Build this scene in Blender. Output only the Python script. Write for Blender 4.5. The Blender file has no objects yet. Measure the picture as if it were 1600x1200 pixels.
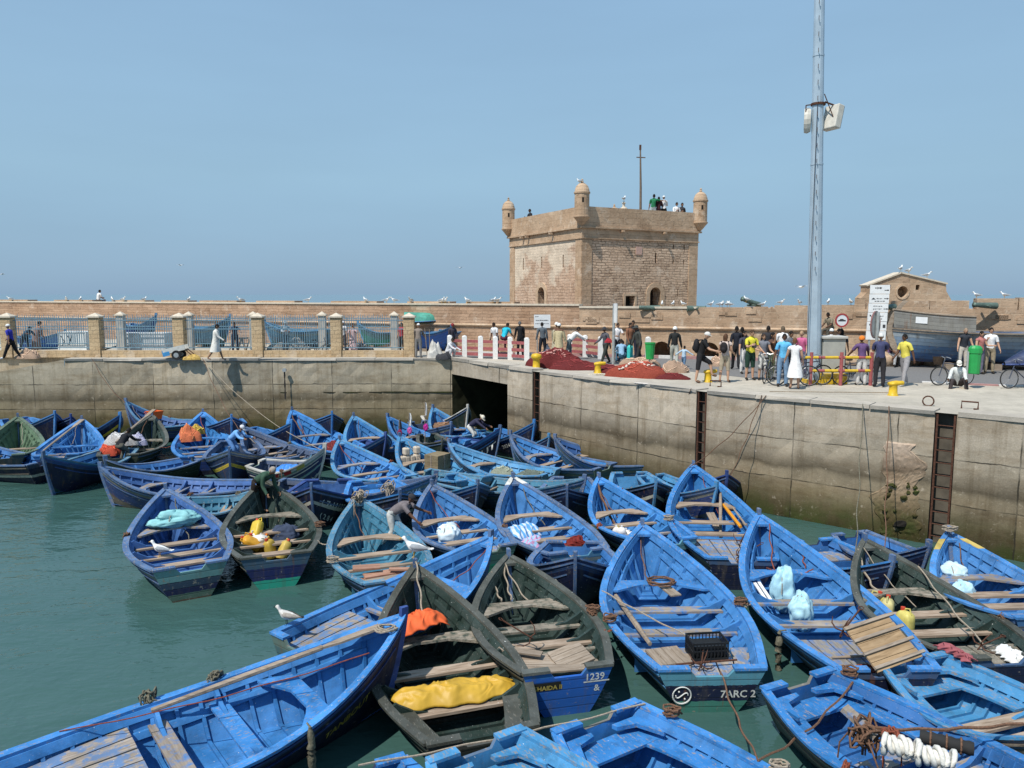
import bpy, math, random
from mathutils import Vector, Matrix, noise as mnoise
random.seed(7)
R = math.radians
scene = bpy.context.scene
COL = scene.collection

# ------------------------------------------------------------------ survey
# site survey: eye 6.8 m above the water, quay top 3.65 m above the water
FPX, EYE, PITCH = 1200.0, 6.8, math.atan(140/1200.0)
Q = 3.65
_c, _s = math.cos(PITCH), math.sin(PITCH)
def ray(px, py):
    xc = (px-800)/FPX; yc = (600-py)/FPX
    return Vector((xc, _c+yc*_s, -_s+yc*_c))
def W(px, py, z=0.0):
    d = ray(px, py); t = (z-EYE)/d.z
    return Vector((d.x*t, d.y*t, z))
def WY(px, py, Y):
    d = ray(px, py); t = Y/d.y
    return Vector((d.x*t, Y, EYE+d.z*t))
def G(px, py): return W(px, py, Q)

# ------------------------------------------------------------------ tagging
def tag(o, label=None, cat=None, group=None, kind=None):
    if label: o['label'] = label
    if cat: o['category'] = cat
    if group: o['group'] = group
    if kind: o['kind'] = kind
    return o
def thing(name, label, cat, loc=(0,0,0), rz=0.0, group=None):
    o = bpy.data.objects.new(name, None); COL.objects.link(o)
    o.empty_display_size = .2
    o.location = loc; o.rotation_euler = (0,0,rz)
    return tag(o, label, cat, group)
KIDS = {}
def dup(o, parent=None):
    c = o.copy(); COL.objects.link(c)
    if parent: c.parent = parent
    KIDS[c.name] = []
    for ch in KIDS.get(o.name, []):
        KIDS[c.name].append(dup(ch, c))
    return c
ORD = ['first','second','third','fourth','fifth','sixth','seventh','eighth','ninth','tenth','eleventh','twelfth',
       'thirteenth','fourteenth','fifteenth','sixteenth','seventeenth','eighteenth','nineteenth','twentieth']

# ------------------------------------------------------------------ mesh builder
class MB:
    def __init__(s): s.v=[]; s.f=[]; s.m=[]; s.uv=None; s.uvs={}
    def add(s, vs, fs, mi=0, uv=None):
        b=len(s.v); s.v += [tuple(p) for p in vs]
        for f in fs: s.f.append([b+i for i in f]); s.m.append(mi)
        if uv is not None:
            for i,u in enumerate(uv): s.uvs[b+i]=u
        return s
    def box(s, c, d, mi=0, M=None):
        x,y,z=[k/2 for k in d]; c=Vector(c)
        vs=[Vector((i*x,j*y,k*z)) for i in(-1,1) for j in(-1,1) for k in(-1,1)]
        if M is not None: vs=[M@p for p in vs]
        vs=[p+c for p in vs]
        return s.add(vs,[(0,1,3,2),(4,6,7,5),(0,4,5,1),(2,3,7,6),(0,2,6,4),(1,5,7,3)],mi)
    def grid(s, rows, mi=0, uv=None, closed=False):
        n=len(rows[0]); vs=[p for r in rows for p in r]; fs=[]
        for i in range(len(rows)-1):
            for j in range(n if closed else n-1):
                k=(j+1)%n
                fs.append((i*n+j,i*n+k,(i+1)*n+k,(i+1)*n+j))
        return s.add(vs,fs,mi,[u for r in uv for u in r] if uv else None)
    def tube(s, path, r, n=6, mi=0, cap=True):
        path=[Vector(p) for p in path]; rows=[]
        rr = r if isinstance(r,(list,tuple)) else [r]*len(path)
        up=Vector((0,0,1))
        for i,p in enumerate(path):
            d=(path[min(i+1,len(path)-1)]-path[max(i-1,0)])
            if d.length<1e-9: d=Vector((0,0,1))
            d.normalize()
            a = up.cross(d)
            if a.length<.05: a=Vector((1,0,0)).cross(d)
            a.normalize(); b=d.cross(a)
            rows.append([p+(a*math.cos(2*math.pi*k/n)+b*math.sin(2*math.pi*k/n))*rr[i] for k in range(n)])
        s.grid(rows,mi,closed=True)
        if cap:
            for rw in (rows[0][::-1],rows[-1]): s.add(rw,[tuple(range(n))],mi)
        return s
    def lathe(s, prof, n=16, c=(0,0,0), mi=0, sx=1, sy=1):
        c=Vector(c)
        rows=[[c+Vector((r*sx*math.cos(2*math.pi*k/n),r*sy*math.sin(2*math.pi*k/n),z)) for k in range(n)] for r,z in prof]
        s.grid(rows,mi,closed=True)
        for rw,(r,z) in ((rows[0][::-1],prof[0]),(rows[-1],prof[-1])):
            if r>1e-3: s.add(rw,[tuple(range(n))],mi)
        return s
    def ball(s, c, r, n=10, m=7, mi=0, jit=0.0, M=None, seed=0):
        rnd=random.Random(seed); c=Vector(c); r=r if isinstance(r,(tuple,list)) else (r,r,r)
        rows=[]
        for i in range(m+1):
            th=math.pi*i/m; row=[]
            for k in range(n):
                ph=2*math.pi*k/n; q=1+rnd.uniform(-jit,jit) if 0<i<m else 1
                p=Vector((r[0]*math.sin(th)*math.cos(ph)*q,r[1]*math.sin(th)*math.sin(ph)*q,-r[2]*math.cos(th)*q))
                if M is not None: p=M@p
                row.append(c+p)
            rows.append(row)
        return s.grid(rows,mi,closed=True)
    def prism(s, poly, z0, z1, mi=0, M=None, c=(0,0,0)):
        n=len(poly); c=Vector(c)
        vs=[Vector((x,y,z0)) for x,y in poly]+[Vector((x,y,z1)) for x,y in poly]
        if M is not None: vs=[M@p for p in vs]
        vs=[p+c for p in vs]
        fs=[tuple(range(n))[::-1],tuple(range(n,2*n))]+[(i,(i+1)%n,n+(i+1)%n,n+i) for i in range(n)]
        return s.add(vs,fs,mi)
    def build(s, name, mats, parent=None, smooth=False, bevel=0, label=None):
        me=bpy.data.meshes.new(name); me.from_pydata(s.v,[],s.f)
        mats = mats if isinstance(mats,(list,tuple)) else [mats]
        for m in mats: me.materials.append(m)
        for p,mi in zip(me.polygons,s.m): p.material_index=mi; p.use_smooth=smooth
        if s.uvs:
            ul=me.uv_layers.new(name='UVMap')
            for lp in me.loops: ul.data[lp.index].uv=s.uvs.get(lp.vertex_index,(0,0))
        me.validate(); me.update()
        o=bpy.data.objects.new(name,me); COL.objects.link(o)
        if parent: o.parent=parent; KIDS.setdefault(parent.name,[]).append(o)
        if bevel:
            b=o.modifiers.new('bevel','BEVEL'); b.width=bevel; b.segments=2; b.limit_method='ANGLE'
        if smooth=='auto': pass
        if label: o['label']=label
        return o

# ------------------------------------------------------------------ materials
class N:
    def __init__(s, name):
        s.mat=bpy.data.materials.new(name); s.mat.use_nodes=True
        s.t=s.mat.node_tree; s.t.nodes.clear()
        s.out=s.n('ShaderNodeOutputMaterial'); s.b=s.n('ShaderNodeBsdfPrincipled')
        s.l(s.b.outputs[0],s.out.inputs[0])
    def n(s,t,**k):
        x=s.t.nodes.new(t)
        for a,v in k.items(): setattr(x,a,v)
        return x
    def l(s,a,b): s.t.links.new(a,b)
    def coord(s, kind='Object', scale=(1,1,1), drift=True):
        tc=s.n('ShaderNodeTexCoord'); v=tc.outputs[kind]
        if drift:
            oi=s.n('ShaderNodeObjectInfo'); m=s.n('ShaderNodeVectorMath',operation='MULTIPLY_ADD')
            s.l(oi.outputs['Location'],m.inputs[0]); m.inputs[1].default_value=(3.7,5.3,0.9); s.l(v,m.inputs[2]); v=m.outputs[0]
        mp=s.n('ShaderNodeMapping'); mp.inputs['Scale'].default_value=scale; s.l(v,mp.inputs[0])
        return mp.outputs[0]
    def noise(s, vec, scale, detail=4, rough=.55, dist=0):
        x=s.n('ShaderNodeTexNoise'); x.inputs['Scale'].default_value=scale; x.inputs['Detail'].default_value=detail
        x.inputs['Roughness'].default_value=rough; x.inputs['Distortion'].default_value=dist
        s.l(vec,x.inputs['Vector']); return x.outputs[0]
    def ramp(s, f, stops, interp='LINEAR'):
        x=s.n('ShaderNodeValToRGB'); x.color_ramp.interpolation=interp; e=x.color_ramp.elements
        while len(e)<len(stops): e.new(.5)
        for el,(p,c) in zip(e,stops):
            el.position=p; el.color=(c,c,c,1) if isinstance(c,(int,float)) else (*c,1)
        s.l(f,x.inputs[0]); return x.outputs[0]
    def mix(s, f, a, b, mode='MIX'):
        x=s.n('ShaderNodeMix',data_type='RGBA',blend_type=mode)
        for i,v in ((0,f),(6,a),(7,b)):
            if isinstance(v,(int,float)): x.inputs[i].default_value = v if i==0 else (v,v,v,1)
            elif isinstance(v,tuple): x.inputs[i].default_value=(*v,1)
            else: s.l(v,x.inputs[i])
        return x.outputs[2]
    def math(s, op, a, b=0.0):
        x=s.n('ShaderNodeMath',operation=op)
        for i,v in ((0,a),(1,b)):
            if isinstance(v,(int,float)): x.inputs[i].default_value=v
            else: s.l(v,x.inputs[i])
        return x.outputs[0]
    def rand(s): return s.n('ShaderNodeObjectInfo').outputs['Random']
    def bump(s, h, strength=.3, dist=.02):
        x=s.n('ShaderNodeBump'); x.inputs['Strength'].default_value=strength; x.inputs['Distance'].default_value=dist
        s.l(h,x.inputs['Height']); s.l(x.outputs[0],s.b.inputs['Normal'])
    def done(s, col, rough=.6, spec=.4, metal=0.0):
        if isinstance(col,tuple): s.b.inputs['Base Color'].default_value=(*col,1)
        else: s.l(col,s.b.inputs['Base Color'])
        if isinstance(rough,(int,float)): s.b.inputs['Roughness'].default_value=rough
        else: s.l(rough,s.b.inputs['Roughness'])
        s.b.inputs['Specular IOR Level'].default_value=spec; s.b.inputs['Metallic'].default_value=metal
        return s.mat
def sc(c,k): return tuple(min(1,x*k) for x in c)
def mixc(a,b,f): return tuple(x*(1-f)+y*f for x,y in zip(a,b))

WOODG=(.30,.245,.19)
def paint(name, col, wear=.35, wearcol=WOODG, rough=.55, specks=True, vary=.32, grime=.6, fine=1.0):
    m=N(name); v=m.coord()
    n1=m.noise(v,1.7,3); base=m.mix(m.ramp(n1,[(.3,0),(.7,1)]),sc(col,1-vary),sc(mixc(col,(.5,.6,.7),.06),1+vary*.6))
    base=m.mix(m.math('MULTIPLY',m.rand(),.22),base,sc(col,.72))
    oi=m.n('ShaderNodeObjectInfo'); wn=m.n('ShaderNodeTexWhiteNoise'); m.l(oi.outputs['Location'],wn.inputs[0]); g_=sum(col)/3   # every boat has faded differently
    base=m.mix(m.ramp(wn.outputs[0],[(.0,.0),(.5,.0),(1,.42)]),base,m.mix(.5,base,mixc(sc(col,1.25),(g_*1.1,g_*1.25,g_*1.3),.45)))
    base=m.mix(m.ramp(wn.outputs[0],[(.0,.40),(.35,0)]),base,sc(col,.62))
    n4=m.noise(m.coord(scale=(1,1,.35)),6,5,.65)              # streaky grime
    base=m.mix(m.ramp(n4,[(.52,0),(.78,grime)]),base,sc(mixc(col,(.09,.08,.06),.55),.5))
    base=m.mix(m.ramp(m.noise(v,3.1,6,.7),[(.50,0),(.66,.5)]),base,sc(mixc(col,(.05,.05,.045),.35),.55))
    n2=m.noise(m.coord(scale=(.45,1.5,1.5)),13*fine,8,.72,.4); th=.70-.22*wear
    base=m.mix(m.ramp(n2,[(th,0),(th+.06,.9)]),base,m.mix(m.noise(v,5,3),sc(wearcol,.7),sc(wearcol,1.25)))
    nf=m.noise(m.coord(scale=(1.2,9,9)),7,4,.6)               # scuffs along the timber
    base=m.mix(m.ramp(nf,[(.62,0),(.70,.55*min(1,wear*1.6))]),base,mixc(wearcol,(.5,.5,.48),.4))
    if specks:
        n3=m.noise(v,30,2,.5); base=m.mix(m.ramp(n3,[(.735,0),(.765,.85)]),base,(.72,.73,.70))
    m.bump(m.mix(.5,n2,nf),.35,.012)
    return m.done(base,m.ramp(n2,[(.3,rough-.12),(.7,min(1,rough+.25))]),.35)
def banded(name, stops, wear=.3, wearcol=(.25,.22,.18), axis='v', rough=.5, top=1.8):
    """stops: (metres below the sheer, colour), hard edges, roughened by noise"""
    m=N(name); v=m.coord()
    uv=m.n('ShaderNodeUVMap'); sp=m.n('ShaderNodeSeparateXYZ'); m.l(uv.outputs[0],sp.inputs[0])
    n0=m.noise(v,7,5,.6)
    d=m.math('ADD',sp.outputs[1],m.math('MULTIPLY',m.math('SUBTRACT',n0,.5),.05))
    d=m.math('DIVIDE',d,top)
    col=m.ramp(d,[(p/top,c) for p,c in stops],'CONSTANT')
    n1=m.noise(v,1.5,3); col=m.mix(m.ramp(n1,[(.3,.0),(.75,.55)]),col,m.mix(1,col,(.62,.62,.60),'MULTIPLY'))
    # plank seams every 16 cm
    fr=m.math('FRACT',m.math('DIVIDE',sp.outputs[1],.16)); col=m.mix(m.ramp(fr,[(.0,.65),(.07,0),(.93,0),(1,.65)]),col,(.008,.009,.012))
    n4=m.noise(m.coord(scale=(1,1,.18)),5,5,.7); col=m.mix(m.ramp(n4,[(.5,0),(.75,.6)]),col,(.10,.085,.06))
    rs=m.noise(m.coord(scale=(1.6,1.6,.10)),4,5,.7); col=m.mix(m.ramp(rs,[(.60,0),(.70,.55)]),col,(.16,.065,.025))
    n2=m.noise(m.coord(scale=(.5,1,1.6)),9,7,.7); th=.70-.22*wear
    col=m.mix(m.ramp(n2,[(th,0),(th+.04,1)]),col,wearcol)
    m.bump(m.mix(.5,n2,m.ramp(fr,[(0,0),(.1,1),(.9,1),(1,0)])),.4,.012)
    return m.done(col,m.ramp(n2,[(.3,rough-.1),(.7,rough+.25)]),.4)
def wood(name, a, b, scale=(1,10,10), paintcol=None, pa=.3, rough=.8, specks=True):
    m=N(name); v=m.coord(scale=scale); n=m.noise(v,2.2,7,.62,.6)
    col=m.ramp(n,[(.3,sc(a,.55)),(.45,a),(.6,b),(.75,sc(b,.7))])
    col=m.mix(m.math('MULTIPLY',m.rand(),.4),col,sc(a,.6))
    w=m.coord(); n2=m.noise(w,6,6,.65)
    if paintcol: col=m.mix(m.ramp(n2,[(.46-pa*.2,1),(.56-pa*.05,0)]),col,paintcol)
    col=m.mix(m.ramp(m.noise(w,1.3,4),[(.45,0),(.8,.6)]),col,sc(a,.35))
    if specks: col=m.mix(m.ramp(m.noise(w,28,2,.5),[(.74,0),(.765,.8)]),col,(.7,.7,.67))
    m.bump(n,.5,.01)
    return m.done(col,rough,.2)
def plain(name, col, rough=.7, vary=.25, scale=6, spec=.35, metal=0.0, bump=.2, stripes=None):
    m=N(name); v=m.coord(); n=m.noise(v,scale,5)
    c=m.ramp(n,[(.25,sc(col,1-vary)),(.75,sc(col,1+vary))])
    if stripes:
        w=m.n('ShaderNodeTexWave',wave_type='BANDS',bands_direction=stripes[2]); w.inputs['Scale'].default_value=stripes[0]; w.inputs['Distortion'].default_value=.6
        m.l(m.coord(),w.inputs[0]); c=m.mix(m.ramp(w.outputs[1],[(.45,0),(.55,1)]),c,stripes[1])
    if bump: m.bump(n,bump,.01)
    return m.done(c,rough,spec,metal)
_pc={}
def flat(col, rough=.8, vary=.22, name='cloth'):
    k=(tuple(col),rough,name)
    if k not in _pc: _pc[k]=plain('%s_%d'%(name,len(_pc)),col,rough,vary,14,.2)
    return _pc[k]

C = dict(blue=(.021,.176,.465), azure=(.050,.255,.50), teal=(.032,.175,.28), violet=(.026,.105,.32), royal=(.016,.130,.38),
         dgreen=(.010,.029,.020), pgreen=(.085,.155,.082), navy=(.007,.012,.042), slate=(.055,.085,.16), dblue=(.015,.05,.22))
PM={}
for k,wr,gr in (('blue',.30,.35),('azure',.42,.4),('teal',.5,.5),('violet',.25,.35),('royal',.3,.4),('dgreen',.45,.35),('pgreen',.35,.45),('slate',.5,.5),('dblue',.3,.4)):
    PM[k]=paint('paint_'+k,C[k],wr,grime=gr,wearcol=(.10,.10,.085) if k=='dgreen' else WOODG)
PM['rail_blue']=paint('rail_blue',sc(C['blue'],1.15),.62,fine=1.4)
PM['rail_azure']=paint('rail_azure',C['azure'],.75,fine=1.3)
PM['rail_slate']=paint('rail_slate',(.065,.135,.28),.75,(.22,.20,.18),fine=1.2)
PM['rail_green']=paint('rail_green',(.070,.072,.055),.50,(.19,.17,.135),fine=1.6)
PM['rail_pgreen']=paint('rail_pgreen',(.09,.14,.085),.6,(.27,.24,.19))
PM['rail_white']=paint('rail_white',(.62,.60,.54),.5,(.3,.28,.24))
PM['rail_teal']=paint('rail_teal',(.06,.20,.32),.75,(.27,.24,.20),fine=1.2)
PM['w_grey']=wood('weathered_wood',(.30,.235,.175),(.40,.33,.26))
PM['w_grey_y']=wood('weathered_thwart',(.33,.245,.175),(.44,.35,.27),scale=(10,1,10))
PM['w_blue_y']=wood('worn_blue_thwart',(.30,.245,.19),(.38,.33,.28),scale=(10,1,10),paintcol=sc(C['blue'],1.05),pa=.75)
PM['w_green_y']=wood('worn_green_thwart',(.26,.22,.17),(.36,.32,.26),scale=(10,1,10),paintcol=(.045,.065,.05),pa=.55)
PM['w_deck']=wood('deck_wood',(.30,.25,.20),(.42,.36,.30),paintcol=(.12,.22,.40),pa=.12)
PM['w_deck_b']=wood('deck_wood_blue',(.28,.25,.21),(.36,.33,.30),paintcol=(.06,.18,.45),pa=.6)
PM['w_new']=wood('fresh_board',(.40,.27,.15),(.52,.37,.22),specks=False)
PM['w_red']=wood('reddish_board',(.36,.19,.13),(.45,.27,.19))
nv=C['navy']
OUT={
 'navy':[(0,sc(nv,1.6)),(.12,(.02,.05,.13)),(.2,nv),(1.15,(.012,.05,.045))],
 'navyl':[(0,(.05,.2,.42)),(.10,(.02,.07,.22)),(.2,nv),(1.1,(.012,.05,.045))],
 'navyy':[(0,(.03,.1,.3)),(.13,nv),(.34,(.62,.42,.03)),(.46,nv),(1.1,(.01,.03,.04))],
 'navyw':[(0,(.035,.05,.08)),(.12,nv),(.36,(.5,.48,.40)),(.46,nv),(1.2,(.01,.03,.04))],
 'white':[(0,(.62,.60,.54)),(.06,(.22,.33,.30)),(.18,(.5,.48,.43)),(.22,(.015,.03,.11)),(.46,(.22,.36,.36)),(.54,(.014,.028,.10)),(1.2,(.02,.05,.05))],
 'strip':[(0,(.5,.47,.38)),(.13,(.02,.04,.10)),(.42,(.62,.45,.05)),(.54,(.02,.04,.11)),(1.2,(.02,.04,.05))],
 'dgreen':[(0,(.035,.05,.038)),(.14,(.015,.03,.022)),(1.0,(.012,.03,.03))],
 'weath':[(0,(.10,.16,.25)),(.16,(.13,.14,.13)),(.24,(.022,.045,.15)),(.78,(.12,.10,.08)),(1.05,(.03,.05,.045))],
 'teal':[(0,(.07,.2,.3)),(.16,(.14,.17,.15)),(.24,(.035,.13,.22)),(.6,(.03,.08,.14)),(.9,(.02,.07,.06))],
 'blueh':[(0,(.06,.16,.34)),(.14,(.11,.13,.16)),(.2,(.015,.05,.22)),(.55,nv),(1.0,(.02,.07,.06))],
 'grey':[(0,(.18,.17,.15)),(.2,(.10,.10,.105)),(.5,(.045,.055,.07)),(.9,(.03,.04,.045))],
 'tr_aqua':[(0,(.10,.29,.38)),(.25,nv),(.53,(.05,.19,.15)),(1.2,(.05,.2,.16))],
 'tr_peel':[(0,(.15,.30,.30)),(.30,(.035,.06,.10)),(.46,(.015,.02,.07)),(.60,(.10,.16,.12)),(.74,(.13,.08,.05))],
 'tr_mint':[(0,(.05,.10,.16)),(.26,(.012,.02,.10)),(.56,(.03,.36,.25)),(1.2,(.03,.36,.25))],
 'tr_blue':[(0,(.03,.15,.42)),(.08,(.018,.11,.44)),(1.3,(.018,.11,.44))],
 'tr_teal':[(0,(.10,.17,.14)),(.12,(.05,.14,.13)),(.4,(.012,.20,.13)),(1.2,(.01,.16,.11))],
 'tr_olive':[(0,(.11,.17,.15)),(.18,(.05,.13,.15)),(.36,(.14,.15,.07)),(.5,(.03,.1,.15)),(1.2,(.02,.07,.08))],
 'tr_wine':[(0,(.10,.12,.11)),(.16,(.012,.016,.06)),(.5,(.14,.10,.10)),(1.2,(.14,.10,.10))],
 'tr_dark':[(0,(.07,.07,.06)),(.12,(.025,.03,.026)),(1.2,(.025,.03,.026))],
 'tr_navy':[(0,(.05,.10,.2)),(.12,nv),(1.2,nv)],
}
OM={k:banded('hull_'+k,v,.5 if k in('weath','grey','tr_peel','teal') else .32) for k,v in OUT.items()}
ROPE=plain('rope_brown',(.14,.075,.045),.9,.5,40); ROPEP=plain('rope_pale',(.30,.25,.19),.9,.4,40); ROPER=plain('rope_rust',(.20,.055,.03),.9,.5,40)
RUST=plain('rusty_iron',(.10,.045,.028),.8,.5,25,.3,.3)
# ------------------------------------------------------------------ boats
class Hull:
    """shape of one clinker-less fishing boat: x from stern (0) to bow (L), z up from the waterline"""
    def __init__(s,L,B,zs,zb,tw=.64,keel=-.28,rake=.42,low=.10):
        s.L,s.B,s.zs,s.zb,s.tw,s.keel,s.rake=L,B,zs,zb,tw,keel,rake
        s.zm=min(zs,zb)-low; s.T=.045
    def w(s,t):
        if t<.44: return s.tw+(1-s.tw)*math.sin(math.pi/2*t/.44)
        u=(t-.44)/.56; return max(0,1-u**1.95)**.93
    def sheer(s,t):
        if t<.4: return s.zm+(s.zs-s.zm)*(1-t/.4)**2
        return s.zm+(s.zb-s.zm)*((t-.4)/.6)**1.9
    def pt(s,t,q,side=1,off=0.0):
        """q: 0 keel .. 1 gunwale"""
        zg=s.sheer(t); zk=s.keel+.16*max(0,(t-.8)/.2)**2+.05*max(0,1-t/.2)
        p=.40+.45*t**3; hw=.5*s.B*s.w(t)
        y=hw*(max(q,0)**p)*(.90+.10*q)+off
        if y<0: y=0
        x=t*s.L-s.rake*max(0,1-q)**1.25*t**7-.10*q*(1-t)**8
        return Vector((x,side*y,zk+(zg-zk)*q))
    def q_of(s,t,z):
        zg=s.sheer(t); zk=s.keel+.16*max(0,(t-.8)/.2)**2+.05*max(0,1-t/.2)
        return min(1,max(0,(z-zk)/(zg-zk)))
    def at_v(s,t,v,side=1,off=0.0): return s.pt(t,s.q_of(t,s.sheer(t)-v),side,off)
    def yin(s,t,z): return max(0,s.pt(t,s.q_of(t,z)).y-s.T)

BOATS={}
class Boat: pass
def strip(mb,H,side,ts,v0,v1,o0,o1,vo=0,mi=0,lift=0):
    """a batten following the sheer: v0..v1 below the gunwale, o0..o1 out from the planking"""
    rows=[]
    for t in ts:
        a=H.at_v(t,max(v0,0),1); b=H.at_v(t,max(v1,0),1)
        ya0=max(0,a.y+o0); ya1=max(0,a.y+o1); yb0=max(0,b.y+o0); yb1=max(0,b.y+o1)
        za=H.sheer(t)-v0+lift; zb_=H.sheer(t)-v1+lift
        r=[(a.x,side*ya0,za),(a.x,side*ya1,za),(b.x,side*yb1,zb_),(b.x,side*yb0,zb_)]
        rows.append(r if side>0 else r[::-1])
    mb.grid(rows,mi,closed=True); mb.add(rows[0][::-1],[(0,1,2,3)],mi); mb.add(rows[-1],[(0,1,2,3)],mi)

BENCH=bpy.data.scenes.new('workbench')     # meshes are evaluated here, away from the big scene
def lettering(text, size, mat, parent, place, name='lettering', ext=0.0):
    cu=bpy.data.curves.new('letters','FONT'); cu.body=text; cu.size=size; cu.resolution_u=2; cu.offset=size*.018
    tmp=bpy.data.objects.new('tmp_letters',cu); BENCH.collection.objects.link(tmp)
    BENCH.view_layers[0].update(); dg=BENCH.view_layers[0].depsgraph; me=bpy.data.meshes.new_from_object(tmp.evaluated_get(dg))
    bpy.data.objects.remove(tmp); bpy.data.curves.remove(cu)
    for v in me.vertices: v.co=place(v.co.x,v.co.y)
    me.materials.clear(); me.materials.append(mat)
    o=bpy.data.objects.new(name,me); COL.objects.link(o); o.parent=parent
    if parent: KIDS.setdefault(parent.name,[]).append(o)
    return o
WHITEP=paint('white_lettering',(.62,.62,.58),.5,(.02,.03,.06),specks=False,vary=.05)
YELP=paint('yellow_lettering',(.44,.32,.035),.4,(.02,.03,.06),specks=False,vary=.1)

def boat(key,label,bow,stern,B=2.4,zb=1.35,zs=.72,inn='blue',out='navy',tr=None,rail=None,thw='w_grey_y',
         thw_t=(.74,.56,.40,.26),deck=.0,deckm='w_deck',bench=False,det=2,tw=.64,text=None,rib=None,zbase=0.0,
         pts=None,group=None,strake=None,notch=True,keel=-.28,low=.10,rz=None,riser=None,stem=None,minL=None,well=False):
    if pts: pb,ps=pts
    else: pb=W(*bow,zb+zbase); ps=W(*stern,zs+zbase)
    d=Vector((pb.x-ps.x,pb.y-ps.y,0)); L=d.length; h=math.atan2(d.y,d.x)
    if minL and L<minL: ps=pb-d.normalized()*minL; L=minL
    H=Hull(L,B,zs,zb,tw,keel,low=low)
    root=thing('fishing_boat',label,'boat',(ps.x,ps.y,zbase),h,group or 'wooden fishing boats in the harbour')
    n={2:26,1:20,0:14}[det]
    ts=[1-(1-i/n)**1.25 for i in range(n+1)]
    qs=[0,.06,.14,.25,.38,.52,.68,.84,1]
    rm=PM[rail or 'rail_blue']; im=PM[inn]; om=OM[out]
    # hull skin (outer)
    mb=MB()
    for sd in (1,-1):
        rows=[];uv=[]
        for t in ts:
            r=[H.pt(t,q,sd) for q in qs]; rows.append(r if sd<0 else r[::-1])
            u=[(p.x,H.sheer(t)-p.z) for p in r]; uv.append(u if sd<0 else u[::-1])
        mb.grid(rows,0,uv)
    hull=mb.build('hull',om,root,smooth=True)
    # planking seen from inside
    zf=.07; mb=MB()
    for sd in (1,-1):
        rows=[]
        for t in ts:
            q0=H.q_of(t,zf); r=[H.pt(t,q0+(1-q0)*k/6,sd,-H.T) for k in range(7)]
            rows.append(r if sd>0 else r[::-1])
        mb.grid(rows)
    mb.build('inner_planking',im,root,smooth=True)
    # bottom boards
    mb=MB(); mb.grid([[(t*L+.0*k,k*(H.yin(t,zf)+.02),zf) for k in (-1,-.5,0,.5,1)] for t in [i/14 for i in range(14)]])
    mb.build('bottom_boards',im,root)
    # cap rails, inner rail boards, stringers, rubbing strakes
    tr_ts=[t for t in ts]
    for sd in (1,-1):
        mb=MB(); strip(mb,H,sd,tr_ts,-.04,.005,.045,-.10); mb.build('cap_rail',rm,root)
        mb=MB(); strip(mb,H,sd,[t for t in ts if t<.985],.008,.13,-.085,-.115); mb.build('inner_rail',PM[riser or inn],root)
        tss=[t for t in ts if .03<t<.93]
        mb=MB(); strip(mb,H,sd,tss,.25,.33,-.07,-.115); mb.build('stringer',PM[riser or inn],root)
        mb=MB(); strip(mb,H,sd,ts,.07,.11,.035,-.005); mb.build('rubbing_strake',PM[strake or 'rail_slate'],root)
        if det>0:
            mb=MB(); strip(mb,H,sd,[t for t in ts if t<.97],.30,.335,.022,-.004); mb.build('lower_strake',PM[strake or 'rail_slate'],root)
    # ribs
    nr=rib if rib is not None else {2:15,1:11,0:7}[det]
    for i in range(nr):
        t=.06+.84*i/max(1,nr-1); mb=MB(); hw=.026
        for sd in (1,-1):
            q0=H.q_of(t,zf); rows=[]
            for k in range(7):
                q=q0+(.97-q0)*k/6; p=H.pt(t,q,1,-H.T+.004); yi=max(0,p.y-.055)
                r=[(p.x-hw,sd*p.y,p.z),(p.x-hw,sd*yi,p.z+.02),(p.x+hw,sd*yi,p.z+.02),(p.x+hw,sd*p.y,p.z)]
                rows.append(r if sd<0 else r[::-1])
            mb.grid(rows)
        y=H.yin(t,zf); mb.box((H.pt(t,.2).x,0,zf+.022),(hw*2,2*y,.044))
        mb.build('rib',im,root)
    # thwarts with knees
    for j,t in enumerate(thw_t):
        zg=H.sheer(t); z=zg-.24; x=t*L; yw=H.yin(t,z)-.012
        first=j==0 and t>.66
        hx=.13 if det==2 else .12; fl=.30 if first else 0
        mb=MB()
        if first:
            poly=[]
            for sd in (1,-1):
                pp=[(x+hx,sd*(H.yin((x+hx)/L,z)-.012)),(x-hx-fl,sd*(H.yin((x-hx-fl)/L,z)-.012)),(x-hx-fl,sd*(H.yin((x-hx-fl)/L,z)-.16)),(x-hx-.10,sd*(yw-.30)),(x-hx,sd*(yw-.50))]
                poly += pp if sd>0 else pp[::-1]
            mb.prism(poly,z-.02,z+.025)
        else:
            ya=H.yin((x+hx)/L,z)-.012; yb=H.yin((x-hx)/L,z)-.012
            mb.prism([(x+hx,ya),(x-hx,yb),(x-hx,-yb),(x+hx,-ya)],z-.02,z+.025)
        th=mb.build('thwart',PM[thw if not isinstance(thw,(tuple,list)) else thw[j%len(thw)]],root)
        if det>0 and not first:
            for sd in (1,-1):
                yg=H.at_v(t,.06).y-.09; m2=MB()
                prof=[(yw-.46,z+.026),(yw-.02,z+.026),(yg,zg-.03),(yg-.06,zg+.005),(yg-.12,zg-.04),(yw-.15,z+.13),(yw-.24,z+.075),(yw-.36,z+.06)]
                vs=[(x+dx,sd*y,zz) for dx in (-.03,.03) for y,zz in prof]; k=len(prof)
                m2.add(vs,[tuple(range(k)),tuple(range(k,2*k))[::-1]]+[(i,k+i,k+(i+1)%k,(i+1)%k) for i in range(k)])
                m2.build('knee',im,th)
    # transom
    mb=MB(); qq=[0,.06,.14,.25,.38,.52,.68,.84,1]
    o=[H.pt(0,q,1) for q in qq]
    nz=.10 if notch else 0.0; yt=o[-1].y
    top=[(-yt,zs),(-.42*yt,zs+.02),(-.30*yt,zs-nz),(.30*yt,zs-nz),(.42*yt,zs+.02),(yt,zs)]
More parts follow.
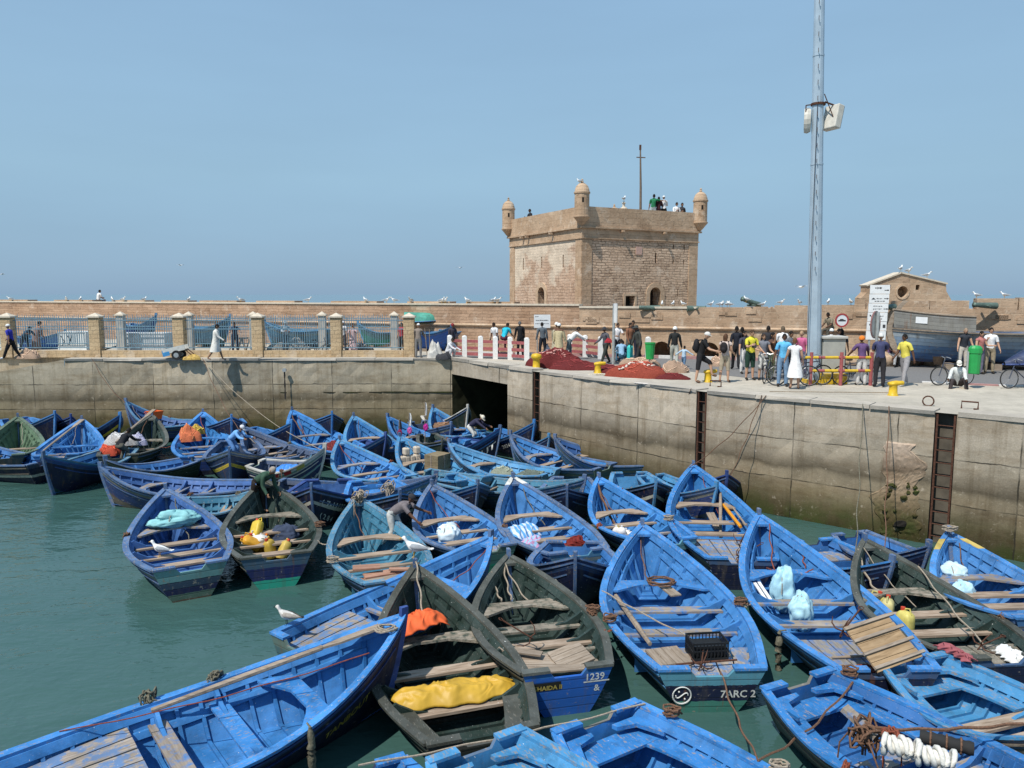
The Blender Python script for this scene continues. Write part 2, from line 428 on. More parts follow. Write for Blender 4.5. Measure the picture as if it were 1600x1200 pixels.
    prof=[(p.y,p.z) for p in o]+[(y,z) for y,z in top[::-1][1:-1]]+[(-p.y,p.z) for p in o[::-1]]
    def tx(z): return -.10*max(0,min(1,(z-H.keel)/(zs-H.keel)))
    k=len(prof); vs=[];uv=[]
    for dx in (-.055,.0):
        for y,z in prof: vs.append((tx(z)+dx,y,z)); uv.append((y+3,max(0,zs-z)))
    mb.add(vs,[tuple(range(k))[::-1],tuple(range(k,2*k))]+[(i,(i+1)%k,k+(i+1)%k,k+i) for i in range(k)],0,uv)
    mb.build('transom',OM[tr or out],root)
    # transom inner face + top cap
    mb=MB(); mb.add([(tx(z)+.004,y*.985,z) for y,z in prof],[tuple(range(k))])
    mb.build('transom_lining',im,root)
    for a,b in ((0,1),(4,5)):
        mb=MB(); (ya,za),(yb,zb2)=top[a],top[b]; mb.box((tx(zs)-.0,(ya+yb)/2,(za+zb2)/2+.02),(.15,abs(yb-ya)+.02,.045))
        mb.build('transom_cap',rm,root)
    # stem post and breasthook
    mb=MB(); path=[H.pt(1,q) for q in (1,.84,.68,.5,.34,.18,.05)]
    pth=[Vector((path[0].x+.02,0,H.zb+.16))]+[p+Vector((.01,0,0)) for p in path]
    rows=[[(p.x-.09,.045,p.z),(p.x+.04,.03,p.z),(p.x+.04,-.03,p.z),(p.x-.09,-.045,p.z)] for p in pth]
    mb.grid(rows,closed=True); mb.add(rows[0],[(0,1,2,3)])
    mb.build('stem_post',PM[stem] if stem else PM['rail_slate' if det else (rail or 'rail_blue')] if out!='white' else PM['rail_white'],root)
    mb=MB(); tb=[.93,.965,.99]; z_=.004
    mb.grid([[(H.pt(t,1).x,k*max(0,H.pt(t,1).y-.06),H.sheer(t)-z_) for k in (1,-1)] for t in (.945,.97,.99)])
    mb.grid([[(H.pt(t,1).x,k*max(0,H.pt(t,1).y-.06),H.sheer(t)-.06) for k in (-1,1)] for t in (.945,.97,.99)])
    a=H.pt(.945,1); yy=a.y-.06; s_=H.sheer(.945)
    mb.add([(a.x,yy,s_-z_),(a.x,-yy,s_-z_),(a.x,-yy,s_-.06),(a.x,yy,s_-.06)],[(0,1,2,3)])
    mb.build('breasthook',rm,root)
    zd=None
    if deck:
        z=H.zm-.14; zd=z; x0=.03; x1=deck*L; npl=6; ym=min(H.yin(x0/L,z),H.yin(.02,z)); mb=MB()
        for i in range(npl):           # planks fore and aft, cut to the curve of the side
            def edge(f,x): return (f*2-1)*(H.yin(max(0,x)/L,z)-.01)
            f0,f1=i/npl+.008,(i+1)/npl-.008
            xs=[x0+(x1-x0)*k/4 for k in range(5)]
            poly=[(x,edge(f0,x)) for x in xs]+[(x,edge(f1,x)) for x in xs[::-1]]
            mb.prism(poly,z-.03,z+random.uniform(-.004,.006))
        mb.build('stern_deck',PM[deckm],root)
        mb=MB(); yb=H.yin(deck,z)-.02; mb.box((x1,0,(z+zf)/2-.02),(.03,2*yb*.96,z-zf-.04)); mb.build('deck_bulkhead',im,root)
    if bench:
        z=H.zm-.17; zd=z; mb=MB(); y0=H.yin(.02,z)-.01; xd=.45
        mb.prism([(.02,y0),(xd,H.yin(xd/L,z)-.01),(xd,-H.yin(xd/L,z)+.01),(.02,-y0)],z-.03,z+.012)
        for sd in (1,-1):
            xs=[xd+.004+(.40*L-xd)*k/6 for k in range(7)]
            poly=[(x,sd*(H.yin(x/L,z)-.01)) for x in xs]+[(x,sd*(H.yin(x/L,z)-.34)) for x in xs[::-1]]
            mb.prism(poly if sd<0 else poly[::-1],z-.03,z+.01)
        mb.build('stern_bench',PM['rail_blue' if inn in('blue','royal') else rail or inn],root)
        mb=MB()
        for sd in (1,-1):      # quarter knees
            yq=H.yin(.03,zs-.15)-.0
            mb.prism([(.0,sd*(yq-.52)),(.09,sd*(yq-.50)),(.17,sd*(yq-.2)),(.55,sd*(yq-.03)),(.55,sd*yq),(0,sd*yq)][::sd],zs-.17,zs-.11)
        mb.build('quarter_knee',PM['rail_blue' if inn in('blue','royal') else rail or inn],root)
    if well:
        z=H.zm-.16
        for sd in (1,-1):
            mb=MB(); xs=[.04+(.27*L-.04)*k/5 for k in range(6)]
            poly=[(x,sd*(H.yin(x/L,z)-.01)) for x in xs]+[(x,sd*(H.yin(x/L,z)-.30)) for x in xs[::-1]]
            mb.prism(poly if sd<0 else poly[::-1],z-.04,z+.012); mb.build('side_deck',PM['rail_green'],root)
    b=Boat(); b.root=root; b.H=H; b.L=L; b.zd=zd; b.M=Matrix.Translation((ps.x,ps.y,zbase))@Matrix.Rotation(h,4,'Z'); b.h=h
    def P(t,f=0.0,z=None,up=0.0):
        """world point: t along (0 stern..1 bow), f across (-1..1 of inner width), z height"""
        zz=zf if z is None else z
        return b.M@Vector((t*L,f*H.yin(min(.97,max(0,t)),zz),zz+up))
    b.P=P
    b.rail=lambda t,f=1,up=.05: b.M@(H.pt(t,1,f)+Vector((0,0,up)))
    def text_on(txt,t0,v,size,side,mat=WHITEP,off=.012):
        def place(x,y):
            # reads left to right seen from outside
            xx=t0*L+(x if side<0 else -x)
            p=H.at_v(xx/L,v-y*1.0,1)
            return Vector((p.x,side*(p.y+off),p.z))
        lettering(txt,size,mat,root,place)
    b.text_on=text_on
    def tr_text(txt,y0,v,size,mat=WHITEP,name='lettering'):
        # seen from behind the boat, reading runs to starboard (-y)
        lettering(txt,size,mat,root,lambda x,y: Vector((tx(zs-v+y)-.055-.005,y0-x,zs-v+y)),name)
    b.tr_text=tr_text; b.tx=tx; b.zs=zs
    if text: 
        for a in text: text_on(*a)
    BOATS[key]=b
    return b
# ------------------------------------------------------------------ the boats, surveyed one by one
YS='w_grey_y'; BY='w_blue_y'; GY='w_green_y'
# --- front rank
boat('A1','blue boat in the near left corner with yellow letters on its dark bow',(632,962),(-20,1242),2.5,1.5,.8,'blue','navy',thw=('rail_blue','rail_blue',BY,BY),thw_t=(.70,.52,.37),deck=.30,strake='dblue',det=2,stem='dblue')
boat('A2','old green boat with a yellow tarpaulin lying across its thwarts',(648,884),(752,1143),2.5,1.5,.72,'dgreen','dgreen','tr_dark','rail_green',thw=(GY,'w_grey_y','w_grey_y','w_grey_y'),thw_t=(.70,.52,.40,.27),well=True,strake='rail_green',notch=True)
boat('A3','dark green boat with a bright blue transom carrying painted numbers',(794,868),(884,1042),2.35,1.22,.78,'dgreen','dgreen','tr_blue','rail_green',thw=(GY,GY,'w_grey_y'),thw_t=(.72,.52,.36),strake='rail_green')
boat('A4','blue boat with a black crate astern and a wave emblem on its transom',(1003,820),(1109,1042),2.75,1.42,.74,'blue','navyl','tr_aqua',thw=('rail_blue',BY,BY),thw_t=(.71,.53,.36),deck=.21,deckm='w_deck',strake='rail_azure')
boat('A5','large clean blue boat with a slatted hatch board propped on its stern',(1185,804),(1384,1043),2.55,1.45,.74,'blue','navyl','tr_navy',thw=('rail_blue',BY,BY),thw_t=(.72,.53,.38),deck=.24,deckm='w_deck_b',strake='rail_azure')
boat('A6','dark green boat with yellow jerrycans under its thwarts, moored near the broken wall',(1350,843),(1566,1024),2.45,1.35,.74,'dgreen','blueh','tr_navy','rail_green',thw=(GY,'w_grey_y','w_grey_y'),thw_t=(.72,.54,.37),deck=.20,deckm='w_green_y',strake='rail_green')
boat('A7','blue boat with yellow patches at its bow beside the iron ladder',(1481,832),(1640,962),2.4,1.35,.74,'blue','blueh',thw=(BY,YS,YS),thw_t=(.72,.54,.38),deck=.2)
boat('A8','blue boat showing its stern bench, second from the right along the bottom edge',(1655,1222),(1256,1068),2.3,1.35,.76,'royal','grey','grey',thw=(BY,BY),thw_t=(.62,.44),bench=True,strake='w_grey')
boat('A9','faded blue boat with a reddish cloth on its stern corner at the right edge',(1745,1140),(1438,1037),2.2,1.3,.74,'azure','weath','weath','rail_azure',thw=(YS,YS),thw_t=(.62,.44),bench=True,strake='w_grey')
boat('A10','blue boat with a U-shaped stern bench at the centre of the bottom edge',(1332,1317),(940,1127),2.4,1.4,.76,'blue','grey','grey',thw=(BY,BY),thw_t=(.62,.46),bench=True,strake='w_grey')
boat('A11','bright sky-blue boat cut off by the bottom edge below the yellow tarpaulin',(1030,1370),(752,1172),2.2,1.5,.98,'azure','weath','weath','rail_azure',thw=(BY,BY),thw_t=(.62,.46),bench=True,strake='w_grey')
boat('A12','blue stern corner just showing at the bottom edge, right of the yellow lettered bow',(700,1420),(560,1212),2.0,1.3,.74,'blue','navy',thw=(BY,BY),thw_t=(.62,.46),bench=True)
boat('A13','blue boat with a grey plank stern deck lying behind the green tarpaulin boat',(768,838),(470,1003),2.15,1.35,.72,'blue','weath','tr_olive',thw=('rail_blue',BY,BY),thw_t=(.74,.58,.44),deck=.34,deckm='w_deck',strake='rail_blue')
# --- second rank
boat('B1','peeling blue boat with a pale turquoise sack in its bow, nearest the open water',(258,764),(292,872),2.4,1.4,.78,'violet','weath','tr_peel','rail_slate',thw=(BY,YS,YS,YS),thw_t=(.72,.54,.38,.22),strake='rail_slate',minL=5.0)
boat('B2','dark green boat with a mint green keel band and a heap of jerrycans',(414,750),(431,864),2.45,1.4,.78,'dgreen','teal','tr_mint','rail_green',thw=('w_green_y',YS,YS,YS),thw_t=(.74,.55,.38,.2),strake='rail_green',minL=5.0)
boat('B3','teal boat with a broken stern where a man in grey leans over the side',(559,777),(597,868),2.3,1.35,.74,'teal','navy','tr_wine','rail_teal',thw=(YS,YS,YS),thw_t=(.72,.54,.38),deck=.2,deckm='w_red',minL=4.7)
boat('B4','blue boat with a plastic sack amidships, right of the man in grey',(674,757),(760,855),2.3,1.35,.74,'blue','teal','tr_teal','rail_slate',thw=(YS,YS,YS),thw_t=(.72,.54,.38),deck=.16,deckm='w_deck_b')
boat('B5','blue boat with a white painted bow tip and a red rag astern',(801,746),(902,860),2.4,1.4,.72,'blue','navyl','teal','rail_slate',thw=(YS,YS,YS),thw_t=(.72,.55,.40),deck=.24,deckm='w_grey',strake='rail_slate')
boat('B6','blue boat with yellow and white floats heaped under its middle thwart',(935,746),(1046,843),2.2,1.35,.72,'blue','navyl','tr_aqua',thw=(YS,YS,BY),thw_t=(.72,.55,.36))
boat('B7','blue boat with an ochre bulkhead and an orange oar, nearest the rusty wall chain',(1083,727),(1158,872),2.5,1.4,.74,'blue','grey','tr_navy',thw=(YS,YS,YS),thw_t=(.73,.55,.42),deck=.30,deckm='w_deck',strake='rail_slate')
boat('B8','small boat seen bow on with white lettering, in front of the red rag boat',(899,873),(897,853),2.1,1.3,.78,'royal','navy','tr_navy','rail_slate',thw=(BY,),thw_t=(.5,),det=1,minL=2.5)
boat('B9','navy boat seen bow on with a yellow star on its bow',(747,757),(688,746),2.1,1.3,.78,'azure','navyl',None,'rail_azure',thw=(BY,),thw_t=(.5,),det=1,minL=3.4)
boat('B10','small dark boat seen bow on behind the white tipped bow',(886,765),(892,751),1.9,1.25,.78,'blue','navy',None,'rail_slate',thw=(BY,),thw_t=(.5,),det=1,minL=3.2)
boat('B11','bow-on boat with a white striped stem and blue stern bench behind the teal boat',(625,773),(587,759),2.2,1.3,.85,'blue','navyw',None,'rail_blue',thw=(BY,),thw_t=(.45,),bench=True,det=1,minL=3.6)
boat('B12','navy boat seen bow on with pale numbers, right of the man in green',(486,763),(512,752),2.3,1.35,.75,'violet','navyw',None,'dblue',thw=(BY,),thw_t=(.5,),det=1,minL=3.2)
boat('B13','small navy boat seen bow on with a white gunwale, left of the ochre bulkhead boat',(1025,754),(985,741),1.9,1.25,.75,'azure','navyw',None,'rail_azure',thw=(BY,),thw_t=(.5,),det=0,minL=3.2)
boat('B14','stern end of a pale blue boat between the green transom and the ochre bulkhead boat',(1120,760),(1020,745),1.7,1.2,.74,'azure','weath',None,'rail_azure',thw=(YS,),thw_t=(.5,),det=0)
boat('B15','dark blue bow poking out beside the wall at the foot of the second ladder',(1136,743),(1096,737),1.7,1.3,.74,'dblue','navy',None,'dblue',thw=(BY,),thw_t=(.5,),det=0,minL=3.0)
boat('B16','teal boat end showing behind the man in green and the turquoise sack',(424,752),(292,787),2.0,1.3,.74,'teal','blueh','weath','rail_teal',thw=(YS,YS),thw_t=(.66,.42),det=1)
boat('B17','long blue boat with a worn grey rail lying broadside in front of the black-clad man',(156,729),(396,758),2.1,1.3,.72,'violet','weath',None,'rail_slate',thw=(BY,BY,BY),thw_t=(.72,.52,.34),strake='rail_slate',det=2)
boat('B18','small blue boat between the wall and the big clean blue boat',(1395,878),(1272,848),1.9,1.15,.72,'royal','navy',None,'rail_blue',thw=(YS,),thw_t=(.55,),deck=.25,det=1)
boat('B19','dark blue bow behind the green boat at the broken wall',(1452,854),(1384,858),1.7,1.2,.72,'royal','navy',None,'rail_slate',thw=(BY,),thw_t=(.5,),det=0,minL=2.4)
# --- middle pack
boat('C1','blue boat with bare blue thwarts just right of the lettered red and white bow',(530,687),(618,747),2.3,1.35,.72,'blue','blueh',None,'rail_azure',thw=(BY,YS,YS),thw_t=(.72,.52,.34),det=2)
boat('C2','long low boat lying broadside with reddish planks along its rail',(682,743),(436,756),1.9,1.25,.70,'slate','teal','tr_dark','rail_slate',thw=(YS,YS),thw_t=(.6,.4),strake='rail_slate',det=1)
boat('C3','pale blue boat with cream floats and a brown wooden box in it',(624,682),(738,748),2.3,1.4,.72,'azure','teal',None,'rail_azure',thw=(YS,YS,YS),thw_t=(.74,.56,.40),strake='rail_slate',det=2)
boat('C4','pale turquoise boat with a heap of netting in its stern, centre of the pack',(701,692),(856,738),2.1,1.3,.70,'azure','teal',None,'rail_azure',thw=(YS,YS),thw_t=(.72,.52),strake='rail_slate',det=1)
boat('C5','long teal boat lying broadside across the middle with a grey rail',(914,749),(662,740),1.9,1.2,.70,'teal','teal','tr_olive','rail_teal',thw=(YS,YS),thw_t=(.62,.40),strake='rail_slate',det=1)
boat('C6','blue boat with an olive and yellow transom beside the right-hand pack',(797,678),(941,729),2.3,1.4,.72,'blue','teal','tr_olive','rail_slate',thw=(BY,YS,YS),thw_t=(.75,.57,.42),strake='rail_slate',det=2)
boat('C7','violet-blue boat with a green transom, closest to the right-hand wall in the pack',(867,684),(1019,722),2.1,1.3,.74,'violet','teal','tr_teal','rail_slate',thw=(YS,YS,YS),thw_t=(.74,.56,.40),det=1)
boat('C8','navy boat with bold white capital letters on its bow below the tunnel',(782,670),(702,688),2.2,1.55,.78,'royal','navyl',None,'dblue',thw=(BY,BY),thw_t=(.6,.4),det=1,strake='royal')
boat('C9','blue boat with a brown net in its bow at the tunnel mouth',(676,637),(742,679),2.1,1.6,.80,'blue','navyl',None,'rail_azure',thw=(BY,BY),thw_t=(.68,.46),det=1)
boat('C10','blue boat with white and pink marker flags standing in it',(605,651),(716,692),2.1,1.5,.74,'blue','navyl',None,'rail_blue',thw=(YS,BY,BY),thw_t=(.72,.54,.36),det=1)
boat('C11','blue boat with two worn thwarts under the far wall, left of the flag boat',(552,650),(604,698),2.1,1.5,.74,'blue','navyl',None,'rail_azure',thw=(YS,YS,YS),thw_t=(.72,.54,.36),det=1)
boat('C12','high-bowed blue boat with a red net in its stern, tallest under the far wall',(456,641),(547,703),2.35,1.55,.74,'blue','blueh',None,'rail_blue',thw=(BY,BY,YS),thw_t=(.70,.52,.34),det=2)
boat('C13','navy bow end between the flag boat and the boat with bare blue thwarts',(603,681),(557,692),1.8,1.3,.74,'dblue','navyl',None,'dblue',thw=(BY,),thw_t=(.5,),det=0)
boat('C14','little black-hulled boat with a rope coil squeezed among the flags and floats',(691,690),(668,680),1.3,1.0,.8,'dgreen','dgreen',None,'rail_green',thw=(GY,),thw_t=(.5,),det=0,minL=2.4)
# --- left pack
boat('D1','boat with white and red chequered gunwale and a blue plastic sheet inside',(508,700),(404,724),2.0,1.4,.74,'slate','white',None,'rail_white',thw=(YS,YS),thw_t=(.66,.42),det=1,strake='rail_white')
boat('D2','navy boat seen bow on with white and yellow stripes, a man in light blue aboard',(358,705),(371,690),2.2,1.4,.78,'slate','strip',None,'rail_slate',thw=(YS,),thw_t=(.4,),det=1,minL=3.6)
boat('D3','worn blue boat with many thwarts between the orange-net boat and the high-bowed boat',(381,667),(474,712),2.1,1.35,.72,'slate','teal',None,'rail_slate',thw=(BY,YS,YS,YS),thw_t=(.72,.56,.42,.28),det=1)
boat('D4','blue boat with an orange net bundle slung at its left gunwale',(317,644),(317,712),2.35,1.5,.74,'blue','blueh',None,'rail_blue',thw=('rail_blue',BY,BY,BY),thw_t=(.70,.53,.38,.22),det=2)
boat('D5','dark green boat heaped with pale nets and an oar, black-clad man beside it',(238,649),(186,711),2.3,1.45,.74,'dgreen','dgreen',None,'rail_green',thw=(GY,YS,YS),thw_t=(.70,.50,.32),det=2)
boat('D6','blue boat with an orange box aboard, close under the far wall',(196,627),(312,659),2.2,1.8,.85,'violet','blueh',None,'rail_azure',thw=(BY,BY),thw_t=(.66,.45),det=1)
boat('D7','blue boat with an oar laid across it, between the green boats on the left',(128,655),(90,711),2.4,1.5,.74,'blue','navyl',None,'rail_blue',thw=('rail_blue',BY,YS),thw_t=(.66,.46,.30),det=2)
boat('D8','boat with pale green insides at the far left',(28,651),(4,712),2.3,1.5,.74,'pgreen','dgreen',None,'rail_pgreen',thw=(YS,YS),thw_t=(.55,.35),det=2)
boat('D9','black-hulled boat with white registration figures at the left edge',(-95,672),(66,722),2.1,1.5,.74,'royal','navyw',None,'rail_slate',thw=(BY,BY),thw_t=(.6,.4),det=1,strake='w_grey')
boat('D10','navy boat seen bow on with a light stem, left of the long broadside blue boat',(67,712),(186,703),2.2,1.45,.74,'blue','navyl',None,'rail_teal',thw=(BY,BY),thw_t=(.6,.4),det=1,strake='dblue')
boat('D11','small dark green hull with blue insides between two broadside boats',(164,719),(298,718),1.7,1.15,.72,'royal','dgreen',None,'rail_slate',thw=(BY,BY),thw_t=(.6,.4),det=1,strake='dgreen')
boat('D12','blue bow with white figures between the pale green boat and its blue neighbour',(86,647),(24,655),2.0,1.6,.8,'blue','navyl',None,'rail_blue',thw=(BY,),thw_t=(.5,),det=0,minL=3.0)
boat('D13','dark bow tip just right of the bow with white figures',(111,652),(60,652),1.6,1.4,.75,'blue','navy',None,'dblue',thw=(BY,),thw_t=(.5,),det=0)
boat('D14','navy boat with yellow stripes under the far wall on the left',(188,649),(118,672),2.0,1.6,.8,'blue','navyy',None,'rail_blue',thw=(BY,),thw_t=(.5,),det=0)
boat('D15','dark bow with a blue rail under the far wall, right of the orange-net boat',(362,653),(338,643),2.0,1.6,.8,'blue','navy',None,'rail_blue',thw=(BY,),thw_t=(.5,),det=0,minL=2.6)
boat('D16','blue sided boat with small white letters under the far wall, behind the high bow',(456,661),(386,671),1.8,1.5,.75,'royal','navyl',None,'rail_blue',thw=(BY,),thw_t=(.5,),det=0,minL=3.0)
boat('D17','navy bow behind the high-bowed boat, under the far wall',(519,648),(487,639),2.0,1.6,.8,'royal','navy',None,'rail_blue',thw=(BY,),thw_t=(.5,),det=0,minL=2.6)
boat('D18','dark bow with a white gunwale at the mouth of the tunnel',(731,637),(676,650),1.8,1.7,.8,'slate','dgreen',None,'rail_white',thw=(BY,),thw_t=(.5,),det=0)
boat('D19','blue and navy bow end at the corner of the tunnel and the right-hand wall',(835,661),(768,673),1.9,1.6,.8,'royal','navyl',None,'rail_blue',thw=(BY,),thw_t=(.5,),det=0)
boat('D20','navy bow with a yellow name plate against the right-hand wall',(945,676),(890,690),1.7,1.5,.78,'slate','navy',None,'rail_slate',thw=(BY,),thw_t=(.5,),det=0)
boat('D21','small navy bow tip between the two long boats by the wall',(858,683),(818,690),1.6,1.3,.75,'royal','navy',None,'rail_azure',thw=(BY,),thw_t=(.5,),det=0)
boat('D22','pale low boat half hidden behind the flags under the far wall',(705,664),(655,660),1.6,1.2,.9,'slate','weath',None,'rail_slate',thw=(BY,),thw_t=(.5,),det=0)

BB=BOATS
# painted names, numbers and emblems
BB['A1'].text_on('TANBOUT',.70,.66,.19,-1 if BB['A1'].h<math.pi else 1,YELP)
BB['A3'].tr_text('1239',-.28,.20,.17); BB['A3'].tr_text('&',-.44,.40,.16)
BB['A4'].tr_text('7ARC 2',-.15,.47,.18)
BB['C8'].text_on('TANUT',.52,.66,.36,-1)
BB['D9'].text_on('7.M74',.32,.85,.34,-1)
BB['D12'].text_on('A7180',.42,.42,.26,-1)
BB['C2'].text_on('YAOUA',.80,.34,.20,-1,WHITEP)
BB['D16'].text_on('TZENA',.45,.55,.24,-1)
BB['B12'].text_on('( 7-11123',.93,.40,.22,1)
BB['B12'].text_on('( 2 8 4',.93,.80,.22,1)
BB['D1'].text_on('TINMAL',.80,.90,.2,-1,WHITEP)
BB['D2'].text_on('TINALA',.62,.42,.2,1,YELP)
BB['B8'].text_on('LSSA',.72,.45,.18,-1)
BB['D19'].text_on('2024',.6,.42,.2,-1)
BB['D20'].text_on('EL',.62,.42,.2,-1,YELP)
BB['B9'].text_on('*',.82,1.1,.62,-1,YELP)
def plate(b,name,mats,poly_mb): return poly_mb.build(name,mats,b.root)
# ring-and-wave emblem on the black crate boat
b=BB['A4']; mb=MB()
def trp(b,y,v,out=.008): 
    z=b.zs-v; return Vector((b.tx(z)-.055-out,y,z))
cy,cv,r_=.48,.42,.15
mb.tube([trp(b,cy+r_*math.cos(a),cv+r_*math.sin(a)) for a in [2*math.pi*i/28 for i in range(29)]],.012,5)
mb.tube([trp(b,cy-.10*math.cos(math.pi*i/10) ,cv-.045*math.sin(2*math.pi*i/10)) for i in range(11)],.011,5)
for sy in (1,-1): mb.ball(trp(b,cy+.05*sy,cv-.065*sy),.016,6,4)
mb.build('wave_emblem',WHITEP,b.root)
b=BB['A3']; mb=MB(); y0,y1,v0,v1=.62,.12,.16,.30
mb.add([trp(b,y0,v0,.004),trp(b,y1,v0,.004),trp(b,y1,v1,.004),trp(b,y0,v1,.004)],[(0,1,2,3)]); mb.build('name_plate',flat((.02,.02,.015)),b.root)
b.tr_text('GHAIDA II',.60,.29,.11,YELP,'plate_lettering')
mb=MB(); mb.add([trp(b,-.26,.215,.004),trp(b,-.70,.215,.004),trp(b,-.70,.24,.004),trp(b,-.26,.24,.004)],[(0,1,2,3)]); mb.build('white_underline',WHITEP,b.root)
# chequers on the white gunwale
for k,m_ in ((0,(.35,.03,.03)),(1,(.35,.03,.03)),(2,(.35,.30,.08))):
    b=BB['D1']; H=b.H; t0=.42+.15*k; rows=[]
    for i in range(4):
        t=t0+.085*i/3; a=H.at_v(t,.03); c_=H.at_v(t,.16); rows.append([(a.x,-(a.y+.05),H.sheer(t)-.03),(c_.x,-(c_.y+.05),H.sheer(t)-.16)])
    m2=MB(); m2.grid(rows); m2.build('painted_chequer',flat(m_,name='chequer'),b.root)
# ------------------------------------------------------------------ people
SKIN=dict(l=flat((.50,.30,.20),.6,.1,'skin_light'),m=flat((.30,.165,.10),.6,.1,'skin_tan'),d=flat((.12,.06,.038),.6,.1,'skin_dark'))
EYEM=flat((.012,.010,.010),.3,.05,'eye'); LIP=flat((.25,.09,.075),.6,.1,'lip')
def fk(p):
    g=lambda k,d=0: R(p.get(k,d))
    j={}; lean=g('lean',3); tw=g('tilt',0)
    u=Vector((math.sin(tw),-math.sin(lean)*math.cos(tw),math.cos(lean)*math.cos(tw)))
    j['pelvis']=Vector((0,0,0)); j['spine']=u*.16+Vector((0,.01,0)); j['chest']=u*.36; j['neck']=u*.53
    hl=lean+g('head',0); hu=Vector((math.sin(tw)*.6,-math.sin(hl*.75),math.cos(hl*.75)))
    j['hbase']=j['neck']+hu*.07; j['head']=j['neck']+hu*.19+Vector((0,-.02,0)); j['hu']=hu
    for sx,n in ((-1,'r'),(1,'l')):
        sh=u*.485+Vector((sx*.185,0,0)); sw,ab,el,tn=g(n+'sw',4),g(n+'ab',9),g(n+'el',14),g(n+'in',0)
        d1=Vector((sx*math.sin(ab),-math.sin(sw)*math.cos(ab),-math.cos(sw)*math.cos(ab)))
        sw2=sw+el; d2=Vector((sx*math.sin(ab-tn),-math.sin(sw2)*math.cos(ab-tn),-math.cos(sw2)*math.cos(ab-tn)))
        j[n+'sh']=sh; j[n+'el']=sh+d1*.285; j[n+'wr']=j[n+'el']+d2*.25; j[n+'hd']=j[n+'wr']+d2*.075; j[n+'d2']=d2
        hp=Vector((sx*.09,0,-.04)); h,k,a=g(n+'hip',0),g(n+'kn',3),g(n+'leg',3)
        e1=Vector((sx*math.sin(a),-math.sin(h)*math.cos(a),-math.cos(h)*math.cos(a)))
        e2=Vector((sx*math.sin(a)*.5,-math.sin(h-k)*math.cos(a),-math.cos(h-k)*math.cos(a)))
        j[n+'hip']=hp; j[n+'kn']=hp+e1*.43; j[n+'an']=j[n+'kn']+e2*.42
        j[n+'toe']=j[n+'an']+Vector((sx*.03,-.16,-.045)); j[n+'heel']=j[n+'an']+Vector((0,.04,-.04))
    return j
PROT={}
def skin_mesh(edges, vs, rad, rooti, sub=1):
    me=bpy.data.meshes.new('body_skin'); me.from_pydata(vs,edges,[])
    o=bpy.data.objects.new('body_skin',me); BENCH.collection.objects.link(o)
    m=o.modifiers.new('skin','SKIN'); m.use_smooth_shade=True
    if sub: s_=o.modifiers.new('sub','SUBSURF'); s_.levels=sub; s_.render_levels=sub
    for i,sv in enumerate(me.skin_vertices[0].data):
        r=rad[i]; sv.radius=r if isinstance(r,tuple) else (r,r); sv.use_root=(i==rooti)
    BENCH.view_layers[0].update(); dg=BENCH.view_layers[0].depsgraph; out=bpy.data.meshes.new_from_object(o.evaluated_get(dg))
    bpy.data.objects.remove(o); bpy.data.meshes.remove(me)
    return out
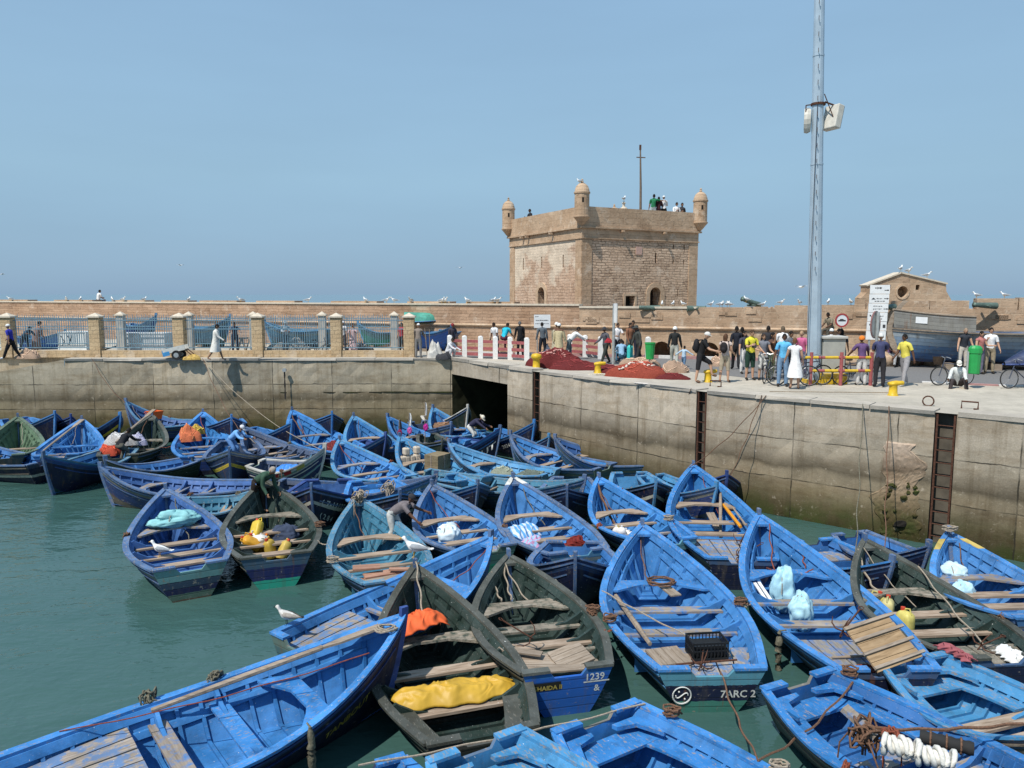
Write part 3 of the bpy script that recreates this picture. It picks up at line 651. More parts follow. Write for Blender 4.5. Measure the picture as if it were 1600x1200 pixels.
def person(label, feet, facing=0, h=1.72, pose=None, top=(.3,.3,.3), legs=(.05,.06,.1), long_sleeve=False, shorts=False, skin='m',
           hair=(.012,.01,.009), cap=None, hat=False, turban=False, robe=None, skirt=None, longhair=False, shoes=(.03,.025,.02), world=None, seat=None, group=None, sleeveless=False, lift=0.0, bare=False, fingers=True):
    p=dict(pose or {}); rj=random.Random(sum(map(ord,label))*7)
    for k_,a_ in (('lean',3),('tilt',4),('lsw',9),('rsw',9),('lel',10),('rel',10),('lab',6),('rab',6),('head',7),('lkn',4),('rkn',4)): p[k_]=p.get(k_,dict(lean=3,lsw=4,rsw=4,lel=14,rel=14,lab=9,rab=9,lkn=3,rkn=3).get(k_,0))+rj.uniform(-a_,a_)
    p['lkn']=max(0,p['lkn']); p['rkn']=max(0,p['rkn']); p['lel']=max(2,p['lel']); p['rel']=max(2,p['rel'])
    j=fk(p); names=[];vs=[];rad=[];edges=[];seg=[]
    idx={}
    def V(n,co,r): idx[n]=len(vs); vs.append(tuple(co)); rad.append(r); return idx[n]
    def E(a,b,region): edges.append((idx[a],idx[b])); seg.append((Vector(vs[idx[a]]),Vector(vs[idx[b]]),region,max(rad[idx[a]] if not isinstance(rad[idx[a]],tuple) else rad[idx[a]][0],.02)))
    V('pelvis',j['pelvis'],.125); V('spine',j['spine'],.122); V('chest',j['chest'],.145); V('top',j['neck']-(j['neck']-j['chest'])*.25,.10); V('neck',j['neck'],.058); V('hbase',j['hbase'],.055)
    E('pelvis','spine','torso'); E('spine','chest','torso'); E('chest','top','torso'); E('top','neck','neck'); E('neck','hbase','neck')
    for n in 'rl':
        V(n+'sh',j[n+'sh'],.062); V(n+'el',j[n+'el'],.045); V(n+'wr',j[n+'wr'],.028); V(n+'pm',j[n+'wr'].lerp(j[n+'hd'],.7),.032)
        E('top',n+'sh','torso'); E(n+'sh',n+'el','uarm'); E(n+'el',n+'wr','farm'); E(n+'wr',n+'pm','hand')
        if fingers:
            d2=j[n+'d2'].normalized(); sx=-1 if n=='r' else 1
            side=d2.cross(Vector((sx,0,0.01))); side=side.normalized() if side.length>.1 else Vector((0,1,0)); nor=d2.cross(side).normalized()
            for k,(off,ln) in enumerate(((-.026,.072),(-.009,.082),(.009,.076),(.026,.058))):
                a=j[n+'hd']+side*off; b_=a+d2*ln*.55+nor*.008; c_=b_+d2*ln*.4+nor*.03
                V(n+'f%d'%k,a,.010); V(n+'g%d'%k,b_,.009); V(n+'h%d'%k,c_,.008)
                E(n+'pm',n+'f%d'%k,'hand'); E(n+'f%d'%k,n+'g%d'%k,'hand'); E(n+'g%d'%k,n+'h%d'%k,'hand')
            a=j[n+'wr']+d2*.03-side*.04; b_=a+d2*.04-side*.02
            V(n+'t0',a,.011); V(n+'t1',b_,.009); E(n+'pm',n+'t0','hand'); E(n+'t0',n+'t1','hand')
        V(n+'hip',j[n+'hip'],.095); V(n+'mid',j[n+'hip'].lerp(j[n+'kn'],.5),.082); V(n+'kn',j[n+'kn'],.058); V(n+'cf',j[n+'kn'].lerp(j[n+'an'],.35),.056); V(n+'an',j[n+'an'],.038); V(n+'toe',j[n+'toe'],.032)
        E('pelvis',n+'hip','hips'); E(n+'hip',n+'mid','thigh'); E(n+'mid',n+'kn','thigh'); E(n+'kn',n+'cf','shin'); E(n+'cf',n+'an','shin'); E(n+'an',n+'toe','foot')
    me=skin_mesh(edges,vs,rad,0)
    body=[v.co.copy() for v in me.vertices]; nrm=[v.normal.copy() for v in me.vertices]; polys=[tuple(pp.vertices) for pp in me.polygons]
    bpy.data.meshes.remove(me)
    def region(c):
        best=None;bd=9
        for a,b,rg,r in seg:
            ab=b-a; t=max(0,min(1,(c-a).dot(ab)/max(1e-9,ab.length_squared))); d=(c-(a+ab*t)).length-r*.9
            if d<bd: bd=d;best=(rg,t)
        return best
    regs=[region(sum((body[i] for i in f),Vector())/len(f)) for f in polys]
    zmin=min(j[n+'an'].z for n in 'rl')-.085
    k=h/1.75
    if world is None:
        fp=G(*feet) ; base=Vector((fp.x,fp.y,fp.z+lift)); zoff=-zmin
    else: base=Vector(world); zoff=-zmin
    if seat is not None: zoff=.10      # seat height given at the base
    def T(v): return (v+Vector((0,0,zoff)))*k
    root=thing('person',label,'person',base,R(facing),group)
    mb=MB(); mb.add([T(v) for v in body],polys)
    # head with face joined to the neck
    hu=j['hu']; hc=j['head']; zax=hu.normalized(); xax=Vector((1,0,0)); xax=(xax-zax*xax.dot(zax)).normalized(); yax=zax.cross(xax)
    HM=Matrix((xax,yax,zax)).transposed()
    def hp(x,y,z): return hc+HM@Vector((x,y,z))
    m_=8;n_=14; rows=[]
    for i in range(m_+1):
        th=math.pi*i/m_; row=[]
        for q in range(n_):
            ph=2*math.pi*q/n_; x=.074*math.sin(th)*math.cos(ph); y=.096*math.sin(th)*math.sin(ph); z=-.118*math.cos(th)
            if z<-.03: x*=.82; y=y*.86-.008
            row.append(T(hp(x,y,z)))
        rows.append(row)
    mb.grid(rows,0,closed=True)
    mb.add([T(hp(*q)) for q in ((0,-.094,.025),(-.017,-.088,-.03),(.017,-.088,-.03),(0,-.122,-.026))],[(0,1,3),(0,3,2),(1,2,3)],0)
    for sx in (-1,1):
        mb.ball(T(hp(sx*.030,-.084,.012)),.011*k,6,4,1); mb.ball(T(hp(sx*.074,.005,-.005)),(.012*k,.02*k,.032*k),6,5,0)
    mb.ball(T(hp(0,-.084,-.062)),(.024*k,.008*k,.007*k),6,4,2)
    mb.build('body',[SKIN[skin],EYEM,LIP],root,smooth=True)
    KK=k
    def cloth(name,sel,colr,off):
        fs=[f for f,rg in zip(polys,regs) if sel(*rg)]
        if not fs: return
        ids=sorted({i for f in fs for i in f}); mp={v:i for i,v in enumerate(ids)}
        m=MB(); m.add([T(body[i]+nrm[i]*(off+.009*mnoise.noise((body[i].x*16+len(label),body[i].y*16,body[i].z*9)))) for i in ids],[[mp[i] for i in f] for f in fs])
        o=m.build(name,flat(colr) if isinstance(colr,tuple) else colr,root,smooth=True)
    if top is not None and not robe:
        cloth('shirt',lambda r,t: r=='torso' or (r=='uarm' and not sleeveless and (long_sleeve or t<.72)) or (r=='farm' and long_sleeve),top,.014)
    if legs is not None and not robe:
        cloth('shorts' if shorts else 'trousers',lambda r,t: r in('hips','thigh') or (r=='shin' and not shorts),legs,.018)
    if shoes and not bare: cloth('shoe',lambda r,t: r=='foot',shoes,.012)
    if robe or skirt:
        col=robe or skirt; m=MB(); rows=[]
        lo=min(j['ran'].z,j['lan'].z)+(.10 if robe else .34); cz=(j['ran']+j['lan'])*.5
        tops=[(j['neck']-Vector((0,0,.03)),.085,.075),(j['chest']+Vector((0,0,.10)),.215,.12),(j['chest'],.20,.145),(j['spine'],.18,.15)] if robe else [(j['spine'],.135,.13)]
        tops+= [(j['pelvis'],.19 if robe else .165,.16),(j['pelvis'].lerp(Vector((cz.x,cz.y,lo)),.4),.22,.19),(j['pelvis'].lerp(Vector((cz.x,cz.y,lo)),.75),.25,.22),(Vector((cz.x,cz.y,lo)),.27,.24)]
        for i,(c_,rx,ry) in enumerate(tops):
            rows.append([T(c_+Vector(((rx+.012*(i>3)*math.sin(5*a+i))*math.cos(a),(ry+.012*(i>3)*math.sin(5*a+i))*math.sin(a),0))) for a in [2*math.pi*q/18 for q in range(18)]])
        m.grid(rows[::-1],closed=True); m.build('robe' if robe else 'skirt',flat(col),root,smooth=True)
        if robe: cloth('sleeve',lambda r,t: r in('uarm','farm') or (r=='torso' and t>.3 and False),robe,.03)
    # hair / headgear
    m=MB(); rows=[]
    for i in range(6):
        th=math.pi*.56*i/5; rows.append([T(hp(.080*math.sin(th)*math.cos(a),.102*math.sin(th)*math.sin(a)+.008*math.sin(th),.004+.124*math.cos(th)-(0.035 if math.sin(a)>-.35 and i==5 else 0)+(.035 if math.sin(a)<-.55 and i==5 else 0))) for a in [2*math.pi*q/16 for q in range(16)]])
    m.grid(rows,closed=True)
    if longhair:
        m.grid([[T(hp(.078*math.cos(a)*f,.07+.03*math.sin(a),z)) for a in [math.pi*q/6 for q in range(7)]] for z,f in ((.05,1),(-.06,1.05),(-.17,.95),(-.24,.6))])
    if not cap and not hat and not turban: m.build('hair',flat(hair),root,smooth=True)
    elif longhair: m.build('hair',flat(hair),root,smooth=True)
    if cap or turban or hat:
        colr=cap or turban or hat; m=MB(); rows=[]
        big=1.22 if turban else 1.06
        for i in range(6):
            th=math.pi*.5*i/5; rows.append([T(hp(.082*big*math.sin(th)*math.cos(a),.104*big*math.sin(th)*math.sin(a)+.006,.028+.105*(1.05 if turban else 1)*math.cos(th))) for a in [2*math.pi*q/16 for q in range(16)]])
        rows.append([T(hp(.078*big*math.cos(a),.099*big*math.sin(a)+.006,.012 if not turban else -.01)) for a in [2*math.pi*q/16 for q in range(16)]])
        m.grid(rows,closed=True)
        if cap: m.grid([[T(hp(.07*math.cos(a)*s_,-.06-.10*math.sin(a)*s_,.036-.012*s_)) for a in [math.pi*q/8 for q in range(9)]] for s_ in (.6,1.0,1.15)])
        if hat: m.grid([[T(hp(.09*s_*math.cos(a),.11*s_*math.sin(a),.03-.02*(s_-1))) for a in [2*math.pi*q/16 for q in range(16)]] for s_ in (1,1.35,1.7)],closed=True)
        m.build('cap' if cap else 'turban' if turban else 'hat',flat(colr),root,smooth=True)
    root['k']=k
    pr=Boat(); pr.root=root; pr.j=j; pr.k=k
    Mx=Matrix.Translation(base)@Matrix.Rotation(R(facing),4,'Z')
    pr.at=lambda v: Mx@T(Vector(v)); pr.jt=lambda n,off=(0,0,0): Mx@T(j[n]+Vector(off)); pr.h=R(facing)
    return pr
WALK=dict(lhip=24,lkn=6,rhip=-18,rkn=14,lsw=-18,rsw=24,lel=18,rel=24,lean=6)
WALK2=dict(lhip=16,lkn=4,rhip=-12,rkn=12,lsw=-12,rsw=16,lel=14,rel=18,lean=4)
RUN=dict(lhip=34,lkn=30,rhip=-24,rkn=30,lsw=-30,rsw=35,lel=50,rel=60,lean=12)
STAND=dict(); STAND2=dict(lleg=7,rleg=2,lab=14,rkn=8,rhip=5)
HOLD=dict(lsw=28,lel=75,lin=30,rsw=24,rel=80,rin=30,lean=4)
TALK=dict(rsw=20,rel=95,rin=20,lab=12,lean=2)
HIPS=dict(rab=38,rel=70,rin=85,lab=10)
BEND=dict(lean=72,head=-30,lsw=30,rsw=40,lel=15,rel=10,lhip=4,rhip=-6,lkn=8,rkn=4)
BEND2=dict(lean=58,head=-15,lsw=55,rsw=60,lel=12,rel=20,lhip=14,rhip=-16,lkn=20,rkn=14)
SIT=dict(lhip=82,rhip=88,lkn=80,rkn=84,lean=14,lsw=24,rsw=24,lel=50,rel=45,lleg=8,rleg=8)
SQUAT=dict(lhip=112,rhip=116,lkn=132,rkn=128,lean=28,lsw=48,rsw=48,lel=30,rel=30,lleg=12,rleg=12)

# ------------------------------------------------------------------ gulls
GW=flat((.72,.72,.70),.7,.08,'gull_white'); GG=flat((.30,.32,.34),.7,.15,'gull_grey'); GB=flat((.55,.32,.03),.5,.1,'gull_beak'); GBK=flat((.02,.02,.022),.7,.1,'gull_black'); GBR=flat((.30,.27,.235),.8,.45,'gull_brown'); GBB=flat((.58,.56,.52),.8,.3,'gull_pale')
def make_gull(young=False, flying=False):
    root=bpy.data.objects.new('gull',None); COL.objects.link(root); root.empty_display_size=.1
    mb=MB(); path=[(-.26,.17,.012),(-.2,.18,.035),(-.1,.19,.07),(0,.195,.088),(.08,.215,.08),(.13,.265,.052),(.15,.31,.045),(.17,.345,.046),(.20,.355,.034),(.225,.35,.014)]
    if flying: path=[(x,.2 if x<.1 else .21,r) for x,z,r in path]
    rows=[[(x,r*math.cos(a)*.95,z+r*math.sin(a)) for a in [2*math.pi*k/10 for k in range(10)]] for x,z,r in path]
    mb.grid(rows,0,closed=True); mb.add(rows[0],[tuple(range(10))]); mb.add(rows[-1][::-1],[tuple(range(10))])
    zb=path[-1][1]
    b=len(mb.v)
    mb.tube([(.22,0,zb),(.25,0,zb-.004),(.275,0,zb-.018)],[.013,.010,.003],5,1)
    for sy in (1,-1): mb.ball((.195,sy*.031,zb+.012),.006,5,4,2)
    if not flying:
        for sy in (.028,-.028): mb.tube([(.0,sy,.12),(.005,sy,.06),(.0,sy,.0),(.04,sy,.004)],[.009,.006,.006,.010],5,1)
    else: mb.tube([(-.05,0,.15),(-.2,0,.165)],.008,5,1)
    mb.build('body',[GW if not young else GBB,GB if not young else GBK,GBK],root,smooth=True)
    w=GG if not young else GBR
    for sy in (1,-1):
        m=MB()
        if not flying:
            rows=[[(x,sy*(yo+.006),z0+dz) for dz,yo in ((-h_,w_*.6),(-h_*.4,w_*1.0),(h_*.3,w_*.92),(h_,w_*.55))] for x,z0,h_,w_ in ((.09,.23,.02,.06),(.02,.22,.055,.092),(-.1,.205,.055,.078),(-.2,.19,.035,.045),(-.30,.178,.012,.018),(-.36,.172,.004,.006))]
            m.grid(rows if sy<0 else [r[::-1] for r in rows],0)
        else:
            rows=[]
            for y,x0,x1,z in ((.05,.11,-.08,.22),(.25,.16,-.04,.30),(.42,.13,-.02,.31),(.58,.03,-.04,.27),(.68,-.06,-.09,.24)):
                rows.append([(x0,sy*y,z),(x0*.5+x1*.5,sy*y,z+.014),(x1,sy*y,z-.004)])
            m.grid(rows,0)
        m.build('wing',w,root,smooth=True)
    if not flying or True:
        m=MB(); m.prism([(-.2,.03),(-.34,.045),(-.36,0),(-.34,-.045),(-.2,-.03)],path[1][1]-.008,path[1][1]+.004); m.build('tail',GW if not young else GBK,root)
    return root
gull0=[None,None,None]
def gull(loc, rz, label, kind=0, scale=1.0, group=None):
    if gull0[kind] is None: g=gull0[kind]=make_gull(kind==1,kind==2)
    else: g=dup(gull0[kind])
    g.location=loc; g.rotation_euler=(0,0,rz); g.scale=(scale,)*3
    if 'group' in g: del g['group']
    tag(g,label,'gull',group); return g
# ------------------------------------------------------------------ setting materials
def concrete(name, col, wall=False, joints=True):
    m=N(name); v=m.coord(drift=False); n1=m.noise(v,.35,4); n2=m.noise(v,2.6,7,.65); n3=m.noise(v,22,4,.7)
    c=m.mix(m.ramp(n1,[(.3,0),(.7,1)]),sc(col,.80),sc(col,1.12)); c=m.mix(m.ramp(n2,[(.35,0),(.68,.65)]),c,sc(col,.62))
    c=m.mix(m.ramp(n3,[(.5,0),(.8,.5)]),c,sc(col,1.3))
    h=n2
    if wall:
        uv=m.n('ShaderNodeUVMap'); sp=m.n('ShaderNodeSeparateXYZ'); m.l(uv.outputs[0],sp.inputs[0]); zz=sp.outputs[1]
        nz=m.math('ADD',zz,m.math('MULTIPLY',m.math('SUBTRACT',m.noise(v,.9,5,.6),.5),.55))
        t=m.math('DIVIDE',m.math('ADD',nz,1.0),5.0)           # z -1..4
        stain=m.ramp(t,[(.0,(.06,.065,.025)),(.20,(.10,.105,.05)),(.30,(.24,.22,.15)),(.385,(.46,.43,.34)),(.46,(.60,.56,.48)),(.505,(.56,.53,.46)),(.53,(.30,.285,.25)),(.58,(.52,.50,.46)),(.65,(.84,.83,.80)),(.80,(1,1,1))])
        c=m.mix(1,c,stain,'MULTIPLY')
        st=m.noise(m.coord(scale=(1.1,1.1,.10),drift=False),3.2,6,.7)       # runs down the face
        c=m.mix(m.ramp(st,[(.50,0),(.72,.62)]),c,m.mix(1,c,(.48,.42,.33),'MULTIPLY'))
        c=m.mix(m.ramp(m.noise(v,5,6,.7),[(.60,0),(.72,.55)]),c,sc(col,1.25))
        al=m.math('MULTIPLY',m.ramp(t,[(.22,1),(.42,0)]),m.ramp(m.noise(v,1.8,5,.6),[(.42,0),(.6,.85)])); c=m.mix(al,c,(.045,.06,.016))
        br=m.n('ShaderNodeTexBrick'); br.inputs['Scale'].default_value=1; br.inputs['Brick Width'].default_value=2.9; br.inputs['Row Height'].default_value=1.22
        br.inputs['Mortar Size'].default_value=.022; br.inputs['Mortar Smooth'].default_value=.35; br.offset=.0
        wv=m.n('ShaderNodeVectorMath',operation='ADD'); m.l(uv.outputs[0],wv.inputs[0])
        ns=m.n('ShaderNodeTexNoise'); ns.inputs['Scale'].default_value=2.5; ns.inputs['Detail'].default_value=6; m.l(v,ns.inputs['Vector'])
        sb=m.n('ShaderNodeVectorMath',operation='MULTIPLY_ADD'); m.l(ns.outputs[1],sb.inputs[0]); sb.inputs[1].default_value=(.07,.10,0); sb.inputs[2].default_value=(-.035,-.05+.02,0)
        m.l(sb.outputs[0],wv.inputs[1]); m.l(wv.outputs[0],br.inputs['Vector'])
        gap=m.math('MULTIPLY',m.math('MULTIPLY',br.outputs['Fac'],m.ramp(m.noise(v,1.1,4),[(.38,.25),(.56,1)])),1.0 if joints else 0.0)
        c=m.mix(m.ramp(m.noise(m.coord(scale=(.25,.25,1),drift=False),2.2,7,.7),[(.48,0),(.66,.6)]),c,m.mix(1,c,(.60,.52,.42),'MULTIPLY'))
        c=m.mix(m.ramp(m.noise(v,14,6,.75),[(.60,0),(.70,.8)]),c,sc(col,.30))
        rw=m.n('ShaderNodeSeparateColor'); m.l(br.outputs[0],rw.inputs[0]); br.inputs['Color1'].default_value=(.80,.80,.80,1); br.inputs['Color2'].default_value=(1.12,1.1,1.08,1); br.inputs['Mortar'].default_value=(1,1,1,1)
        if joints: c=m.mix(1,c,br.outputs[0],'MULTIPLY')
        c=m.mix(m.math('MULTIPLY',gap,.85),c,(.025,.022,.016)); h=m.mix(gap,n2,0.0)
    else:
        c=m.mix(m.ramp(m.noise(v,.8,6,.7),[(.55,0),(.7,.5)]),c,sc(col,.6))
    m.bump(m.mix(.4,h,n3),.55,.03)
    return m.done(c,.9,.15)
def stonework(name, a, b, mort, bw, bh, msz=.012, var=.5, plaster=None, rough_scale=1.0, warp=.035):
    m=N(name); v=m.coord(drift=False); sp=m.n('ShaderNodeSeparateXYZ'); m.l(v,sp.inputs[0])
    cb=m.n('ShaderNodeCombineXYZ'); m.l(m.math('ADD',sp.outputs[0],sp.outputs[1]),cb.inputs[0]); m.l(sp.outputs[2],cb.inputs[1])
    ns=m.n('ShaderNodeTexNoise'); ns.inputs['Scale'].default_value=1.7; ns.inputs['Detail'].default_value=4; m.l(v,ns.inputs['Vector'])
    wv=m.n('ShaderNodeVectorMath',operation='MULTIPLY_ADD'); m.l(ns.outputs[1],wv.inputs[0]); wv.inputs[1].default_value=(warp*3,warp*2.2,0); m.l(cb.outputs[0],wv.inputs[2])
    br=m.n('ShaderNodeTexBrick'); m.l(wv.outputs[0],br.inputs['Vector']); br.inputs['Scale'].default_value=1; br.inputs['Brick Width'].default_value=bw; br.inputs['Row Height'].default_value=bh
    br.inputs['Mortar Size'].default_value=msz; br.inputs['Mortar Smooth'].default_value=.25; br.inputs['Bias'].default_value=0; br.offset=.5; br.squash=1.35; br.squash_frequency=3
    br.inputs['Color1'].default_value=(*a,1); br.inputs['Color2'].default_value=(*b,1); br.inputs['Mortar'].default_value=(*mort,1)
    n1=m.noise(v,.5,5,.6); n2=m.noise(v,4*rough_scale,7,.7); c=br.outputs[0]
    c=m.mix(m.ramp(n1,[(.35,0),(.65,.85)]),c,m.mix(1,c,(.60,.50,.42),'MULTIPLY'))
    c=m.mix(m.ramp(n2,[(.38,0),(.7,var)]),c,sc(mixc(a,b,.5),1.35))
    c=m.mix(m.ramp(m.noise(v,7*rough_scale,5,.7),[(.58,0),(.72,.75)]),c,sc(mixc(a,b,.5),.32))
    pk=m.n('ShaderNodeTexVoronoi'); pk.inputs['Scale'].default_value=1.1*rough_scale; m.l(wv.outputs[0],pk.inputs['Vector'])
    c=m.mix(m.ramp(pk.outputs[1],[(.15,0),(.85,.30)]),c,sc(mixc(a,b,.5),1.55)); 
    c=m.mix(m.ramp(m.noise(v,1.05,6,.72),[(.56,0),(.64,.75)]),c,m.mix(m.noise(v,9,4),sc(a,1.0),(.62,.53,.43)))
    c=m.mix(m.ramp(m.noise(m.coord(scale=(.5,.5,2.2),drift=False),3.5*rough_scale,6,.75),[(.60,0),(.68,.85)]),c,sc(b,.28))
    if plaster:
        zt=m.math('DIVIDE',m.math('SUBTRACT',sp.outputs[2],6.0),4.2)
        pz=m.math('ADD',m.noise(v,.55,6,.62),m.math('MULTIPLY',m.math('SUBTRACT',zt,.5),.36))
        c=m.mix(m.ramp(pz,[(.47,0),(.56,.92)]),c,m.mix(m.ramp(m.noise(v,1.4,5),[(.4,0),(.6,1)]),plaster,sc(plaster,.78)))
    m.bump(m.mix(.45,m.mix(br.outputs['Fac'],n2,0.0),n2),.8,.05)
    return m.done(c,.92,.1)
M_TOP=concrete('quay_concrete',(.475,.43,.355)); M_WALL=concrete('quay_wall_concrete',(.52,.45,.355),True); M_WALLF=concrete('far_quay_concrete',(.50,.435,.325),True); M_RUBBLE=concrete('exposed_rubble',(.60,.47,.37),True,False)
M_COPE=concrete('coping_concrete',(.49,.44,.37)); M_ASPH=plain('asphalt',(.17,.165,.16),.9,.2,18,.2); M_TUN=plain('tunnel_shade_concrete',(.008,.008,.006),.95,.5,2,.05); M_TUNS=plain('tunnel_side_shade',(.030,.031,.018),.95,.6,1.2,.05)  # tunnel roof and sides near black: the tunnel's shade is put into the colour
M_RAMP=stonework('rampart_stone',(.51,.38,.265),(.32,.225,.155),(.50,.40,.29),.62,.30,.016,.5,warp=.06)
M_RAMPL=stonework('rampart_worn_stone',(.50,.345,.235),(.31,.205,.14),(.20,.13,.085),.95,.17,.014,.55,warp=.06)
M_RUB=stonework('tower_rubble',(.70,.525,.38),(.38,.265,.185),(.115,.075,.05),.42,.15,.026,.6,rough_scale=1.8,warp=.085)
M_PLA=stonework('tower_limewash',(.58,.43,.32),(.42,.29,.205),(.17,.11,.08),.5,.17,.018,.55,plaster=(.70,.585,.455),rough_scale=1.4,warp=.07)
M_ASH=stonework('dressed_stone',(.51,.38,.265),(.43,.31,.21),(.30,.205,.135),.6,.32,.008,.4)
M_ROCK=plain('boulder_stone',(.40,.29,.20),.95,.5,5,.1,bump=.9)
M_PIL=stonework('pillar_block',(.56,.43,.27),(.46,.34,.205),(.30,.23,.15),.34,.20,.012,.4)
M_CAP=plain('pillar_cap_stone',(.56,.49,.39),.9,.2); M_BAR=plain('fence_paint',(.15,.26,.33),.5,.35,9); M_WPOST=plain('white_post_paint',(.74,.73,.70),.7,.12,9); M_RRAIL=plain('red_rail_paint',(.30,.085,.09),.7,.3,8)
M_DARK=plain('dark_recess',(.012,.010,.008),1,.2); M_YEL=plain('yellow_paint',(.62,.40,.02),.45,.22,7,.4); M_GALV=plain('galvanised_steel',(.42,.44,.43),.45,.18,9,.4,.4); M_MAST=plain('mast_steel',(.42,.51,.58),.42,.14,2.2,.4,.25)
M_SIGN=plain('sign_white',(.72,.73,.73),.5,.06,5); M_INK=plain('sign_ink',(.05,.05,.055),.6,.1); M_RED=plain('sign_red',(.36,.05,.05),.5,.15); M_GREEN=plain('bin_green',(.02,.30,.07),.35,.15,5,.5)
M_TYRE=plain('tyre_rubber',(.02,.02,.02),.85,.2); M_CHROME=plain('bike_metal',(.35,.36,.37),.35,.2,9,.5,.7)
M_NET=plain('red_net',(.115,.023,.023),.95,.6,45,.1,bump=1); M_NETO=plain('orange_red_net',(.235,.052,.034),.95,.55,45,.1,bump=1); M_NETB=plain('brown_net',(.33,.23,.165),.95,.45,50,.1,bump=1); M_FLOAT=plain('pink_float',(.55,.28,.24),.8,.3,20)

# ------------------------------------------------------------------ water, to the horizon
m=N('harbour_water'); v=m.coord(drift=False,scale=(1,1.7,1))
w1=m.noise(v,.45,3,.5,.3); w2=m.noise(v,1.6,3,.55,.4); w3=m.noise(v,5.5,2,.5)
hh=m.math('ADD',m.math('MULTIPLY',w1,1.0),m.math('ADD',m.math('MULTIPLY',w2,.55),m.math('MULTIPLY',w3,.13)))
m.bump(hh,.50,.14)
m.done(m.mix(m.ramp(m.noise(v,.12,3),[(.35,0),(.65,1)]),(.034,.084,.075),(.048,.102,.092)),.04,.5); m.b.inputs['IOR'].default_value=1.33
M_WATER=m.mat
mb=MB(); mb.grid([[(x,y,0) for x in (-6000,-300,-60,60,300,6000)] for y in (-300,-60,20,68)])
tag(mb.build('water',M_WATER),kind='structure')
m=N('hazed_sea'); v=m.coord(drift=False,scale=(1,.5,1)); m.bump(m.noise(v,.25,3),.02,.1); m.done(m.mix(m.noise(v,.02,4),(.10,.17,.21),(.13,.20,.24)),.22,.5)  # paler, smoother water: distance haze is put into the sea's colour
mb=MB(); mb.grid([[(x,y,0) for x in (-9000,-1500,-300,-60,60,300,1500,9000)] for y in (68.01,140,600,2500,14000)])
tag(mb.build('sea',m.mat),kind='structure')

# ------------------------------------------------------------------ quay ground
EDGE=[G(-420,562.3),G(100,562),G(706,561),G(832,580),G(1100,612),G(1470,645),G(3200,802)]
mb=MB()
RAMPW=1.5
for a,b in zip(EDGE[:-1],EDGE[1:]):
    if a is EDGE[0]: a=a+Vector((0,RAMPW,0)); b=b+Vector((0,RAMPW,0))
    mb.add([a,b,(b.x*1.35,66,Q),(a.x*1.35,66,Q)],[(0,1,2,3)])
mb.add([EDGE[6],(95,EDGE[6].y-4,Q),(95,66,Q),(EDGE[6].x*1.35,66,Q)],[(0,1,2,3)])
mb.add([EDGE[1],(EDGE[1].x*1.35,66,Q),EDGE[1]+Vector((0,RAMPW,0))],[(0,2,1)])
tag(mb.build('quay_ground',M_TOP),kind='structure')
rd=[G(700,553),G(860,556),G(1000,559),G(1150,563),G(1400,569),G(1700,578),G(2600,605)]
rn=[G(700,557),G(860,563),G(1010,573),G(1190,593),G(1460,599),G(1750,611),G(2600,646)]
mb=MB(); mb.grid([[a+Vector((0,0,.006)) for a in rn],[a+Vector((0,0,.006)) for a in rd]]); tag(mb.build('road',M_ASPH),kind='structure')
# kerbs in red and white blocks
M_KW=plain('kerb_white',(.62,.60,.57),.85,.15,9); M_KR=plain('kerb_red',(.36,.20,.19),.85,.2,9)
kb=thing('kerb','low kerb painted in red and white blocks along the foot of the rampart','kerb',G(1000,559))
def kerb(path,parent,hh,ww,blk=.9):
    o=Vector(parent.location); L=0; mbs=[MB(),MB()]; i=0
    for a,b in zip(path[:-1],path[1:]):
        d=(b-a).length; n=max(1,round(d/blk)); ang=math.atan2((b-a).y,(b-a).x)
        for k in range(n):
            c_=a.lerp(b,(k+.5)/n)-o; mbs[i%2].box((c_.x,c_.y,hh/2),(d/n-.02,ww,hh),0,Matrix.Rotation(ang,3,'Z')); i+=1
    mbs[0].build('white_block',M_KW,parent); mbs[1].build('red_block',M_KR,parent)
kerb(rd,kb,.15,.25)
k2=thing('kerb','flush kerb between the road and the quay at the right, painted red and white','kerb',G(1500,601)); kerb([G(1440,598),G(1560,603),G(1750,611)],k2,.05,.22,1.2)

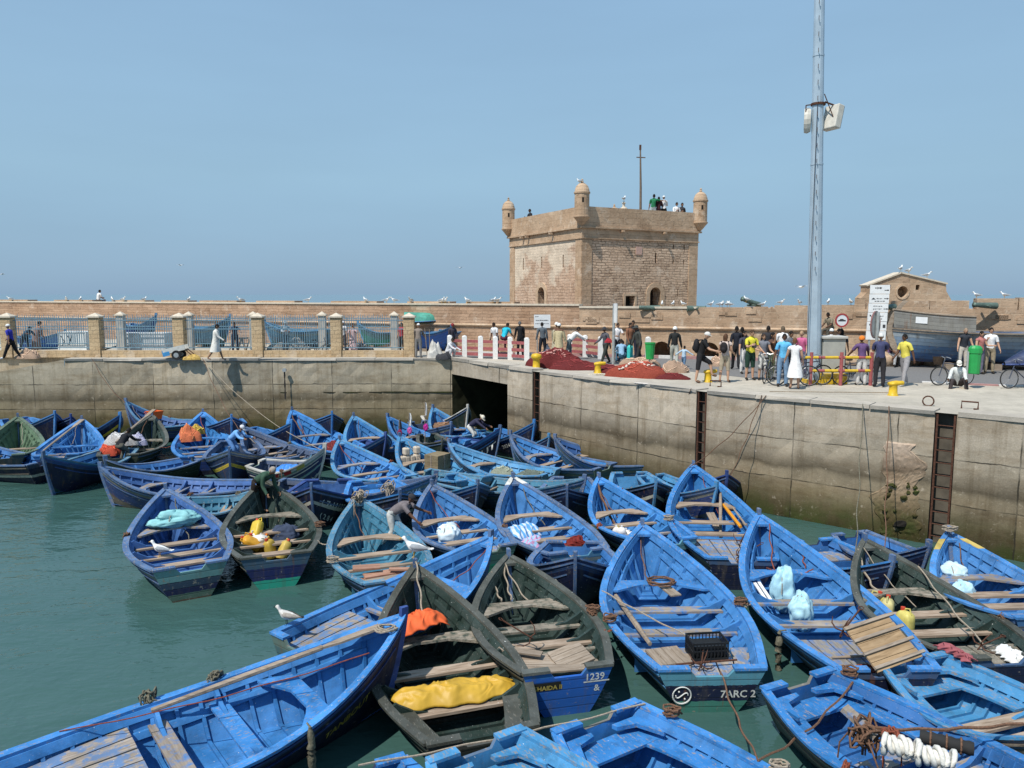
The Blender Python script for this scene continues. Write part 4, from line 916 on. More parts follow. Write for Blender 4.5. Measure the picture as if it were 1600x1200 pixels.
# ------------------------------------------------------------------ quay walls
def wall_panel(mb,p,q,z0=-1.3,z1=Q,u0=0.0,jit=.018,seed=1):
    rnd=random.Random(seed); d=Vector((q.x-p.x,q.y-p.y,0)); L=d.length; d/=L; nrm=Vector((d.y,-d.x,0)); nx=max(1,int(L/.45)); nz=max(1,int((z1-z0)/.4)); rows=[];uv=[]
    for k in range(nz+1):
        z=z0+(z1-z0)*k/nz
        r=[];u=[]
        for i in range(nx+1):
            s_=L*i/nx; o_=rnd.uniform(-jit,jit) if 0<i<nx else 0
            if k==nz: o_-=abs(rnd.gauss(0,.02))
            r.append(Vector((p.x,p.y,0))+d*s_+nrm*o_+Vector((0,0,z))); u.append((u0+s_,z))
        rows.append(r);uv.append(u)
    mb.grid(rows,0,uv); return u0+L
def coping(mb,p,q,seed=3,depth=.7,hh=.05):
    rnd=random.Random(seed); d=Vector((q.x-p.x,q.y-p.y,0)); L=d.length; d/=L; ang=math.atan2(d.y,d.x); n=max(1,round(L/1.9)); inn=Vector((-d.y,d.x,0))
    for i in range(n):
        c_=Vector((p.x,p.y,0))+d*L*(i+.5)/n+inn*(depth/2-.03-rnd.uniform(0,.035)); hz=hh+rnd.uniform(-.015,.015)
        x,y,z=(L/n-.025)/2,depth/2,hz
        vs=[]
        for sx,sy in ((-1,-1),(1,-1),(1,1),(-1,1)):
            for zz in (0,1):
                j=Vector((rnd.uniform(-.012,.012),rnd.uniform(-.03,.03) if sy<0 else 0,0)); vs.append(Matrix.Rotation(ang,3,'Z')@(Vector((sx*x,sy*y,0))+j)+c_+Vector((0,0,Q-.06 if zz==0 else Q+z)))
        mb.add(vs,[(0,2,4,6)[::-1],(1,3,5,7),(0,2,3,1),(2,4,5,3),(4,6,7,5),(6,0,1,7)])
fw=thing('quay_wall','grey stained concrete quay wall on the left, running behind the moored boats','wall')
RZ=Q-.19*(EDGE[1].x-EDGE[0].x)
def ramp_z(x): return max(Q-1.9,Q-.185*max(0,EDGE[1].x-x))
mb=MB(); a_=EDGE[0]; u=(EDGE[1]-EDGE[0]).length; rows=[];uv=[]
for k in range(8):
    r_=[];w_=[]
    for i in range(25):
        x=EDGE[0].x+(EDGE[1].x-EDGE[0].x)*i/24; z=-1.3+(ramp_z(x)+1.3)*k/7; r_.append((x,EDGE[1].y,z)); w_.append((x-EDGE[0].x,z))
    rows.append(r_);uv.append(w_)
mb.grid(rows,0,uv); u=wall_panel(mb,EDGE[1],EDGE[2],u0=u,seed=5); mb.build('wall_face',M_WALLF,fw)
mb=MB(); coping(mb,EDGE[1],EDGE[2]); mb.build('coping',M_COPE,fw)
xs=[EDGE[0].x+(EDGE[1].x-EDGE[0].x)*i/24 for i in range(25)]
mb=MB(); mb.grid([[(x,EDGE[1].y,ramp_z(x)) for x in xs],[(x,EDGE[1].y+RAMPW,ramp_z(x)) for x in xs]]); tag(mb.build('ramp',M_COPE),kind='structure')
mb=MB(); mb.grid([[(x,EDGE[1].y+RAMPW,ramp_z(x)) for x in xs],[(x,EDGE[1].y+RAMPW,Q) for x in xs]],0,[[(x,ramp_z(x)) for x in xs],[(x,Q) for x in xs]]); mb.build('upper_face',M_WALLF,fw)
mb=MB()
# worn ledge and drain hole
a,b=EDGE[1]-Vector((9,0,0)),EDGE[2]
for i in range(24):
    c_=a.lerp(b,(i+.5)/24); mb.box((c_.x,c_.y-.012,2.02+random.uniform(-.015,.015)),(((b-a).length)/24-.01,.06,.05))
mb.build('ledge',M_WALLF,fw)
dp=WY(448,577,EDGE[2].y-.02); mb=MB(); mb.lathe([(.075,-.06),(.095,-.06),(.095,.06),(.075,.06)],12); 
o=mb.build('drain_pipe',M_GALV,fw); o.rotation_euler=(R(90),0,0); o.location=(dp.x,EDGE[1].y-.03,dp.z)
mb=MB(); mb.lathe([(.0,.0),(.075,.0)],12); o2=mb.build('drain_mouth',M_DARK,o); o2.location=(0,0,.03)
mb=MB(); rows=[]
for i in range(9): z=dp.z-.09-1.35*i/8; hw=.035+.012*math.sin(i*2.1); rows.append([(dp.x-hw,EDGE[1].y-.035,z),(dp.x+hw,EDGE[1].y-.035,z)])
mb.grid(rows); mb.build('drain_stain',flat((.03,.028,.025),.6,.3,'stain'),fw)

# culvert bridge
br=thing('culvert_bridge','short concrete bridge over the dark tunnel mouth, white posts along its edge','bridge')
pA,pB=EDGE[2],EDGE[3]; dB=(pB-pA).normalized(); nB=Vector((-dB.y,dB.x,0)); pT=pA+dB*((G(795,574)-pA).dot(dB))
mb=MB(); rows=[];uv=[]
for k in range(3):
    z=Q-.74+.74*k/2; rows.append([Vector((p.x,p.y,z)) for p in (pA,pA.lerp(pT,.5),pT)]); uv.append([(i*1.5+.3,3.9+.0*k) for i in range(3)])
mb.grid(rows,0,uv); mb.build('lintel',M_WALL,br)
mb=MB(); wall_panel(mb,pT,pB,u0=.4,seed=8); mb.build('abutment',M_WALL,br)
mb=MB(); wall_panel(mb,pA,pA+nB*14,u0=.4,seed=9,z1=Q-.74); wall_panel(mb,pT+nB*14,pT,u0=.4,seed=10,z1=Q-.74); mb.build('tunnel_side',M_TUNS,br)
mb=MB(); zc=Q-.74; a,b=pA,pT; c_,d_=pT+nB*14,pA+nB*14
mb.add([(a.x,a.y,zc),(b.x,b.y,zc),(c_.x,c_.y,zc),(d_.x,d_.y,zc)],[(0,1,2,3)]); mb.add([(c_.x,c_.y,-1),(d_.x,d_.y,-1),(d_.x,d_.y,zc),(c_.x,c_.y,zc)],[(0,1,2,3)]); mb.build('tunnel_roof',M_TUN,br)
mb=MB(); coping(mb,pA,pB,hh=.10,depth=.6); mb.build('coping',M_COPE,br)

rw=thing('quay_wall','tall pale concrete quay wall on the right with three iron ladders and a broken patch','wall')
dR=(EDGE[6]-EDGE[3]); dR.z=0; dR.normalize()
def on_edge(px,py): return EDGE[3]+ (EDGE[6]-EDGE[3]).normalized()*((G(px,py)-EDGE[3]).dot((EDGE[6]-EDGE[3]).normalized()))
# follow the slightly bent surveyed edge
PTS=[EDGE[3],EDGE[4],EDGE[5],EDGE[6]]
def along(s):
    for a,b in zip(PTS[:-1],PTS[1:]):
        L=(b-a).length
        if s<=L or b is PTS[-1]: return a+(b-a).normalized()*s,(b-a).normalized()
        s-=L
def s_of(p):
    best=(9e9,0);acc=0
    for a,b in zip(PTS[:-1],PTS[1:]):
        L=(b-a).length; d=(b-a)/L; t=max(0,min(L,(p-a).dot(d))); e=(a+d*t-p).length
        if e<best[0]: best=(e,acc+t)
        acc+=L
    return best[1]
slots=[s_of(G(832,580))+.25,s_of(G(1097,611.5)),s_of(G(1478,646))]; hwid=[.22,.20,.26]
cuts=[0]+[x for s_,w_ in zip(slots,hwid) for x in (s_-w_,s_+w_)]+[sum((b-a).length for a,b in zip(PTS[:-1],PTS[1:]))-.01]
mb=MB(); mc=MB(); uu=0
knots=[0]; acc=0
for a,b in zip(PTS[:-1],PTS[1:]): acc+=(b-a).length; knots.append(acc)
for i in range(0,len(cuts),2):
    ss=[cuts[i]]+[k for k in knots if cuts[i]+.05<k<cuts[i+1]-.05]+[cuts[i+1]]
    for a,b in zip(ss[:-1],ss[1:]):
        if b-a<.06: continue
        p=along(a)[0]; q=along(b)[0]; wall_panel(mb,p,q,u0=a,seed=20+i); coping(mc,p,q,seed=30+i)
mb.build('wall_face',M_WALL,rw); mc.build('coping',M_COPE,rw)
for s_,w_ in zip(slots,hwid):
    p,d=along(s_); nin=Vector((-d.y,d.x,0)); ang=math.atan2(d.y,d.x); mb=MB()
    a=p-d*w_; b=p+d*w_
    for x,y in ((a,a+nin*.3),(a+nin*.3,b+nin*.3),(b+nin*.3,b)): mb.add([(x.x,x.y,-1.2),(y.x,y.y,-1.2),(y.x,y.y,Q),(x.x,x.y,Q)],[(0,1,2,3)])
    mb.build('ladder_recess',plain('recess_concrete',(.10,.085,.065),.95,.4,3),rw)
LADL=['rusty iron ladder in its slot beside the tunnel, farthest from the camera','rusty iron ladder in its slot below the tourist with one foot on a bollard','iron ladder nearest the camera, above the boat with yellow bow patches']
for (s_,w_),lb in zip(zip(slots,hwid),LADL):
    p,d=along(s_); nin=Vector((-d.y,d.x,0)); ang=math.atan2(d.y,d.x)
    ld=thing('ladder',lb,'ladder',(p.x+nin.x*.06,p.y+nin.y*.06,0),ang,'iron ladders in the right quay wall')
    for sx in (-1,1): mb=MB(); mb.box((sx*(w_-.05),0,1.6),(.05,.06,4.0)); mb.build('side_rail',RUST,ld)
    for i in range(11): mb=MB(); z=-.1+.34*i; mb.tube([(-w_+.06,0,z),(w_-.06,0,z)],.016,6); mb.build('rung',RUST,ld)
# spalled patch showing rubble
p,d=along(slots[2]-.95); nout=Vector((d.y,-d.x,0)); mb=MB(); rows=[];uv=[]
for k in range(41):
    z=-.2+2.95*k/40; wid=.58*(1-.30*abs(k/40-.35)*1.6); r=[];w_=[]
    for i in range(21):
        f=i/20*2-1; edge=(abs(f)>.97 or k in(0,40)); x=f*wid*(1+.75*mnoise.noise((z*2.3,9+f,.3))+.25*mnoise.noise((z*7,3+f,.3)))+.16*mnoise.noise((z*1.3,2,5))-.12*(k/40)
        o_=-.03 if edge else .012+.032*abs(mnoise.noise((x*6,z*6,1)))+.02*abs(mnoise.noise((x*15,z*15,4)))
        r.append(p+d*x+nout*o_+Vector((0,0,z-Q))); w_.append((x,z-.25))
    rows.append(r);uv.append(w_)
mb.grid(rows,0,uv); mb.build('exposed_rubble',M_RUBBLE,rw)
mb=MB(); rnd=random.Random(5)
for i in range(22):
    x=rnd.uniform(-.42,.38); z=rnd.uniform(.0,1.6); c_=p+d*x+nout*rnd.uniform(-.02,.03); mb.ball((c_.x,c_.y,z),(rnd.uniform(.05,.12),rnd.uniform(.04,.07),rnd.uniform(.04,.08)),7,5,0,.25,seed=i)
mb.build('loose_stone',M_RUBBLE,rw)
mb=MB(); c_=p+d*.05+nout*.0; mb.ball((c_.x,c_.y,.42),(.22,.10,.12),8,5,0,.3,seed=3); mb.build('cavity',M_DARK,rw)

# ------------------------------------------------------------------ rampart
def carve(o,cutters):
    dg=None
    for c_ in cutters:
        b=o.modifiers.new('cut','BOOLEAN'); b.operation='DIFFERENCE'; b.solver='EXACT'; b.object=c_
    dg=bpy.context.evaluated_depsgraph_get(); me=bpy.data.meshes.new_from_object(o.evaluated_get(dg)); o.modifiers.clear(); old=o.data; o.data=me
    for c_ in cutters: bpy.data.objects.remove(c_)
def arch_cut(x,z0,w,h,y0,y1,M):
    """upright arch through local y; M places it"""
    pr=[(x-w/2,z0),(x+w/2,z0)]+[(x+w/2*math.cos(a),z0+h-w/2+w/2*math.sin(a)) for a in [math.pi*i/10 for i in range(11)]]
    mb=MB(); n=len(pr); vs=[(a,y0,b) for a,b in pr]+[(a,y1,b) for a,b in pr]
    mb.add(vs,[tuple(range(n)),tuple(range(n,2*n))[::-1]]+[(i,n+i,n+(i+1)%n,(i+1)%n) for i in range(n)])
    o=mb.build('cut',M_DARK); o.matrix_world=M; return o
def mat_local(p,d): return Matrix.Translation((p.x,p.y,0))@Matrix.Rotation(math.atan2(d.y,d.x),4,'Z')
A0=Vector((-75,75.2,0)); P1=Vector((3.54,40.5,0)); P2=Vector((22.7,34.0,0)); P3=P2+(P2-P1).normalized()*45
def rampart(p,q,ztop,label,mat,cuts=(),cornz=5.08):
    d=(q-p); L=d.length; d.normalize(); Mx=mat_local(p,d)
    root=thing('rampart_wall',label,'wall',(p.x,p.y,0),math.atan2(d.y,d.x))
    mb=MB(); mb.box((L/2,1.5,(ztop+Q-.5)/2),(L,3.0,ztop-Q+.5))
    o=mb.build('wall_face',mat,root); bpy.context.view_layer.update()
    if cuts: carve(o,[arch_cut(*c_,-.6,1.4,Mx) for c_ in cuts])
    mb=MB(); pr=[(-.02,cornz-.06),(-.10,cornz-.02),(-.12,cornz+.03),(-.09,cornz+.08),(-.02,cornz+.11)]
    mb.grid([[(x,y,z) for x in (0,L*.33,L*.66,L)] for y,z in pr]); mb.build('cornice',M_ASH,root)
    return root,L,d
rl,LL,dl=rampart(A0,P1,6.22,'long sandstone rampart wall on the left, a row of gulls along its top',M_RAMPL)
mb=MB(); x=0; rnd=random.Random(2)
mb.box((LL/2,.25,6.25),(LL,.62,.09)); mb.build('parapet_cap',M_CAP,rl)
while x<LL-4:
    w_=rnd.uniform(2.4,4.2)
    if x>LL*.3: mb=MB(); mb.box((x+w_/2,.85,6.31),(w_,.8,.17)); mb.build('parapet_slab',M_ASH,rl)
    x+=w_+rnd.uniform(1,3)
dd=(P2-P1).normalized()
def xr(px,Y=None):      # local x on the right rampart seen at pixel column px
    k=(px-800)/FPX/ray(px,480).y; s_=(k*P1.y-P1.x)/(dd.x-k*dd.y); return s_
rr,LR,drr=rampart(P1,P3,6.12,'sandstone rampart wall on the right with battlements and a round-arched base',M_RAMP,
    cuts=[(xr(1035),Q+.02,.95,.75),(xr(1110),Q+.02,.95,.75),(xr(1256),Q+.02,.8,.6)])
def merlon(px0,px1,z1,name='merlon',y=.35,th=.7,z0=6.12):
    a,b=xr(px0),xr(px1); mb=MB(); mb.box(((a+b)/2,y,(z0+z1)/2),(b-a,th,z1-z0)); mb.build(name,M_RAMP,rr)
for a,b,z in ((1092,1160,6.16),(1163,1200,6.2),(1204,1208,6.2),(1210,1282,6.27),(1284,1352,6.30),(1354,1392,6.42),(1393,1452,6.50),(1453,1514,6.52),(1526,1590,6.62),(1592,1760,6.66),(1775,1990,6.66),(2005,2300,6.66)): merlon(a,b,z)
mb=MB(); a,b=xr(905),xr(1090); mb.box(((a+b)/2,.2,6.14),(b-a,.5,.1)); mb.build('parapet_cap',M_CAP,rr)
rnd=random.Random(8)
for i in range(26):      # proud and missing blocks, for an eroded face
    x=rnd.uniform(0,38); z=rnd.uniform(5.3,6.0); mb=MB() if i==0 else mb; mb.box((x,-.01,z),(rnd.uniform(.4,.9),.06,rnd.uniform(.16,.3)))
mb.build('proud_block',M_RAMP,rr)

# ------------------------------------------------------------------ tower
TC=Vector((3.96,44.0,0)); dx=Vector((1,.5,0)).normalized(); TM=mat_local(TC,dx)
tw=thing('fortress_tower','square stone harbour tower with domed corner turrets and people on its roof','tower',TC,math.atan2(dx.y,dx.x))
WX,WYY=8.25,9.1
mb=MB(); mb.box((WX/2,WYY/2,6.6),(WX,WYY,6.8)); body=mb.build('tower_wall',[M_RUB,M_PLA],tw); bpy.context.view_layer.update()
Rm=TM
Lm=TM@Matrix.Rotation(R(90),4,'Z')    # local x runs along the left face; -y(local) points inwards -> use +y range
cl=[arch_cut(5.15,5.6,.80,1.62,-.5,.8,Rm),arch_cut(3.33,6.1,.66,.60,-.5,.6,Rm)]
def boxcut(x,z,w,h,y0,y1,M):
    mb=MB(); mb.box((x,(y0+y1)/2,z),(w,y1-y0,h)); o=mb.build('cut',M_DARK); o.matrix_world=M; return o
cl[1]=(bpy.data.objects.remove(cl[1]),boxcut(3.33,6.40,.66,.60,-.5,.6,Rm))[1]
cl+= [boxcut(5.15,8.95,.13,.58,-.5,.5,Rm)]+[boxcut(x,z,.09,.26,-.5,.4,Rm) for x in (6.45,7.25) for z in (9.65,8.75)]+[boxcut(6.85,6.9,.07,.42,-.5,.4,Rm)]
cl+= [arch_cut(4.72,5.6,.85,1.65,-.8,.5,Lm)]+[boxcut(x,8.75,.12,.75,-.5,.5,Lm) for x in (2.1,4.75,7.2)]
carve(body,cl)
for p in body.data.polygons: p.material_index=1 if (p.normal.x<-.7 and p.center.x<.05) else 0
def arch_ring(x,z0,w,h,t,y,name,M2=None):
    mb=MB(); out=[];inn=[]
    pr=lambda w_,h_:[(x-w_/2,z0)]+[(x-w_/2*math.cos(a),z0+h_-w_/2+w_/2*math.sin(a)) for a in [math.pi*i/12 for i in range(13)]]+[(x+w_/2,z0)]
    o_=pr(w+2*t,h+t); i_=pr(w,h)
    for y_ in (y,): 
        rows=[[Vector((a,y+.06,b)) for a,b in o_],[Vector((a,y,b)) for a,b in o_],[Vector((a,y,b)) for a,b in i_],[Vector((a,y+.2,b)) for a,b in i_]]
    if M2 is not None: rows=[[M2@p for p in r] for r in rows]
    mb.grid(rows); return mb.build(name,M_ASH,tw)
arch_ring(5.15,5.6,.80,1.62,.28,-.05,'doorway_arch')
L3=Matrix(((0,1,0),(1,0,0),(0,0,1)))          # swaps to the left face (x out, y along)
arch_ring(4.72,5.6,.85,1.65,.30,-.05,'doorway_arch',L3)
mb=MB(); mb.box((5.15,.75,6.4),(.78,.02,1.6)); mb.build('door',flat((.03,.022,.018),.8,.3,'door'),tw)
mb=MB(); mb.box((.75,4.72,6.4),(.02,.83,1.6)); mb.build('door',flat((.16,.09,.07),.8,.3,'door'),tw)
mb=MB(); mb.box((3.33,.5,6.4),(.64,.02,.58)); mb.build('window_shutter',flat((.02,.018,.014),.8,.3,'door'),tw)
mb=MB(); 
for x,z,w,h in ((3.33,6.78,.95,.13),(2.93,6.4,.13,.64),(3.73,6.4,.13,.64)): mb.box((x,-.01,z),(w,.08,h))
mb.build('window_surround',M_ASH,tw)
mb=MB(); mb.box((3.9,-.01,9.35),(.42,.06,.45)); mb.build('plaque',plain('plaque_stone',(.50,.33,.27),.9,.15),tw)
e=.035
for nm,z0,z1,ee in (('frieze_band',10.0,10.55,.05),('parapet',10.55,11.72,.09)):
    mb=MB(); th=.5
    for c_,d_ in (((WX/2,th/2-ee,(z0+z1)/2),(WX+2*ee,th,z1-z0)),((WX/2,WYY-th/2+ee,(z0+z1)/2),(WX+2*ee,th,z1-z0)),((th/2-ee,WYY/2,(z0+z1)/2),(th,WYY-2*th+2*ee-.002,z1-z0)),((WX-th/2+ee,WYY/2,(z0+z1)/2),(th,WYY-2*th+2*ee-.002,z1-z0))): mb.box(c_,d_)
    mb.build(nm,M_ASH,tw)
mb=MB(); mb.box((WX/2,WYY/2,10.56),(WX-.9,WYY-.9,.12)); mb.build('roof_terrace',M_CAP,tw)
mb=MB()
for z,o_,h in ((10.56,.19,.10),(9.97,.10,.06)):
    for c_,d_ in (((WX/2,-o_/2+.02,z),(WX+2*o_,o_+.04,h)),((-o_/2+.02,WYY/2+.05,z),(o_+.04,WYY+2*o_-.16,h))): mb.box(c_,d_)
mb.build('string_course',M_ASH,tw)
mb=MB()
for x,y in ((0,0),(WX,0),(0,WYY)):
    s1=1 if x==0 else -1; s2=1 if y==0 else -1
    if y==0: mb=MB(); mb.box((x+s1*.30,-.015,6.95),(.66,.06,6.0)); mb.build('quoin',M_ASH,tw)
    if x==0: mb=MB(); mb.box((-.018,y+s2*.32,6.95),(.06,.66,5.99)); mb.build('quoin',M_ASH,tw)
for x,y in ((2.6,0),(5.6,0)):
    mb=MB(); mb.box((x,-.18,10.42),(.13,.34,.10)); mb.build('waterspout',M_ASH,tw)
for y in (3.2,6.3,7.0):
    mb=MB(); mb.box((-.18,y,10.42),(.34,.13,.10)); mb.build('waterspout',M_ASH,tw)
for (x,y) in ((-.10,-.10),(WX+.08,-.10),(-.10,WYY+.08),(WX+.08,WYY+.08)):
    mb=MB(); mb.lathe([(.06,10.62),(.20,10.78),(.36,10.98),(.43,11.06),(.47,11.10),(.47,11.16),(.42,11.18),(.415,12.36),(.46,12.40),(.46,12.48),(.42,12.50),(.40,12.62),(.33,12.80),(.20,12.93),(.07,12.99),(.09,13.03),(.05,13.1),(.07,13.15),(.0,13.22)],20,(x,y,0))
    t_=mb.build('turret',M_ASH,tw,smooth=False)
    mb=MB(); a=math.atan2(-1,-.45); mb.box((x+.405*math.cos(a),y+.405*math.sin(a),12.02),(.04,.10,.26),0,Matrix.Rotation(a,3,'Z')); mb.build('loophole',M_DARK,t_)
tp=lambda x,y,z: TM@Vector((x,y,z))
fp=thing('flagpole','bare wooden pole with a short crossbar on the tower roof','pole',tp(5.15,1.6,10.62)); 
mb=MB(); mb.tube([(0,0,0),(-.03,0,2.6),(-.10,0,5.1)],[.085,.07,.04],8); mb.build('pole',plain('pole_wood',(.16,.12,.09),.9,.3),fp)
mb=MB(); mb.tube([(-.32,0,4.42),(.22,0,4.40)],.035,6); mb.build('crossbar',plain('pole_wood_b',(.15,.11,.09),.9,.3),fp)
mb=MB(); mb.box((-.1,0,5.0),(.12,.08,.3)); mb.build('pole_head',RUST,fp)
fs=thing('roof_finial','small whitewashed stone finial in the middle of the tower parapet','finial',tp(3.0,.3,11.72)); mb=MB(); mb.lathe([(.22,0),(.2,.08),(.09,.14),(.07,.3),(.12,.36),(.0,.46)],10); mb.build('finial',M_CAP,fs)

# gable of the gate behind the right wall
gp=WY(1355,447,43.5); gq=WY(1478,447,43.5); gd=Vector((1,.0,0)); gw=gq.x-gp.x
gh=thing('gatehouse','sandstone gable with a round window rising behind the right rampart','building',(gp.x,43.5,0))
ap=WY(1408,427,43.5).z; el=WY(1355,447,43.5).z; er=WY(1478,444,43.5).z; ax=WY(1408,427,43.5).x-gp.x
mb=MB(); pr=[(-.35,5),(-.30,6.6),(0,el-.35),(0,el),(ax,ap),(gw,er),(gw+.05,er-.4),(gw+.35,6.5),(gw+.5,5)]; n=len(pr)
mb.add([(x,0,z) for x,z in pr]+[(x,.8,z) for x,z in pr],[tuple(range(n)),tuple(range(n,2*n))[::-1]]+[(i,n+i,n+(i+1)%n,(i+1)%n) for i in range(n)])
go=mb.build('gable_wall',M_RAMP,gh); bpy.context.view_layer.update()
GM=Matrix.Translation((gp.x,43.5,0)); cz=WY(1410,456,43.5)
pc=MB(); cx_=cz.x-gp.x; k=16; vs=[(cx_+.30*math.cos(2*math.pi*i/k),-.3,cz.z+.33*math.sin(2*math.pi*i/k)) for i in range(k)]; vs+=[(x,.62,z) for x,y,z in vs]
pc.add(vs,[tuple(range(k)),tuple(range(k,2*k))[::-1]]+[(i,k+i,k+(i+1)%k,(i+1)%k) for i in range(k)]); rc=pc.build('cut',M_DARK); rc.matrix_world=GM
sq=[boxcut(WY(x,449,43.5).x-gp.x,WY(x,449,43.5).z,.22,.28,-.3,.5,GM) for x in (1389,1434)]
carve(go,[rc]+sq)
mb=MB(); rows=[[(cx_+r_*math.cos(2*math.pi*i/k),y,cz.z+r_*1.08*math.sin(2*math.pi*i/k)) for i in range(k)] for r_,y in ((.40,.0),(.40,-.04),(.30,-.04),(.30,.1))]; mb.grid(rows,closed=True); mb.build('window_ring',M_ASH,gh)
mb=MB()
for (x0,z0),(x1,z1) in (((-.05,el),(ax,ap)),((ax,ap),(gw+.05,er))):
    a=math.atan2(z1-z0,x1-x0); L_=math.hypot(x1-x0,z1-z0); mb.box(((x0+x1)/2,.4,(z0+z1)/2+.03),(L_+.02,.95,.08),0,Matrix.Rotation(-a,3,'Y'))
mb.build('gable_coping',M_CAP,gh)
# cannons
M_CAN=plain('hazed_bronze',(.12,.17,.14),.6,.3,8,.4,.4)  # bronze green lightened: haze over the rampart is put into the colour
def cannon(p,ang,el_,label,L_=1.0):
    o=thing('cannon',label,'cannon',p,ang,'cannons on the rampart'); mb=MB()
    path=[(-L_*.5,0,0),(-L_*.1,0,L_*.4*math.sin(el_)),(L_*.5*1,0,L_*math.sin(el_)),(L_*.5+.06,0,L_*math.sin(el_)+.06*math.sin(el_)),(L_*.5+.07,0,L_*math.sin(el_)+.06*math.sin(el_)),(L_*.5+.0,0,L_*math.sin(el_))]
    mb.tube(path,[.15,.13,.10,.125,.07,.065],12); mb.build('barrel',M_CAN,o,smooth=True)
    mb=MB(); mb.tube([(0,-.3,.0),(0,.3,.0)],.05,8); mb.build('trunnion',M_CAN,o); return o
c_=WY(1540,478,34.1); cannon((c_.x,c_.y,c_.z),R(185),.05,'green bronze cannon jutting from the gap in the battlements at the far right')
c_=WY(1180,474,37.4); cannon((c_.x,c_.y+.6,c_.z-.10),R(200),.30,'green bronze cannon pointing up over the rampart left of the blue mast')
c_=WY(1016,481.5,39.3); cannon((c_.x,c_.y,c_.z),R(185),.03,'green cannon lying on the parapet below the tower doorway')
c_=WY(1087,482,38.7); cannon((c_.x,c_.y,c_.z),R(5),.02,'green cannon at the right-hand corner of the tower foot',.9)
c_=WY(1386,480,35.6); cannon((c_.x,c_.y-.1,c_.z),R(-170),.03,'cannon barrel partly hidden behind the direction board',.7)
# ------------------------------------------------------------------ fence on the left quay
M_PILG=plain('grey_pillar',(.36,.35,.32),.9,.2,4)
FY=G(400,558).y
def fx(px,Y=FY): return (px-800)/FPX/ray(px,558).y*Y
def pillar(px,Y,label,grp,w_=.52,m_=None):
    o=thing('stone_pillar',label,'pillar',(fx(px,Y),Y,Q),0,grp)
    mb=MB(); mb.box((0,0,1.0),(w_,w_*.92,2.0)); mb.build('shaft',m_ or M_PIL,o)
    mb=MB(); mb.box((0,0,2.03),(w_+.13,w_+.08,.07)); mb.build('cap_slab',M_CAP,o)
    mb=MB(); mb.add([(-w_*.58,-w_*.55,2.066),(w_*.58,-w_*.55,2.066),(w_*.58,w_*.55,2.066),(-w_*.58,w_*.55,2.066),(0,0,2.24)],[(0,1,4),(1,2,4),(2,3,4),(3,0,4)]); mb.build('cap',M_CAP,o)
PX=[-116,16,153,283,405,527,640]
for i,px in enumerate(PX[1:]): pillar(px,FY,'%s stone pillar from the left in the front row of the harbour fence'%ORD[i],'front fence pillars')
FR=FY+3.2; PR=[-80,192,298,398,505,617]
for i,px in enumerate(PR[1:]): pillar(px,FR,'%s pillar from the left in the rear row behind the harbour fence'%ORD[i],'rear fence pillars',.38,M_PILG)
def fence(px0,px1,Y,label,grp,base=True):
    x0,x1=fx(px0,Y)+.28,fx(px1,Y)-.28; w=x1-x0
    o=thing('iron_fence',label,'fence',(x0,Y,Q),0,grp)
    if base: mb=MB(); mb.box((w/2,0,.17),(w,.36,.34)); mb.build('base_wall',M_PIL,o)
    n=max(4,int(w/.118)); mb=MB()
    for i in range(1,n):
        x=w*i/n; h=1.78 if i%2 else 1.72; mb.box((x,0,.40+h/2-.02),(.018,.018,h-.3)); 
        mb.add([(x-.02,0,.40+h-.19),(x,-.012,.40+h-.19),(x+.02,0,.40+h-.19),(x,.012,.40+h-.19),(x,0,.40+h-.06)],[(0,1,4),(1,2,4),(2,3,4),(3,0,4)])
    mb.build('bar_panel',M_BAR,o)
    for z in (.48,1.42,1.86): mb=MB(); mb.box((w/2,.0,z),(w,.035,.045)); mb.build('rail',M_BAR,o)
NM=['leftmost','second','third','fourth','fifth','sixth']
for i,(a,b) in enumerate(zip(PX[:-1],PX[1:])): fence(a,b,FY,'%s panel of blue iron bars from the left in the front fence row'%(NM[i] if i else 'leftmost'),'front iron fence panels')
for i,(a,b) in enumerate(zip(PR[:-1],PR[1:])): fence(a,b,FR,'%s panel of blue iron bars from the left in the rear fence row'%NM[i],'rear iron fence panels',False)

# ------------------------------------------------------------------ things in the boatyard behind the fence
def box_thing(name,label,cat,px,py,size,m,rz=0,Y=None,part='panel',lid=None,group=None):
    p=G(px,py); o=thing(name,label,cat,p,rz,group); w,d,h=size
    mb=MB(); mb.box((0,0,h/2),(w,d,h)); mb.build(part,m,o,bevel=.02)
    mb=MB()
    for sx in (-1,1):
        for sy in (-1,1): mb.box((sx*w/2,sy*d/2,h/2),(.06,.06,h+.03))
    for sz in (.04,h-.02): mb.box((0,-d/2-.006,sz),(w,.04,.07)); mb.box((0,d/2+.006,sz),(w,.04,.07))
    mb.build('frame',lid or m,o); return o
M_WHB=plain('white_board',(.74,.75,.73),.7,.15,6); M_GREYB=plain('grey_board',(.52,.54,.55),.7,.2,6)
box_thing('storage_bin','large white storage bin with dark scribbled marks behind the fence','bin',121,549.5,(1.5,.9,1.12),M_WHB)
o=box_thing('storage_bin','long pale grey slatted bin behind the second fence panel','bin',227,548.5,(2.65,.9,1.02),M_GREYB)
mb=MB(); pth=[(-.55,.85),(-.35,.55),(-.4,.3)]; 
for pa in ([(-.6,-.46,.9),(-.42,-.46,.6),(-.56,-.46,.35)],[(-.25,-.46,.92),(-.05,-.46,.62)],[(0,-.46,.92),(-.2,-.46,.4)]): mb.tube(pa,.02,5)
mb.build('painted_mark',M_INK,bpy.data.objects['storage_bin'])
